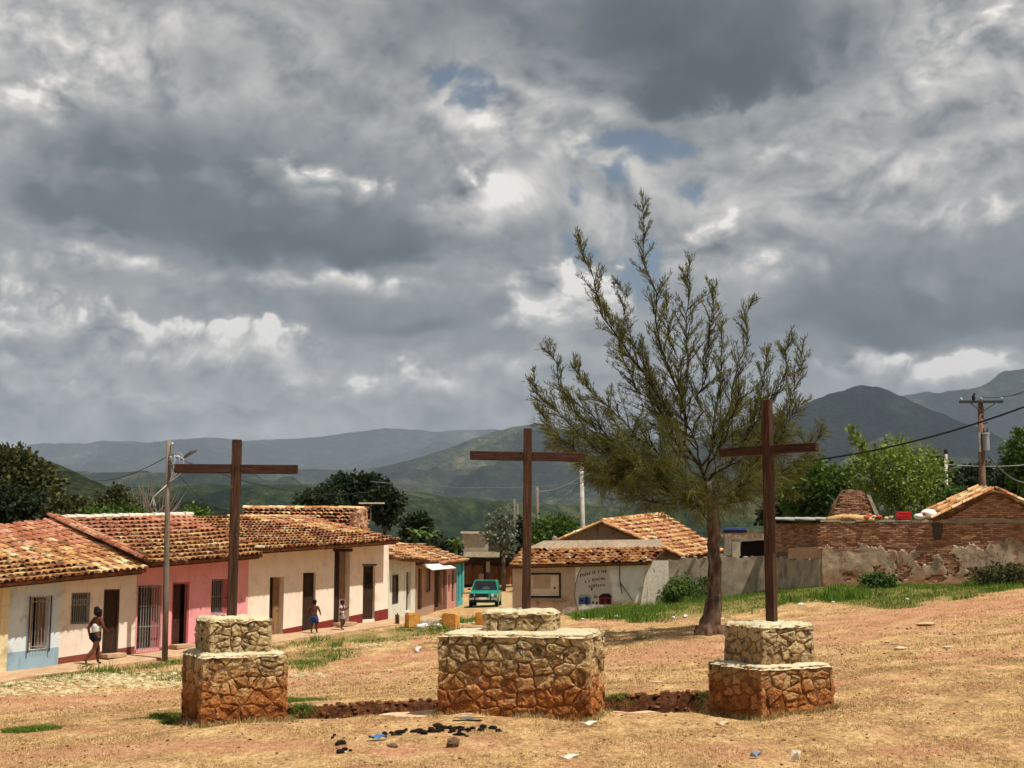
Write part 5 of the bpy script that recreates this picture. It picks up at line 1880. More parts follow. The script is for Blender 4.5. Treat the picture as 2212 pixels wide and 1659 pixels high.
# gable at the right end
gz = zT + .06
pg = thing('brick_gable_house', 'red brick gable with a ragged tile roof on top of the long brick wall', 'house', RB.P(sg + 1.5, -.1, zT))
s0g, sp, s1g = RB.sz(2035, 1118)[0], RB.sz(2148, 1060)[0], RB.sz(2265, 1118)[0]
zp = RB.sz(2148, 1062)[1]
MB().prism([RB.P(s0g, -.05, gz), RB.P(s1g, -.05, gz), RB.P(sp + .3, -.05, zp - .02), RB.P(sp - .25, -.05, zp - .02)], -RB.n * .2).build('gable_wall', core_m, pg)
brick_field(pg, RB, s0g, s1g, gz + .03, zp - .05, lambda s, z: z < gz + (zp - gz) * min((s - s0g) / (sp - s0g), (s1g - s) / (s1g - sp)) - .06, 160, 9)
for side, (sa, sb) in enumerate(((s0g - .35, sp), (s1g + .35, sp))):
    e0, e1 = RB.P(sa, .22, gz - .02), RB.P(sa, -4.2, gz - .02)
    r0_, r1_ = RB.P(sb, .22, zp + .05), RB.P(sb, -4.2, zp + .05)
    if side == 0:
        tile_roof(pg, e1, e0, r0_, r1_, lambda i, j, n, m: random.choice(['pale', 'old', 'old']), limit=140, tw=.26, tl=.42, jit=.1)
    else:
        tile_roof(pg, e0, e1, r1_, r0_, lambda i, j, n, m: random.choice(['pale', 'old', 'old']), limit=60, tw=.26, tl=.42, jit=.1)
for sa, sb in ((s0g - .4, sp), (s1g + .4, sp)):
    line_of_tiles(pg, RB.P(sa, .2, gz + .04), RB.P(sb, .2, zp + .12), 'pale', UPV, .40, 'verge_tile', .22)
for q_ in range(1, 5):
    line_of_tiles(pg, RB.P(s0g - .45, .2 - q_ * .55, gz + .04 + q_ * .09), RB.P(sp - .1 * q_, .2 - q_ * .55, zp + .10 + q_ * .05), 'old' if q_ % 2 else 'pale', UPV, .40, 'verge_tile', .26)

# brick pyramid stub behind the wall
stub = thing('broken_brick_gable', 'broken brick gable stub standing behind the long brick wall', 'ruin', PX(1840, 1130, 57))
st = [PX(1782, 1150, 57), PX(1900, 1150, 57), PX(1872, 1070, 57), PX(1862, 1060, 57), PX(1822, 1059, 57), PX(1800, 1092, 57)]
MB().prism(st, (0, .35, 0)).build('core', core_m, stub)
RS = Run(PX(1782, 1150, 56.97), PX(1900, 1150, 56.97))
zs0, zs1 = st[0].z, st[4].z
brick_field(stub, RS, .05, RS.L - .05, zs0 + .1, zs1, lambda s, z: (s / RS.L > .38 * (z - zs0) / (zs1 - zs0)) and (s / RS.L < 1 - .30 * (z - zs0) / (zs1 - zs0)), 260, 11)
MB().prism([PX(1872, 1068, 56.9), PX(1880, 1070, 56.9), PX(1902, 1118, 56.9), PX(1894, 1120, 56.9)], (0, .4, 0)).build('verge', cope_m, stub)
rub = thing('sand_heap', 'low heap of ochre sand lying on top of the brick wall below the broken gable', 'sand heap', PX(1835, 1122, 54))
MB().ball(PX(1838, 1124, 53.6), (1.0, .7, .24), 18, 9, .16).build('heap', mat('sand', [(0, '#a37b4c'), (1, '#cba873')], scale=8, rough=1, bump=.5), rub, smooth=True)

# things on the wall top
crate = thing('red_crate', 'bright red plastic crate standing on the brick wall', 'crate', PX(1952, 1122, 51.3))
red_m = plain('crate_red', '#c41f28', .5)
cc = PX(1951, 1114, 51.3)
for dx, dy, sx, sy in ((-.24, 0, .03, .34), (.24, 0, .03, .34), (0, -.17, .5, .03), (0, .17, .5, .03)):
    MB().box(cc + Vector((dx, dy, .02)), (sx, sy, .28)).build('side', red_m, crate)
MB().box(cc + Vector((0, 0, -.11)), (.48, .34, .03)).build('bottom', red_m, crate)
for dz in (-.04, .08):
    MB().box(cc + Vector((0, -.19, dz)), (.46, .012, .025)).build('rib', mat('crate_red_dark', [(0, '#7d1218'), (1, '#99181e')], scale=6, rough=.6), crate)
sack = thing('white_sacks', 'bulging white sack heaped on the wall top beside the red crate', 'sack', PX(2008, 1120, 51.2))
MB().ball(PX(2007, 1111, 51.1), (.34, .28, .21), 12, 7, .14).build('sack', plain('sack_white', '#e4e0da', .8), sack, smooth=True)
MB().ball(PX(1986, 1116, 51.0), (.22, .2, .12), 10, 6, .1).build('sack_end', plain('sack_white', '#e4e0da'), sack, smooth=True)
MB().ball(PX(1996, 1110, 50.86), (.07, .06, .06), 8, 5, .1).build('stain', mat('rust_patch', [(0, '#8a3f28'), (1, '#a5523a')], scale=8, rough=.9), sack, smooth=True)
stones = [(1872, 1118, .14), (1888, 1116, .11), (1899, 1118, .16), (1914, 1119, .10), (1925, 1118, .12), (1879, 1113, .1)]
for (u, v, r_), col_ in zip(stones, ('#b5523a', '#c9b9a0', '#a24a34', '#bfae92', '#8e8478', '#c8654a')):
    o = MB().ball(PX(u, v, 51.4), (r_, r_ * .8, r_ * .6), 7, 5, .2).build('loose_brick', plain('loose_' + col_[1:], col_, .95), None, org=PX(u, v + 2, 51.4))
    tagset(o, 'loose rubble lump lying on the brick wall between the sand heap and red crate', 'rubble', 'rubble on the brick wall top')
# ------------------------------------------------------------------ feathery tree (needle foliage)
bark_m = mat('bark', [(0, '#241d18'), (.35, '#463a32'), (.6, '#6b5d52'), (1, '#9a8c7e')], scale=7, stretch=(1, 1, .35), bump=1.0, bscale=26, rough=.95, over=[('spots', '#8f7f70', (6, .60, .70, .5)), ('below', '#6d4a32', (.6, .4, .6, 3, .5))])
needle_m = mat('needle', [(0, '#30381c'), (.35, '#4c5228'), (.65, '#666632'), (.9, '#847a42'), (1, '#6e653a')], scale=1.3, rand=.4, bump=0, rough=.8, trans=.35)


class Needles:
    def __init__(self):
        self.v, self.n = [], 0

    def tuft(self, p, d, L, k, wd, spread, droop):
        d = d.normalized()
        for _ in range(k):
            q = Vector((random.gauss(0, spread), random.gauss(0, spread), random.gauss(0, spread) - droop))
            e = (d + q).normalized()
            s = e.cross(Vector((random.gauss(0, 1), random.gauss(0, 1), random.gauss(0, 1))))
            if s.length < 1e-3:
                continue
            s.normalize()
            ln = L * random.uniform(.55, 1.15)
            b0 = p + Vector((random.gauss(0, .03), random.gauss(0, .03), random.gauss(0, .03)))
            mid = b0 + e * ln * .6
            tip = b0 + e * ln + Vector((0, 0, -droop * ln * .35))
            self.v += [b0, mid + s * wd * .5, tip, mid - s * wd * .5]

    def mesh(self, name, m, org):
        V = np.array([tuple(p - org) for p in self.v])
        F = np.arange(len(V)).reshape(-1, 4)
        return np_mesh(name, V, F, m)


def bez(a, b, c, n):
    return [(a * (1 - t) ** 2 + b * 2 * t * (1 - t) + c * t * t) for t in np.linspace(0, 1, n)]


def bez_path(pts, n):
    o = []
    for f in np.linspace(0, len(pts) - 1, n):
        i = min(int(f), len(pts) - 2)
        o.append(pts[i].lerp(pts[i + 1], f - i))
    return o


def feathery_tree():
    random.seed(21)
    Y0 = 38.8
    base = PX(1534, 1374, Y0)
    base.z = Hs(base.x, base.y) - .05
    t = thing('feathery_tree', 'tall feathery needle-leaved tree with a dark leaning trunk in front of the grey yard wall', 'tree', base)
    P = lambda u, v, dy=0.0: PX(u, v, Y0 + dy)
    # trunk with a flared foot
    tp = [base + Vector((-.10, 0, -.25)), base + Vector((-.05, 0, .12)), P(1537, 1340), P(1543, 1290), P(1544, 1235), P(1541, 1180), P(1542, 1130), P(1538, 1085), P(1528, 1040)]
    tr = [.44, .36, .275, .215, .195, .185, .195, .18, .15]
    mb = MB()
    mb.tube([p_ + Vector((random.gauss(0, .02), 0, 0)) for p_ in bez_path(tp, 34)], list(np.interp(np.linspace(0, 8, 34), range(9), tr)), 18, jit=.13)
    # burls and root flares
    for k in range(6):
        a = k * 1.05 + .3
        mb.tube([base + Vector((math.cos(a) * .18, math.sin(a) * .18, .35)), base + Vector((math.cos(a) * .38, math.sin(a) * .38, .02)), base + Vector((math.cos(a) * .62, math.sin(a) * .62, -.12))], [.10, .11, .04], 7, jit=.15)
    N = Needles()
    wood = MB()
    # (start u,v) -> (end u,v), depth at the end, radius, bow
    mains = [((1528, 1040), (1388, 432), .3, .11, .3), ((1500, 960), (1250, 515), -1.2, .08, .5), ((1478, 850), (1492, 556), -.9, .05, .1), ((1505, 960), (1335, 610), 1.0, .05, .4),
             ((1512, 1000), (1624, 650), .6, .07, -.2), ((1525, 1050), (1712, 730), -1.0, .08, -.3), ((1528, 1060), (1732, 752), 1.2, .06, -.3), ((1530, 1080), (1182, 750), .8, .085, .5),
             ((1530, 1075), (1153, 820), -1.0, .07, .4), ((1532, 1090), (1162, 885), 1.4, .06, .3), ((1534, 1095), (1190, 935), -1.8, .05, .2), ((1534, 1085), (1776, 930), .2, .055, -.2),
             ((1534, 1095), (1735, 870), -1.6, .05, -.3), ((1520, 1030), (1560, 700), 1.6, .06, -.1), ((1515, 1010), (1440, 640), -1.5, .06, .2), ((1510, 990), (1300, 660), 1.8, .06, .4),
             ((1520, 1040), (1660, 760), 2.0, .06, -.2), ((1535, 1100), (1270, 1010), 1.0, .06, .1), ((1535, 1090), (1365, 985), -2.0, .085, .05), ((1536, 1110), (1690, 1010), 1.8, .05, -.1),
             ((1536, 1105), (1620, 1030), -2.4, .05, -.1), ((1530, 1060), (1240, 790), -2.0, .06, .3), ((1524, 1040), (1600, 840), -2.2, .06, -.1), ((1518, 1020), (1400, 800), 2.4, .06, .2),
             ((1530, 1070), (1450, 930), -2.6, .05, .1), ((1530, 1070), (1680, 900), 2.4, .05, -.1), ((1534, 1095), (1320, 900), 2.6, .05, .2), ((1498, 930), (1540, 620), -.2, .05, -.05), ((1532, 1085), (1220, 860), .1, .06, .3),
             ((1536, 1110), (1480, 1040), -2.2, .05, .05), ((1536, 1110), (1560, 1020), 2.3, .05, 0)]
    for (su, sv), (eu, ev), dy, r, bow in mains:
        sv = sv + random.uniform(-20, 30)
        a = P(su, sv, dy * .05)
        c = P(eu, ev, dy)
        L = (c - a).length
        b = a + Vector(((c.x - a.x) * random.uniform(.55, .85), (c.y - a.y) * .6, (c.z - a.z) * random.uniform(.25, .42)))
        pts = bez(a, b, c, 12)
        for i in range(1, 11):
            pts[i] = pts[i] + Vector((random.gauss(0, .085), random.gauss(0, .09), random.gauss(0, .07)))
        wood.tube(pts, [r * .52 * (1 - .9 * i / 11) for i in range(12)], 6, cap=False)
        nsub = int(9 + L * 5.2)
        for k in range(nsub):
            f = .18 + .82 * (k + random.random()) / nsub
            i = min(int(f * 11), 10)
            p = pts[i].lerp(pts[i + 1], f * 11 - i)
            d0 = (pts[i + 1] - pts[i]).normalized()
            side = Vector((random.gauss(0, 1), random.gauss(0, 1), random.gauss(0, .5)))
            side = (side - d0 * side.dot(d0)).normalized()
            e = (d0 * random.uniform(.7, 1.15) + side * random.uniform(.35, .85) + Vector((0, 0, .18))).normalized()
            ln = (1 - f) * 1.45 + .34
            ln = min(ln, .30 * L + .15) * random.uniform(.6, 1.15)
            tip = p + e * ln + Vector((0, 0, -.05 * ln))
            wood.tube([p, p.lerp(tip, .5) + Vector((0, 0, .03)), tip], [.017, .010, .004], 4, cap=False)
            hh = (p.z - base.z) / 13.0
            low = p.z < base.z + 6.2
            nt = int(3 + ln * 5.5) if p.z < base.z + 6.2 else int(3 + ln * 3.2)
            for j in range(nt):
                g = (j + .6 + random.random() * .4) / nt
                q = p.lerp(tip, g)
                if low:
                    N.tuft(q, e * .6 + Vector((0, 0, -.05)), .40, 6, .019, .50, .22)
                else:
                    N.tuft(q, e * .8 + Vector((0, 0, .45)), .21, 8, .024, .42, -.02)
        for j in range(8):
            N.tuft(pts[-1].lerp(pts[-2], j / 6), (pts[-1] - pts[-3]).normalized() + Vector((0, 0, .1)), .24, 5, .016, .30, 0)
    # hanging curtains low in the crown
    for k in range(270):
        u = random.gauss(1500, 110)
        v = random.uniform(985, 1115) - abs(u - 1520) * .10
        if u < 1290 or u > 1745:
            continue
        q = P(u, v, random.gauss(0, 1.3))
        N.tuft(q, Vector((random.gauss(0, .5), random.gauss(0, .5), -.35)), .42, 11, .015, .5, .45)
    # limb that sweeps out to the left
    limb = [P(1532, 1085), P(1480, 1035, -.3), P(1440, 1002, -.6), P(1400, 1000, -.9), P(1370, 985, -1.1), P(1345, 962, -1.2)]
    wood.tube(limb, [.12, .11, .10, .08, .06, .03], 8, jit=.08)
    for k in range(90):
        f = random.uniform(.3, 1)
        i = min(int(f * 5), 4)
        q = limb[i].lerp(limb[i + 1], f * 5 - i)
        N.tuft(q + Vector((random.gauss(0, .5), random.gauss(0, .5), random.gauss(.1, .35))), Vector((random.gauss(0, .6), 0, -.2)), .4, 10, .014, .5, .3)
    for hx, hv in ((1290, 1060), (1310, 1075), (1345, 1050), (1270, 1035), (1375, 1075)):
        a, c = P(1400, 1000, -.8), P(hx, hv, -1.0)
        wood.tube(bez(a, (a + c) / 2 + Vector((0, 0, .5)), c, 6), [.03, .025, .02, .015, .01, .005], 5)
        for k in range(26):
            q = a.lerp(c, random.uniform(.35, 1.05)) + Vector((random.gauss(0, .12), random.gauss(0, .2), .35 * random.random()))
            N.tuft(q, Vector((random.gauss(0, .4), 0, -.4)), .34, 9, .013, .45, .4)
    mb.build('trunk', bark_m, t, smooth=True)
    wood.build('limbs', mat('limb_bark', [(0, '#17110d'), (.5, '#2f251e'), (1, '#4d4036')], scale=7, bump=.5, rough=.95), t, smooth=True)
    link_mesh('crown', N.mesh('crown', needle_m, base), t)
    random.seed(77)


feathery_tree()

# ------------------------------------------------------------------ broad-leaved trees
def leaf_mat(name, cols, trans=.3):
    return mat(name, cols, scale=.9, rand=.5, bump=0, rough=.65, trans=trans, spec=.3)


lf_dark = leaf_mat('leaf_dark', [(0, '#10180c'), (.4, '#1b2812'), (.75, '#2a3a1a'), (1, '#3c4a24')])
lf_mid = leaf_mat('leaf_mid', [(0, '#22340f'), (.4, '#3d561b'), (.75, '#5a7428'), (1, '#80903c')])
lf_light = leaf_mat('leaf_light', [(0, '#3b4a1a'), (.4, '#60742a'), (.75, '#83933a'), (1, '#a6ae50')])
lf_olive = leaf_mat('leaf_olive', [(0, '#1a2010'), (.4, '#333a1c'), (.75, '#555628'), (1, '#7a7440')])
lf_grey = leaf_mat('leaf_grey', [(0, '#3a4436'), (.5, '#5d6855'), (.8, '#8a937d'), (1, '#b9bfab')])


def leaves(pts, nrm_c, size, n_each, spread, rs):
    """leaf-shaped faces (two triangles folded along the rib) around clump centres"""
    pts = np.asarray(pts)
    P = np.repeat(pts, n_each, 0)
    N = len(P)
    off = rs.normal(size=(N, 3))
    off *= (rs.rand(N, 1) ** .5) * spread / (np.linalg.norm(off, axis=1, keepdims=True) + 1e-6) * np.array([1, 1, .8])
    P = P + off
    out = off + (P - nrm_c) * .25 + rs.normal(size=(N, 3)) * spread * .6
    d = out / (np.linalg.norm(out, axis=1, keepdims=True) + 1e-6)
    d[:, 2] -= .25
    d /= np.linalg.norm(d, axis=1, keepdims=True)
    s = np.cross(d, rs.normal(size=(N, 3)))
    s /= (np.linalg.norm(s, axis=1, keepdims=True) + 1e-6)
    L = size * rs.uniform(.6, 1.3, (N, 1))
    w = L * .34
    V = np.stack([P, P + d * L * .5 + s * w, P + d * L, P + d * L * .5 - s * w], 1).reshape(-1, 3)
    return V


def bush_tree(name, label, cat, base, height, crown, m, clumps, per, leaf, spread, seed, trunk_r=.16, group=None, shape=None, limbs=7, trunk=True):
    """crown: (cx, cy, cz, rx, ry, rz) relative to base"""
    rs = np.random.RandomState(seed)
    rr = random.Random(seed)
    t = thing(name, label, cat, base, group)
    cx, cy, cz, rx, ry, rz = crown
    pts = []
    while len(pts) < clumps:
        q = rs.uniform(-1, 1, 3)
        r = np.linalg.norm(q)
        if r > 1 or r < .25:
            continue
        k = 1 + .28 * mnoise.noise(Vector((q[0] * 2 + seed, q[1] * 2, q[2] * 2)))
        p = np.array([cx + q[0] * rx * k, cy + q[1] * ry * k, cz + q[2] * rz * k])
        if shape and not shape(p):
            continue
        pts.append(p)
    V = leaves(pts, np.array([cx, cy, cz]), leaf * .78, int(per * 1.7), spread, rs)
    F = np.arange(len(V)).reshape(-1, 4)
    link_mesh('crown', np_mesh('crown', V, F, m), t)
    if trunk:
        mb = MB()
        top = Vector((cx, cy, max(cz - rz * .4, .3)))
        o = Vector(base)
        mb.tube([o + Vector((0, 0, -.3)), o + top * .5 + Vector((rr.uniform(-.1, .1), 0, 0)), o + top], [trunk_r, trunk_r * .8, trunk_r * .6], 8, jit=.1)
        for k in range(limbs):
            q = Vector(pts[rr.randrange(len(pts))])
            mid = top.lerp(q, .5) + Vector((0, 0, .1 * rz))
            mb.tube([o + top * rr.uniform(.7, 1), o + mid, o + q], [trunk_r * .45, trunk_r * .25, trunk_r * .08], 5)
        mb.build('trunk', bark_m, t, smooth=True)
    return t


def tree_box(name, label, cat, u0, u1, vt, vb, y, m, clumps, per, leaf, spread, seed, group=None, base_v=None, depth=None, **kw):
    a, b = PX(u0, vb, y), PX(u1, vt, y)
    zb = Hs((a.x + b.x) / 2, y) if base_v is None else PX(u0, base_v, y).z
    base = Vector(((a.x + b.x) / 2, y, zb))
    rx = (b.x - a.x) / 2
    rz = (b.z - a.z) / 2
    return bush_tree(name, label, cat, base, b.z - zb, (0, 0, (a.z + b.z) / 2 - zb, rx * .92, depth or rx * .9, rz * .92), m, clumps, per, leaf, spread, seed, group=group, **kw)


GT = 'trees behind the houses'
tree_box('broadleaf_tree', 'big dense olive-green tree rising behind the pale blue and cream row house', 'tree', -110, 132, 966, 1150, 62, lf_olive, 260, 26, .34, .62, 1, GT, trunk_r=.3)
tree_box('broadleaf_tree', 'dark undergrowth tree at the foot of the big olive-green tree', 'tree', -60, 95, 1050, 1160, 58, lf_dark, 120, 26, .3, .5, 2, GT)
tree_box('shrub', 'rounded green shrub beside the big olive-green tree behind the roof ridge', 'shrub', 90, 195, 1080, 1150, 58, lf_olive, 110, 22, .26, .42, 3, GT)
tree_box('shrub', 'small dark green bush behind the white mortar ridge, next to the bare shrub', 'shrub', 205, 285, 1060, 1145, 60, lf_olive, 80, 22, .26, .45, 4, GT)
tree_box('shrub', 'low leafy hedge peeping over the white mortar ridge', 'shrub', 170, 330, 1095, 1150, 57, lf_mid, 100, 22, .24, .4, 5, GT)
tree_box('shrub', 'low dark bush behind the ridge near the orange-footed cross', 'shrub', 395, 450, 1095, 1140, 60, lf_mid, 40, 20, .24, .4, 6, GT)
tree_box('spreading_tree', 'dark spreading flat-topped tree behind the rear wing', 'tree', 690, 845, 1030, 1110, 78, lf_dark, 190, 26, .40, .60, 7, GT, trunk_r=.28)
tree_box('broadleaf_tree', 'dark low tree joined under the spreading tree, just over the tiled rear wing', 'tree', 640, 760, 1062, 1130, 74, lf_dark, 90, 24, .36, .5, 8, GT)
tree_box('broadleaf_tree', 'drooping dark tree hanging right beside the brick end of the rear wing', 'tree', 795, 868, 1050, 1130, 76, lf_dark, 70, 22, .36, .5, 9, GT)
tree_box('broadleaf_tree', 'slim dark green tree behind the banana plants', 'tree', 872, 925, 1108, 1190, 84, lf_dark, 70, 22, .36, .5, 10, GT)
tree_box('shrub', 'dark hedge behind the small tiled roofs of the street', 'shrub', 850, 1000, 1160, 1215, 92, lf_dark, 90, 22, .36, .55, 11, GT)
tree_box('silver_tree', 'silvery grey-leaved tree behind the block house', 'tree', 1048, 1128, 1090, 1190, 90, lf_grey, 70, 9, .34, .6, 12, GT)
tree_box('broadleaf_tree', 'dark green tree filling in under the silvery tree', 'tree', 1070, 1150, 1120, 1200, 95, lf_dark, 90, 22, .36, .55, 13, GT)
tree_box('broadleaf_tree', 'fresh green bushy tree behind the brown gable, beside the white pole', 'tree', 1150, 1262, 1115, 1200, 88, lf_mid, 140, 24, .34, .55, 14, GT)
tree_box('broadleaf_tree', 'dense glossy green tree between the tallest cross and the broken brick gable', 'tree', 1690, 1835, 998, 1130, 64, lf_mid, 200, 24, .32, .55, 15, GT, trunk_r=.25)
tree_box('shrub', 'very dark thicket behind the open brick room', 'shrub', 1650, 1790, 1050, 1150, 68, lf_dark, 130, 24, .34, .55, 16, GT)
tree_box('light_tree', 'airy light green tree with thin pale stems behind the red crate', 'tree', 1835, 2045, 950, 1118, 62, lf_light, 230, 17, .24, .60, 17, GT, limbs=14, trunk_r=.14)
tree_box('broadleaf_tree', 'dark green tree on the far side of the airy light green tree', 'tree', 1985, 2060, 985, 1110, 70, lf_dark, 80, 22, .34, .5, 18, GT)
tree_box('shrub', 'bright low leafy shrub between the white sack and the short pole', 'shrub', 2030, 2110, 1055, 1115, 58, lf_mid, 60, 18, .26, .4, 19, GT)
tree_box('broadleaf_tree', 'dark rounded tree behind the power pole', 'tree', 2060, 2165, 1005, 1115, 80, lf_dark, 140, 24, .36, .6, 20, GT)
tree_box('broadleaf_tree', 'dark green tree massed behind the right-hand roof slope of the brick gable', 'tree', 2130, 2290, 1010, 1115, 76, lf_dark, 180, 24, .36, .6, 21, GT)
tree_box('conifer', 'pointed dark conifer rising above the dark trees beside the power pole', 'tree', 2172, 2240, 925, 1080, 74, lf_mid, 120, 16, .28, .38, 22, GT, shape=lambda p: True)
# thin leafy shoot above the light tree
tw = thing('light_tree', 'thin leafy shoot standing up out of the airy light green tree', 'sapling', PX(1875, 1110, 61))
sp = [PX(1895, 1060, 61), PX(1880, 1000, 61), PX(1856, 955, 61), PX(1838, 930, 61)]
MB().tube(sp, [.05, .04, .03, .01], 6).build('trunk', bark_m, tw)
rs = np.random.RandomState(5)
V = leaves([tuple(sp[1].lerp(sp[3], f)) for f in np.linspace(0, 1.05, 16)], np.array(sp[0]), .26, 9, .3, rs) - np.array(ORG[tw])
link_mesh('crown', np_mesh('crown', V, np.arange(len(V)).reshape(-1, 4), lf_light), tw)

# bare grey shrubs on the slope
for k, (u, v, y) in enumerate(((310, 1120, 70), (345, 1115, 74))):
    o = PX(u, 1135, y)
    mb = MB()
    for i in range(26):
        a = random.uniform(-1, 1)
        q = o + Vector((a * 1.4, random.uniform(-.8, .8), random.uniform(1.2, 2.6)))
        mb.tube([o, o.lerp(q, .5) + Vector((a * .2, 0, .15)), q], [.03, .02, .008], 4)
    ob = mb.build('bare_shrub', mat('twig_grey', [(0, '#6a625a'), (1, '#8d847b')], scale=5, rough=.9, bump=0), None, org=o)
    tagset(ob, 'leafless grey twiggy shrub behind the white mortar ridge', 'shrub', 'bare shrubs on the slope')

# banana plants
ban_m = mat('banana_leaf', [(0, '#2c4018'), (.5, '#4c6428'), (1, '#84964c')], scale=3, bump=.1, rough=.6, trans=.3)


def banana(label, u, v, y, n, seed):
    rr = random.Random(seed)
    o = PX(u, v, y)
    t = thing('banana_plant', label, 'banana plant', o, 'banana plants behind the street roofs')
    MB().tube([o, o + Vector((0, 0, 1.1))], [.14, .09], 8).build('stem', ban_m, t)
    for k in range(n):
        a = 2 * math.pi * k / n + rr.uniform(-.4, .4)
        L = rr.uniform(.7, 1.2)
        up = rr.uniform(.8, 1.4)
        mb = MB()
        vs = []
        for i in range(8):
            f = i / 7
            c = o + Vector((math.cos(a) * L * f * .7, math.sin(a) * L * f * .7, 1.0 + up * L * f - .9 * L * f * f))
            w = .16 * math.sin(math.pi * min(.95, f * .9 + .08)) + .02
            s = Vector((-math.sin(a), math.cos(a), 0)) * w
            vs += [c - s - Vector((0, 0, w * .4)), c, c + s - Vector((0, 0, w * .4))]
        fs = []
        for i in range(7):
            for j in range(2):
                q = i * 3 + j
                fs.append((q, q + 1, q + 4, q + 3))
        mb.add(vs, fs).build('leaf', ban_m, t, smooth=True)


banana('pale green banana plant close beside the slim dark tree behind the white house', 895, 1195, 74, 9, 1)
banana('banana plant with drooping leaves behind the grey pink house', 925, 1200, 76, 8, 2)
banana('young banana plant leaning behind the turquoise house', 985, 1212, 84, 6, 3)

# ------------------------------------------------------------------ ground cover
def blades(n, xr, yr, prob, h, w, seed, name, label, m, lean=.5, zofs=0.0, clump=1, cs=.05):
    rs = np.random.RandomState(seed)
    X = np.zeros(0)
    Y = np.zeros(0)
    tries = 0
    while len(X) < n and tries < 60:
        y = yr[0] + (yr[1] - yr[0]) * rs.rand(n) ** .9
        x = (rs.rand(n) - .5) * 2 * (y * .43 + .6) if xr is None else xr[0] + (xr[1] - xr[0]) * rs.rand(n)
        k = rs.rand(n) < prob(x, y)
        X, Y = np.concatenate([X, x[k]]), np.concatenate([Y, y[k]])
        tries += 1
    X, Y = X[:n], Y[:n]
    X, Y = np.repeat(X, clump), np.repeat(Y, clump)
    X = X + rs.normal(size=len(X)) * cs * (clump > 1)
    Y = Y + rs.normal(size=len(X)) * cs * (clump > 1)
    Z = H(X, Y) - .004 + zofs
    N = len(X)
    hh = h * rs.uniform(.45, 1.3, N)
    a = rs.rand(N) * 2 * math.pi
    ln = rs.rand(N) * lean * hh
    b = rs.rand(N) * 2 * math.pi
    dx, dy = np.cos(a) * w / 2, np.sin(a) * w / 2
    V = np.stack([np.stack([X - dx, Y - dy, Z], 1), np.stack([X + dx, Y + dy, Z], 1), np.stack([X + np.cos(b) * ln, Y + np.sin(b) * ln, Z + hh], 1)], 1).reshape(-1, 3)
    me = np_mesh(name, V, np.arange(len(V)).reshape(-1, 3), m)
    o = link_mesh(name, me)
    tagset(o, label, 'grass', kind='stuff')
    return o


straw_m = mat('straw', [(0, '#7a5c3a'), (.35, '#a68658'), (.6, '#c3a476'), (.8, '#d6bf94'), (1, '#8d8248')], scale=1.2, rand=.6, bump=0, rough=.9, trans=.25)
grass_m = mat('grass_green', [(0, '#2b4216'), (.35, '#48681f'), (.6, '#67832c'), (.8, '#8c9644'), (1, '#b3a35c')], scale=1.0, rand=.55, bump=0, rough=.85, trans=.3)


def p_straw(x, y):
    g, b, c = masks(x, y)
    patch = vnoise(x, y, .8, 21) * 1.1 + vnoise(x, y, .25, 22) * .7
    return np.clip((1 - b * .85) * (1 - c * .6) * (.38 + patch * 1.5), .02, 1) * (ditch(x, y, .66, .8) < .15)


def p_green(x, y):
    g, b, c = masks(x, y)
    return np.clip(g * 1.15 - .25 + (vnoise(x, y, .35, 23) * .7 + vnoise(x, y, 1.1, 24) * 1.1 + vnoise(x, y, 2.6, 25) * .6) * (g > .1), 0, 1)


blades(95000, None, (14.6, 25), p_straw, .032, .011, 31, 'dry_grass', 'short dry straw-coloured grass covering the open ground', straw_m, lean=1.2)
blades(60000, None, (24, 46), p_straw, .05, .022, 32, 'dry_grass', 'short dry straw-coloured grass on the far part of the open ground', straw_m, lean=1.2)
blades(26000, None, (15, 24), p_green, .075, .012, 33, 'green_weeds', 'green weeds around the plinths and the washed-out channel', grass_m, lean=1.2)
blades(105000, None, (30, 62), p_green, .085, .022, 34, 'green_weeds', 'lush green grass along the walls and the pavement edge', grass_m, lean=.8)
blades(2600, None, (34, 60), lambda x, y: p_green(x, y) ** 2 * (vnoise(x, y, 1.6, 27) > .08), .26, .03, 37, 'green_weeds', 'taller weed clumps in the grass along the walls', grass_m, lean=.9, clump=9, cs=.10)
def p_foot(x, y):
    o = np.zeros_like(x)
    for t_, X_, Y_, w_, d_ in ((P1, X1, Y1, 1.27, 1.27), (P2, X2, Y2, 2.28, 1.55), (P3, X3, Y3, 1.33, 1.33)):
        c = ORG[t_]
        a = np.abs((x - c.x) * X_.x + (y - c.y) * X_.y) - w_ / 2
        b = np.abs((x - c.x) * Y_.x + (y - c.y) * Y_.y) - d_ / 2
        e = np.maximum(a, b)
        o = np.maximum(o, (e > 0) * np.exp(-(e / .09) ** 2))
    return o * np.clip(.6 + vnoise(x, y, .3, 41) * 1.6, 0, 1)


blades(5200, None, (18, 21.5), p_foot, .075, .012, 35, 'dry_grass', 'dry grass growing against the feet of the stone plinths', straw_m, lean=.9)
blades(2200, None, (18, 21.5), p_foot, .07, .012, 36, 'green_weeds', 'sparse green blades at the feet of the stone plinths', grass_m, lean=.9)
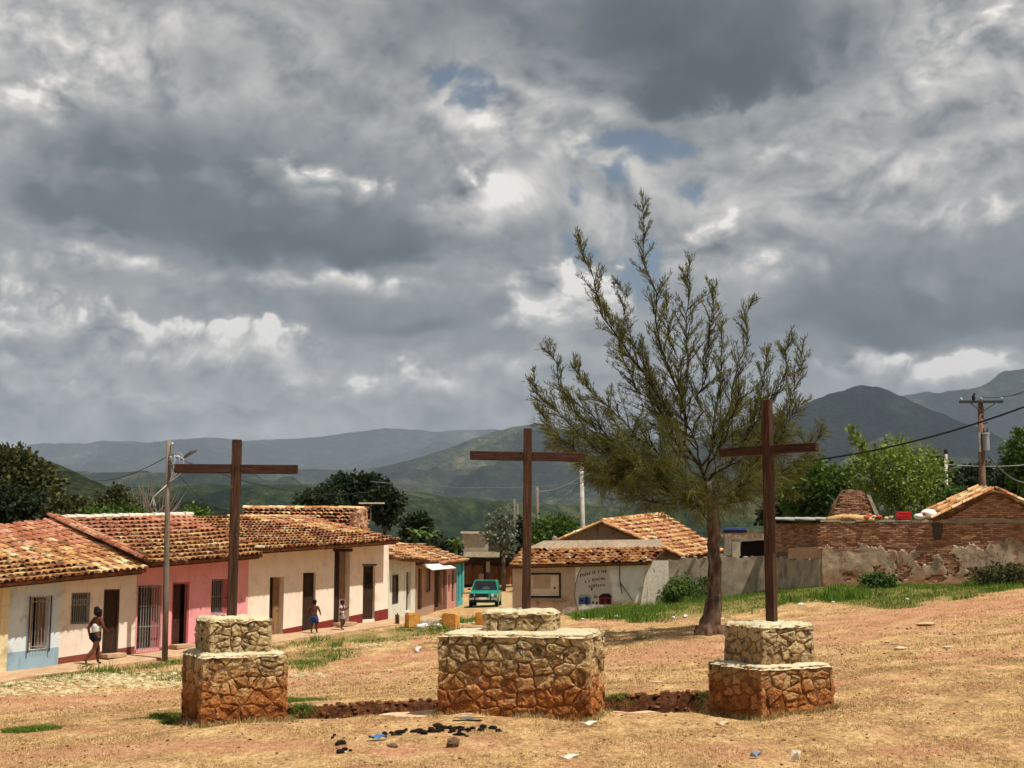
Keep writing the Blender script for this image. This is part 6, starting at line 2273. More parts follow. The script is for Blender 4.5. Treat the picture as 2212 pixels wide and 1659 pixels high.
# low bushes at the foot of the grey wall
for k, (u, v, y, rx, h_, m_) in enumerate(((1492, 1300, 56.5, 1.1, 1.25, lf_mid), (1468, 1305, 57.5, .8, .9, lf_mid), (1440, 1312, 58.5, .6, .6, lf_mid), (2165, 1256, 48.2, .9, .75, lf_olive), (1900, 1264, 49.6, .6, .45, lf_mid))):
    p = PX(u, v, y)
    p.z = Hs(p.x, p.y)
    bush_tree('wall_bush', ['tallest leafy bush against the grey yard wall beside the tree trunk', 'middle leafy bush at the grey yard wall near the pale pier', 'small leafy bush right by the pale pier of the low house', 'dry olive bush against the plaster under the brick gable', 'small green bush at the foot of the brick wall under the red crate'][k],
              'bush', p, h_, (0, 0, h_ * .5, rx, .5, h_ * .5), m_, 60, 22, .14, .26, 40 + k, trunk=False, group='bushes along the wall foot')
# ------------------------------------------------------------------ poles and wires
polew_m = mat('pole_wood', [(0, '#453c35'), (.4, '#675c52'), (.7, '#857a6f'), (1, '#a3998d')], scale=4, stretch=(8, 8, .4), bump=.5, bscale=14, rough=.9)
polec_m = mat('pole_concrete', [(0, '#8f8b83'), (.5, '#b5b1a8'), (1, '#cfccc4')], scale=4, bump=.3, rough=.9)
cable_m = plain('cable_black', '#1d1d20', .7)
wire_m = plain('wire_grey', '#5b5f66', .6)
porc_m = plain('insulator_glass', '#9fb8bb', .25)
steel_m = plain('galvanised_steel', '#9a9c9e', .45, .5)


def wire(label, a, b, sag, r, m=cable_m, n=16, name='overhead_wire', cat='wire', group='overhead wires'):
    a, b = Vector(a), Vector(b)
    pts = [a.lerp(b, t) - Vector((0, 0, sag * 4 * t * (1 - t))) for t in np.linspace(0, 1, n + 1)]
    o = MB().tube(pts, r, 5).build(name, m, None, smooth=True, org=a)
    return tagset(o, label, cat, group)


# wooden pole with a street lamp in front of the pink house
yp = 38.6
pb = PX(356, 1430, yp)
pb.z = Hs(pb.x, pb.y)
ptop = PX(364.5, 952, yp)
up = thing('utility_pole', 'grey weathered wooden utility pole with a street lamp, in front of the pink house', 'utility pole', pb)
MB().tube([pb - Vector((0, 0, .3)), pb.lerp(ptop, .3), pb.lerp(ptop, .65), ptop], [.09, .086, .08, .072], 12, jit=.06).build('post', polew_m, up, smooth=True)
for k, f in enumerate((.985, .93, .89)):
    q = pb.lerp(ptop, f) + Vector((.12, -.05, 0))
    MB().tube([q - Vector((0, 0, .04)), q + Vector((0, 0, .04))], [.045, .03], 8).build('insulator', porc_m, up, smooth=True)
# tangle of wires at the head
rr = random.Random(8)
for k in range(7):
    a = pb.lerp(ptop, rr.uniform(.86, .99)) + Vector((.06, -.1, 0))
    b = a + Vector((rr.uniform(.15, .55), rr.uniform(-.2, .1), rr.uniform(-.35, .05)))
    c = pb.lerp(ptop, rr.uniform(.80, .92)) + Vector((.08, -.1, 0))
    MB().tube(bez(a, b * 2 - a.lerp(c, .5), c, 8), .014, 4, cap=False).build('loose_wire', wire_m if k % 2 else plain('wire_pale', '#b9bcc0', .5), up)
la = PX(372, 975, yp - .1)
lb = PX(398, 990, yp - .3)
MB().tube([pb.lerp(ptop, .95), la, PX(388, 978, yp - .2), lb], .022, 6).build('lamp_arm', steel_m, up)
hd = (PX(426, 973, yp - .4) - lb).normalized()
hs = Vector((0, 1, 0))
hu = hd.cross(hs)
head = MB()
L = (PX(426, 973, yp - .4) - lb).length
vs, fs = [], []
for i, (f, w_, t_) in enumerate(((0, .05, .04), (.25, .10, .07), (.65, .12, .075), (1, .07, .03))):
    c = lb + hd * (L * f)
    vs += [c + hs * w_ + hu * 0, c - hs * w_ + hu * 0, c - hs * w_ * .7 + hu * t_, c + hs * w_ * .7 + hu * t_]
for i in range(3):
    for j in range(4):
        fs.append((i * 4 + j, i * 4 + (j + 1) % 4, i * 4 + 4 + (j + 1) % 4, i * 4 + 4 + j))
fs += [(3, 2, 1, 0), (12, 13, 14, 15)]
lh = head.add(vs, fs).build('lamp_head', plain('lamp_grey', '#4d4f50', .5), up)
# frayed cable hanging from the post
MB().tube(bez(pb.lerp(ptop, .80), PX(352, 1040, yp - .3) + Vector((0, 0, -.2)), PX(330, 1075, yp - .3), 10), .016, 4).build('loose_wire', plain('wire_pale', '#b9bcc0'), up)
for dx in (-6, 0, 5):
    MB().tube([PX(331, 1074, yp - .3), PX(331 + dx, 1092, yp - .3)], .009, 4).build('loose_wire', plain('wire_pale', '#b9bcc0'), up)
top_w = pb.lerp(ptop, .93)
wire('thin black wire running from the lamp pole over the blue and cream house roof', top_w, PX(150, 1025, 62), .5, .013)
wire('black wire running from the lamp pole behind the orange-footed cross to the rear wing', top_w + Vector((.1, 0, 0)), PX(800, 1062, 56), .5, .014)
wire('slack wire dropping from the lamp pole to the ridge of the long cream house', pb.lerp(ptop, .90), PX(470, 1108, 49), .1, .011)

# poles in the middle distance
def simple_pole(label, u, vt, vb, y, r, m, tilt=0.0, caps=True, name='utility_pole'):
    b = PX(u, vb, y)
    b.z = min(b.z, Hs(b.x, y))
    t_ = PX(u - tilt, vt, y)
    o = thing(name, label, 'utility pole', b, 'utility poles in the village')
    MB().tube([b - Vector((0, 0, .2)), b.lerp(t_, .5), t_], [r, r * .92, r * .8], 10).build('post', m, o, smooth=True)
    if caps:
        MB().box(t_ - Vector((0, 0, .35)), (.9, .07, .08)).build('crossarm', polew_m, o)
        for dx in (-.38, .38):
            MB().tube([t_ + Vector((dx, 0, -.3)), t_ + Vector((dx, 0, -.14))], [.04, .03], 6).build('insulator', porc_m, o)
    return o, t_


p1, pt1 = simple_pole('pale concrete pole rising behind the brown gable house', 1262, 1003, 1230, 76, .15, polec_m, tilt=6, caps=False)
p2, pt2 = simple_pole('brown wooden pole beside the fresh green tree near the widest plinth cross', 1163, 1052, 1240, 92, .13, polew_m, tilt=3, caps=False)
p3, pt3 = simple_pole('thin grey pole in front of the silvery tree', 1111, 1078, 1240, 94, .10, polew_m, caps=False)
p4, pt4 = simple_pole('thin grey pole close beside the brown wooden pole, against the dark tree', 1118, 1088, 1240, 97, .08, polew_m, caps=False)
p5, pt5 = simple_pole('short pale pole with a black cap between the light green tree and the power pole', 2043, 978, 1140, 66, .10, polec_m, caps=False)
MB().ball(pt5 + Vector((0, 0, .05)), (.12, .12, .16), 8, 6).build('cap', cable_m, p5)
wire('grey wire strung from the rear wing to the pale concrete pole', PX(800, 1040, 62), pt1 - Vector((0, 0, 1.1)), .3, .02, wire_m)
wire('grey wire running on from the pale concrete pole behind the feathery tree', pt1 - Vector((0, 0, 1.1)), PX(1700, 1040, 70), .4, .02, wire_m)
for k, (dv, lb_) in enumerate(((0, 'upper'), (.4, 'middle'), (.8, 'lowest'))):
    wire(f'{lb_} service wire sloping down from the pale concrete pole to the brown wooden pole', pt1 - Vector((0, 0, .7 + dv * .5)), pt2 - Vector((0, 0, .3 + dv * 2.0)), .25, .022 if k == 0 else .014, plain('wire_pale', '#b9bcc0') if k == 0 else wire_m)

# power pole on the right
yq = 60.0
qb, qt = PX(2121, 1130, yq), PX(2118, 862, yq)
qb.z = Hs(qb.x, qb.y)
pw = thing('power_pole', 'tall brown power pole with a crossarm and transformer behind the brick gable', 'power pole', qb)
powood = mat('power_pole_wood', [(0, '#4f3a30'), (.5, '#735749'), (1, '#9a8274')], scale=4, stretch=(8, 8, .4), bump=.4, rough=.9)
MB().tube([qb, qb.lerp(qt, .5), qt], [.17, .16, .13], 12).build('post', powood, pw, smooth=True)
arm_z = PX(2118, 868, yq).z
ca, cb = PX(2073, 869, yq - .2), PX(2166, 867, yq - .2)
MB().box((ca + cb) / 2, ((cb - ca).length, .12, .12)).build('crossarm', mat('arm_dark', [(0, '#26292c'), (1, '#42474a')], scale=5, rough=.8), pw)
for s in (-1, 1):
    MB().tube([Vector((qt.x + s * .65, yq - .28, arm_z - .05)), Vector((qt.x + s * .06, yq - .2, arm_z - .45))], .03, 5).build('brace', plain('arm_steel', '#4d5254', .6), pw)
for f in (.04, .5, .97):
    q = ca.lerp(cb, f) + Vector((0, 0, .06))
    MB().tube([q, q + Vector((0, 0, .08)), q + Vector((0, 0, .16))], [.05, .075, .03], 8).build('insulator', porc_m, pw, smooth=True)
tc_ = PX(2130, 957, yq - .25)
MB().tube([tc_ - Vector((0, 0, .34)), tc_ + Vector((0, 0, .42))], .155, 12).build('transformer', plain('transformer_grey', '#8d9196', .45), pw, smooth=False)
MB().tube([tc_ + Vector((0, 0, .42)), tc_ + Vector((0, 0, .47))], .18, 12).build('transformer_lid', plain('transformer_lid', '#c7cacc', .45), pw)
for s in (-1, 1):
    MB().tube([tc_ + Vector((s * .08, 0, .47)), tc_ + Vector((s * .09, 0, .68))], .03, 6).build('bushing', plain('bushing_brown', '#4a3128', .4), pw)
MB().box(PX(2116, 955, yq - .2), (.10, .12, .9)).build('bracket', steel_m, pw)
MB().box(PX(2127, 1002, yq - .1), (1.0, .06, .06)).build('lower_arm', plain('arm_steel', '#4d5254'), pw)
MB().tube([PX(2124, 915, yq - .3), PX(2133, 912, yq - .3)], .05, 6).build('fuse', plain('fuse_dark', '#33302e', .6), pw)
# bird on the crossarm
bird = thing('bird', 'dark bird perched on the crossarm of the power pole', 'bird', PX(2103, 866, yq - .2))
bc = PX(2103, 859, yq - .2)
BM = MB()
BM.ball(bc, (.085, .11, .15), 10, 8)
BM.ball(bc + Vector((.03, -.02, .16)), (.055, .06, .055), 8, 6)
BM.tube([bc + Vector((.06, -.02, .165)), bc + Vector((.13, -.02, .15))], [.018, .003], 5)
BM.tube([bc + Vector((-.03, .02, -.10)), bc + Vector((-.10, .03, -.30))], [.05, .03], 6)
BM.tube([bc + Vector((.02, 0, -.12)), bc + Vector((.02, 0, -.20))], .012, 4)
BM.build('body', plain('bird_black', '#17171a', .7), bird, smooth=True)
wire('thick black cable sweeping from the power pole side down behind the tallest cross', PX(2330, 832, 55), PX(1700, 1000, 62), .55, .045, cable_m, 24, 'cable', 'cable')
for k, (f, u, v, lb_) in enumerate(((.97, 2330, 770, 'outer'), (.5, 2330, 800, 'inner'))):
    wire(f'{lb_} thin line leaving the power pole crossarm over the mountain', ca.lerp(cb, f) + Vector((0, 0, .2)), PX(u, v, 48), .3, .012)
wire('bundled service cable drooping from the transformer towards the conifer', PX(2136, 985, yq), PX(2240, 1040, 66), .5, .04, wire_m)
for k, v in enumerate((1003, 1076, 1090, 1100)):
    wire(['highest', 'second', 'third', 'lowest'][k] + ' thin pale wire strung level between the short pale pole and the dark trees', PX(2045, v, 66), PX(2260, v - 4 + k * 2, 70), .15, .012, plain('wire_pale', '#b9bcc0'))

# rooftop boards behind the rear wing
rb_ = thing('roof_board', 'pale plank on a thin prop above the rear wing, in front of the drooping tree', 'plank', PX(800, 1130, 59))
MB().box(PX(803, 1087, 59), (1.15, .25, .06)).build('plank', lime_m, rb_)
MB().tube([PX(800, 1130, 59), PX(802, 1087, 59)], .03, 6).build('prop', polew_m, rb_)

# ------------------------------------------------------------------ people
skin_m = mat('skin_dark', [(0, '#3d2217'), (.6, '#593423'), (1, '#70462f')], scale=8, bump=.05, rough=.55)
hair_m = mat('hair_black', [(0, '#0d0a09'), (1, '#1d1613')], scale=20, bump=.5, rough=.8)
white_c = mat('cloth_white', [(0, '#b9b7b5'), (1, '#e2e0dd')], scale=12, bump=.3, rough=.9)
black_c = mat('cloth_black', [(0, '#0c0d12'), (1, '#1d1f28')], scale=12, bump=.3, rough=.9)
blue_c = mat('cloth_blue', [(0, '#16244d'), (.6, '#2c4580'), (1, '#6d83b5')], scale=14, bump=.3, rough=.9)
grey_c = mat('cloth_grey', [(0, '#8f8a88'), (1, '#bdb8b5')], scale=12, bump=.3, rough=.9)


def skin(verts, edges, radii, levels=2):
    me = bpy.data.meshes.new('tmp')
    me.from_pydata([tuple(v) for v in verts], edges, [])
    o = bpy.data.objects.new('tmp', me)
    COL.objects.link(o)
    md = o.modifiers.new('s', 'SKIN')
    sv = me.skin_vertices[0].data
    for i, r in enumerate(radii):
        sv[i].radius = (r, r) if not hasattr(r, '__len__') else r
        sv[i].use_root = (i == 0)
    sb = o.modifiers.new('d', 'SUBSURF')
    sb.levels = levels
    sb.render_levels = levels
    dg = bpy.context.evaluated_depsgraph_get()
    out = bpy.data.meshes.new_from_object(o.evaluated_get(dg))
    bpy.data.objects.remove(o)
    return out


def person(label, base, height, yaw, J, clothes, hair, group=None):
    """J: joints for a body one unit tall facing -Y, feet at z = 0"""
    t = thing('person', label, 'person', base, group)
    c, s = math.cos(yaw), math.sin(yaw)

    def T(p):
        x, y, z = p
        return Vector((c * x - s * y, s * x + c * y, z)) * height

    names, V, E, Rr = {}, [], [], []

    def add(n, p, r, par=None):
        names[n] = len(V)
        V.append(T(p))
        Rr.append(r * height)
        if par:
            E.append((names[par], names[n]))
    add('pelvis', J['pelvis'], .078)
    add('waist', J['waist'], .066, 'pelvis')
    add('chest', J['chest'], .085, 'waist')
    add('neck', J['neck'], .036, 'chest')
    hx, hy, hz = J['head']
    add('jaw', (hx, hy - .012, hz - .045), .044, 'neck')
    add('brow', (hx, hy, hz + .012), .062, 'jaw')
    add('crown', (hx, hy + .006, hz + .055), .042, 'brow')
    add('nose', (hx, hy - .066, hz - .012), .010, 'brow')
    for sd in ('l', 'r'):
        k = 1 if sd == 'l' else -1
        add('ear' + sd, (hx + k * .062, hy + .008, hz - .004), .010, 'brow')
        add('sh' + sd, J['sh' + sd], .042, 'chest')
        add('el' + sd, J['el' + sd], .029, 'sh' + sd)
        add('wr' + sd, J['wr' + sd], .019, 'el' + sd)
        w_, e_ = Vector(J['wr' + sd]), Vector(J['el' + sd])
        d = (w_ - e_).normalized()
        palm = w_ + d * .035
        add('palm' + sd, palm, .018, 'wr' + sd)
        for q in range(4):
            add(f'f{q}{sd}', palm + d * (.045 - abs(q - 1.4) * .006) + Vector((0, (q - 1.5) * .013, 0)), .0055, 'palm' + sd)
        add('th' + sd, w_ + d * .03 + Vector((-k * .012, -.028, 0)), .006, 'wr' + sd)
        add('hip' + sd, J['hip' + sd], .066, 'pelvis')
        add('kn' + sd, J['kn' + sd], .043, 'hip' + sd)
        a, b = Vector(J['kn' + sd]), Vector(J['an' + sd])
        add('calf' + sd, a.lerp(b, .35) + Vector((0, .012, 0)), .040, 'kn' + sd)
        add('an' + sd, J['an' + sd], .023, 'calf' + sd)
        add('toe' + sd, J['toe' + sd], .018, 'an' + sd)
    me = skin(V, E, Rr)
    me.name = 'body'
    me.materials.append(skin_m)
    link_mesh('body', me, t)
    for nm, chain, m_ in clothes:
        v = [T(p) for p, r, par in chain]
        e = [(par, i) for i, (p, r, par) in enumerate(chain) if par is not None]
        me = skin(v, e, [r * height for p, r, par in chain])
        me.name = nm
        me.materials.append(m_)
        link_mesh(nm, me, t)
    mb = MB()
    for (px, py, pz), r in hair:
        mb.ball(ORG[t] + T((hx + px, hy + py, hz + pz)), [q * height for q in r], 12, 8, .05)
    mb.build('hair', hair_m, t, smooth=True)
    return t


def shorts(J, r=.082, leg=.6):
    hl, hr = Vector(J['hipl']), Vector(J['hipr'])
    kl, kr = Vector(J['knl']), Vector(J['knr'])
    p = Vector(J['pelvis'])
    return [(p, r, None), (p.lerp(Vector(J['waist']), .6), r * .9, 0), (hl, r * .92, 0), (hl.lerp(kl, leg), r * .80, 2), (hr, r * .92, 0), (hr.lerp(kr, leg), r * .80, 4)]


def top_(J, r=.088, sleeves=0.0):
    ch = [(Vector(J['waist']).lerp(Vector(J['pelvis']), .85), r * .92, None), (J['waist'], r * .86, 0), (Vector(J['chest']) + Vector((0, 0, .015)), r * 1.06, 1)]
    if sleeves:
        for sd in 'lr':
            ch.append((Vector(J['sh' + sd]), .050, 2))
            ch.append((Vector(J['sh' + sd]).lerp(Vector(J['el' + sd]), sleeves), .042, len(ch) - 1))
    return ch


# woman striding along the pavement, facing along the street
yaw_w = math.atan2(FA.h.y, FA.h.x) + math.pi / 2
JW = dict(pelvis=(0, 0, .53), waist=(0, -.012, .62), chest=(0, -.025, .73), neck=(0, -.03, .84), head=(0, -.04, .905),
          shl=(.105, -.02, .79), ell=(.145, .06, .65), wrl=(.135, .03, .51), shr=(-.105, -.02, .79), elr=(-.155, -.03, .66), wrr=(-.13, -.13, .60),
          hipl=(.06, 0, .50), knl=(.06, -.10, .29), anl=(.055, -.11, .045), toel=(.06, -.185, .018), hipr=(-.06, 0, .50), knr=(-.055, .075, .28), anr=(-.05, .25, .11), toer=(-.055, .225, .03))
pw_ = FA.P(FA.tz(205, 1437, 1.0)[0], 1.0, 0)
pw_.z = FA.base(FA.tz(205, 1437, 1.0)[0]) - .035
straps = [(Vector((.05, .04, .80)), .012, None), (Vector((.05, .075, .74)), .012, 0), (Vector((.055, .07, .66)), .012, 1)]
person('woman in a white tank top and black shorts striding along the pavement', pw_, 1.58, yaw_w, JW,
       [('shorts', shorts(JW, .098, .55), black_c), ('tank_top', top_(JW, .104), white_c)], [((0, .02, .025), (.078, .08, .072)), ((0, .05, .085), (.05, .05, .045))])
# boy without a shirt
JB = dict(pelvis=(0, 0, .50), waist=(0, 0, .59), chest=(0, -.01, .70), neck=(0, -.01, .81), head=(.005, -.015, .895),
          shl=(.11, 0, .77), ell=(.19, .03, .64), wrl=(.21, -.02, .50), shr=(-.11, 0, .77), elr=(-.18, .03, .65), wrr=(-.16, -.08, .56),
          hipl=(.055, 0, .47), knl=(.075, -.03, .27), anl=(.07, .03, .045), toel=(.085, -.05, .018), hipr=(-.055, 0, .47), knr=(-.06, -.05, .26), anr=(-.07, -.03, .045), toer=(-.08, -.11, .018))
tb_, _z = FA.tz(678, 1374, .75)
pb_ = FA.P(tb_, .75, FA.base(tb_) - .035)
person('shirtless boy in blue and white shorts seen from behind near the second doorway', pb_, 1.16, R(165), JB, [('shorts', shorts(JB, .098, .92), blue_c), ('waistband', [(Vector((0, 0, .545)), .088, None), (Vector((0, 0, .585)), .082, 0)], white_c)], [((0, .006, .025), (.068, .074, .062))], 'children on the pavement')
JC = dict(JB)
JC.update(ell=(.16, -.05, .66), wrl=(.10, -.15, .72), elr=(-.15, -.03, .64), wrr=(-.12, -.12, .66), knl=(.06, -.07, .26), anl=(.06, .06, .06), knr=(-.05, -.02, .26))
tcx, _z = FA.tz(738, 1369, .95)
pc_ = FA.P(tcx, .95, FA.base(tcx) - .035)
person('smaller child in a white shirt and grey shorts in front of the tallest doorway', pc_, 1.04, R(70), JC, [('shorts', shorts(JC, .092, .7), grey_c), ('shirt', top_(JC, .095, .55), white_c)], [((0, .01, .03), (.074, .08, .066))], 'children on the pavement')

# ------------------------------------------------------------------ green car
def car():
    y = 72.5
    o = PX(1049, 1314, y)
    o.z = Hs(o.x, o.y) + .01
    t = thing('parked_car', 'old boxy turquoise green saloon car parked facing down the street', 'car', o)
    yaw = R(-3)
    cx, sx = math.cos(yaw), math.sin(yaw)

    def T(x, y_, z):
        return o + Vector((cx * x - sx * y_, sx * x + cx * y_, z))
    body_m = mat('car_paint', [(0, '#0c6b58'), (.5, '#128a72'), (1, '#2aa68c')], scale=3, bump=.02, rough=.28, spec=.5)
    blk = plain('car_black', '#15161a', .5)
    chrome = plain('car_chrome', '#b5b8ba', .25, .8)
    gl = glass_mat('car_glass')
    W = .79
    # lower body: sections along the length, front at y = -2.0
    sec = [(-2.02, .40, .74, .90), (-1.96, .36, .80, .97), (-1.2, .30, .86, 1.0), (-.72, .28, .90, 1.0), (.3, .26, .91, 1.0), (1.25, .28, .90, 1.0), (1.9, .36, .84, .97), (2.02, .42, .76, .92)]
    vs, fs = [], []
    for (yy, z0, z1, k) in sec:
        w = W * k
        vs += [T(-w * .95, yy, z0), T(-w, yy, z0 + .16), T(-w, yy, z1 - .10), T(-w * .93, yy, z1), T(w * .93, yy, z1), T(w, yy, z1 - .10), T(w, yy, z0 + .16), T(w * .95, yy, z0)]
    for i in range(len(sec) - 1):
        for j in range(8):
            fs.append((i * 8 + j, i * 8 + (j + 1) % 8, (i + 1) * 8 + (j + 1) % 8, (i + 1) * 8 + j))
    fs += [tuple(range(8)), tuple(range((len(sec) - 1) * 8, len(sec) * 8))[::-1]]
    MB().add(vs, fs).build('body', body_m, t)
    # roof and pillars
    zr, zb = 1.40, .895
    MB().prism([T(-.58, -.22, zr - .02), T(.58, -.22, zr - .02), T(.60, .95, zr - .02), T(-.60, .95, zr - .02)], (0, 0, .05)).build('roof', body_m, t)
    for s in (-1, 1):
        for (y0, x0, y1, x1) in ((-.74, .72, -.22, .58), (.30, .74, .30, .60), (1.45, .70, .95, .60)):
            MB().tube([T(s * x0, y0, zb), T(s * x1, y1, zr)], .035, 6).build('pillar', body_m, t)
    quad = lambda a, b, c, d, nm, m_: MB().poly(a, b, c, d).build(nm, m_, t)
    quad(T(-.70, -.72, zb + .01), T(.70, -.72, zb + .01), T(.56, -.23, zr - .03), T(-.56, -.23, zr - .03), 'windscreen', gl)
    quad(T(-.68, 1.42, zb + .01), T(.68, 1.42, zb + .01), T(.58, .96, zr - .03), T(-.58, .96, zr - .03), 'rear_window', gl)
    for s in (-1, 1):
        quad(T(s * .72, -.68, zb), T(s * .74, .28, zb), T(s * .60, .28, zr - .03), T(s * .58, -.2, zr - .03), 'side_window', gl)
        quad(T(s * .74, .32, zb), T(s * .70, 1.4, zb), T(s * .60, .94, zr - .03), T(s * .60, .32, zr - .03), 'side_window', gl)
    MB().box(T(0, .35, .82), (1.3, .9, .12)).build('seat_row', blk, t)
    for s in (-1, 1):
        MB().box(T(s * .34, .15, 1.0), (.46, .14, .5)).build('seat', blk, t)
    MB().box(T(.05, -.52, 1.0), (.42, .02, .09)).build('windscreen_card', plain('card_white', '#e8e4dc', .8), t)
    # front
    MB().box(T(0, -2.0, .66), (1.36, .07, .19)).build('grille', blk, t)
    for s in (-1, 1):
        MB().tube([T(s * .52, -2.02, .67), T(s * .52, -2.06, .67)], .088, 12).build('headlight', plain('lamp_glass', '#c9cdd0', .15), t)
        MB().box(T(s * .70, -2.03, .67), (.10, .03, .12)).build('indicator', plain('indicator_amber', '#b36a1c', .3), t)
    MB().bbox(T(0, -2.10, .47), (1.52, .10, .10), None, .02).build('bumper', chrome, t)
    for s in (-1, 1):
        MB().box(T(s * .42, -2.16, .47), (.07, .04, .16)).build('overrider', blk, t)
    MB().box(T(0, -2.16, .50), (.42, .012, .10)).build('number_plate', plain('plate_white', '#d8d4cc', .6), t)
    MB().box(T(0, -2.0, .34), (1.36, .08, .14)).build('valance', blk, t)
    MB().bbox(T(0, 2.08, .50), (1.5, .10, .10), None, .02).build('rear_bumper', chrome, t)
    for s in (-1, 1):
        MB().box(T(s * .60, 2.03, .70), (.22, .03, .14)).build('tail_light', plain('tail_red', '#8a1c1c', .3), t)
        MB().box(T(s * .86, -.55, .95), (.14, .06, .10)).build('mirror', blk, t)
        MB().box(T(s * .795, .1, .78), (.02, .12, .03)).build('door_handle', chrome, t)
        MB().box(T(s * .35, -1.25, .885), (.02, 1.2, .01)).build('bonnet_crease', body_m, t)
    for s in (-1, 1):
        for yy in (-1.32, 1.18):
            a, b = T(s * .60, yy, .28), T(s * .79, yy, .28)
            wh = MB().tube([a, b], .28, 18).build('wheel', plain('tyre_black', '#121213', .9), t)
            MB().tube([b, T(s * .80, yy, .28)], .16, 14).build('rim', chrome, wh)
    return t


car()

# ------------------------------------------------------------------ stone blocks and rubble by the street
och_m = mat('ochre_block', [(0, '#a06a28'), (.5, '#c48d43'), (1, '#d9ab66')], scale=6, bump=.6, bscale=30, rough=.95, over=[('spots', '#7d5524', (5, .58, .70, .5))])


def rough_block(name, label, cat, u, v, y, size, yaw, m, seed, group=None, tilt=0.0):
    rr = random.Random(seed)
    p = PX(u, v, y)
    p.z = Hs(p.x, p.y)
    X = Vector((math.cos(yaw), math.sin(yaw), tilt)).normalized()
    Y = Vector((-math.sin(yaw), math.cos(yaw), 0))
    Z = X.cross(Y)
    bm = bmesh.new()
    mm = MB().box(Vector((0, 0, size[2] / 2)), size, (X, Y, Z))
    vv = [bm.verts.new(q) for q in mm.v]
    for f in mm.f:
        bm.faces.new([vv[i] for i in f])
    bmesh.ops.bevel(bm, geom=list(bm.edges), offset=.05, segments=2, affect='EDGES')
    bmesh.ops.subdivide_edges(bm, edges=list(bm.edges), cuts=1, use_grid_fill=True)
    for q in bm.verts:
        q.co += Vector((rr.uniform(-1, 1), rr.uniform(-1, 1), rr.uniform(-1, 1))) * .012
    me = bpy.data.meshes.new(name)
    bm.to_mesh(me)
    bm.free()
    me.materials.append(m)
    o = link_mesh(name, me, None, p - Vector((0, 0, .03)))
    return tagset(o, label, cat, group)


GB = 'ochre stone blocks across the street'
rough_block('stone_block', 'ochre stone block next to the white house corner, beside the tipped grey slab', 'stone block', 891, 1355, 47.5, (.50, .45, .54), R(20), och_m, 1, GB)
rough_block('stone_block', 'ochre stone block standing alone on the grass between slab and plinth', 'stone block', 974, 1355, 47.5, (.56, .45, .52), R(-25), och_m, 2, GB)
rough_block('stone_block', 'ochre stone block half hidden by the widest plinth', 'stone block', 1044, 1352, 48.5, (.50, .45, .50), R(-15), och_m, 3, GB)
rough_block('stone_slab', 'tipped pale grey stone slab lying between two ochre blocks', 'stone slab', 934, 1352, 47.8, (.85, .40, .30), R(-18), lime_m, 4, None, .10)
rough_block('stone_post', 'short dark stone post beside the white house', 'stone post', 858, 1350, 48.2, (.14, .14, .48), R(0), mat('post_dark', [(0, '#4a3527'), (1, '#6b4c38')], scale=6, rough=.95), 5)
for k, (u, v) in enumerate(((908, 1358), (917, 1356), (948, 1357), (952, 1352))):
    p = G(u, v)
    o = MB().ball(p + Vector((0, 0, .07)), (.16 - k * .02, .13, .09), 9, 6, .15).build('white_stone', plain('stone_white', '#d9d6d0', .9), None, org=p)
    tagset(o, 'white lump of rubble lying at the foot of the tipped grey slab', 'rubble', 'white rubble by the slab')

# concrete slab at the foot of the widest plinth
slab_m = mat('foot_slab', [(0, '#b08a68'), (.5, '#cfae8c'), (1, '#e2cbb0')], scale=5, bump=.4, rough=.95, over=[('spots', '#8a6242', (4, .58, .7, .5))])


def foot_slab(label, pts, y_, th=.05):
    """thin worn sheet of concrete lying flush in the ground"""
    P_ = [PZ(u, v, .0) for u, v in pts]
    poly = [(q.x, q.y) for q in P_]

    def inside(x, y):
        c = False
        for i in range(len(poly)):
            (x0, y0), (x1, y1) = poly[i], poly[i - 1]
            if (y0 > y) != (y1 > y) and x < (x1 - x0) * (y - y0) / (y1 - y0) + x0:
                c = not c
        return c
    xs, ys = [p[0] for p in poly], [p[1] for p in poly]
    st = .045
    idx, vs, fs = {}, [], []
    rr_ = random.Random(len(pts))

    def vid(i, j):
        if (i, j) not in idx:
            x, y = min(xs) + i * st + rr_.uniform(-.012, .012), min(ys) + j * st + rr_.uniform(-.012, .012)
            idx[(i, j)] = len(vs)
            vs.append(Vector((x, y, 0)))
        return idx[(i, j)]
    for i in range(int((max(xs) - min(xs)) / st) + 1):
        for j in range(int((max(ys) - min(ys)) / st) + 1):
            if inside(min(xs) + (i + .5) * st + rr_.uniform(-.04, .04), min(ys) + (j + .5) * st + rr_.uniform(-.04, .04)):
                fs.append((vid(i, j), vid(i + 1, j), vid(i + 1, j + 1), vid(i, j + 1)))
    zz = H(np.array([q.x for q in vs]), np.array([q.y for q in vs]))
    zs = float(np.median(zz))
    vs = [Vector((q.x, q.y, max(float(z_) * .6 + zs * .4, float(z_)) + .014)) for q, z_ in zip(vs, zz)]
    o = MB().add(vs, fs).build('foot_slab', slab_m, None, org=vs[0])
    md = o.modifiers.new('thick', 'SOLIDIFY')
    md.thickness = .05
    md.offset = -1
    return tagset(o, label, 'slab')


foot_slab('pale broken concrete slab at the foot of the widest plinth beside the channel', [(812, 1552), (880, 1532), (935, 1531), (990, 1545), (1100, 1556), (1000, 1562), (880, 1558)], 19)
foot_slab('thin pale strip of concrete beside the weeds under the squat plinth', [(1320, 1549), (1345, 1543), (1400, 1543), (1422, 1549), (1395, 1551)], 19)

# litter and dung on the grass
dung_m = mat('charred', [(0, '#0c0907'), (.6, '#1f1712'), (1, '#332720')], scale=20, bump=.6, rough=.95)


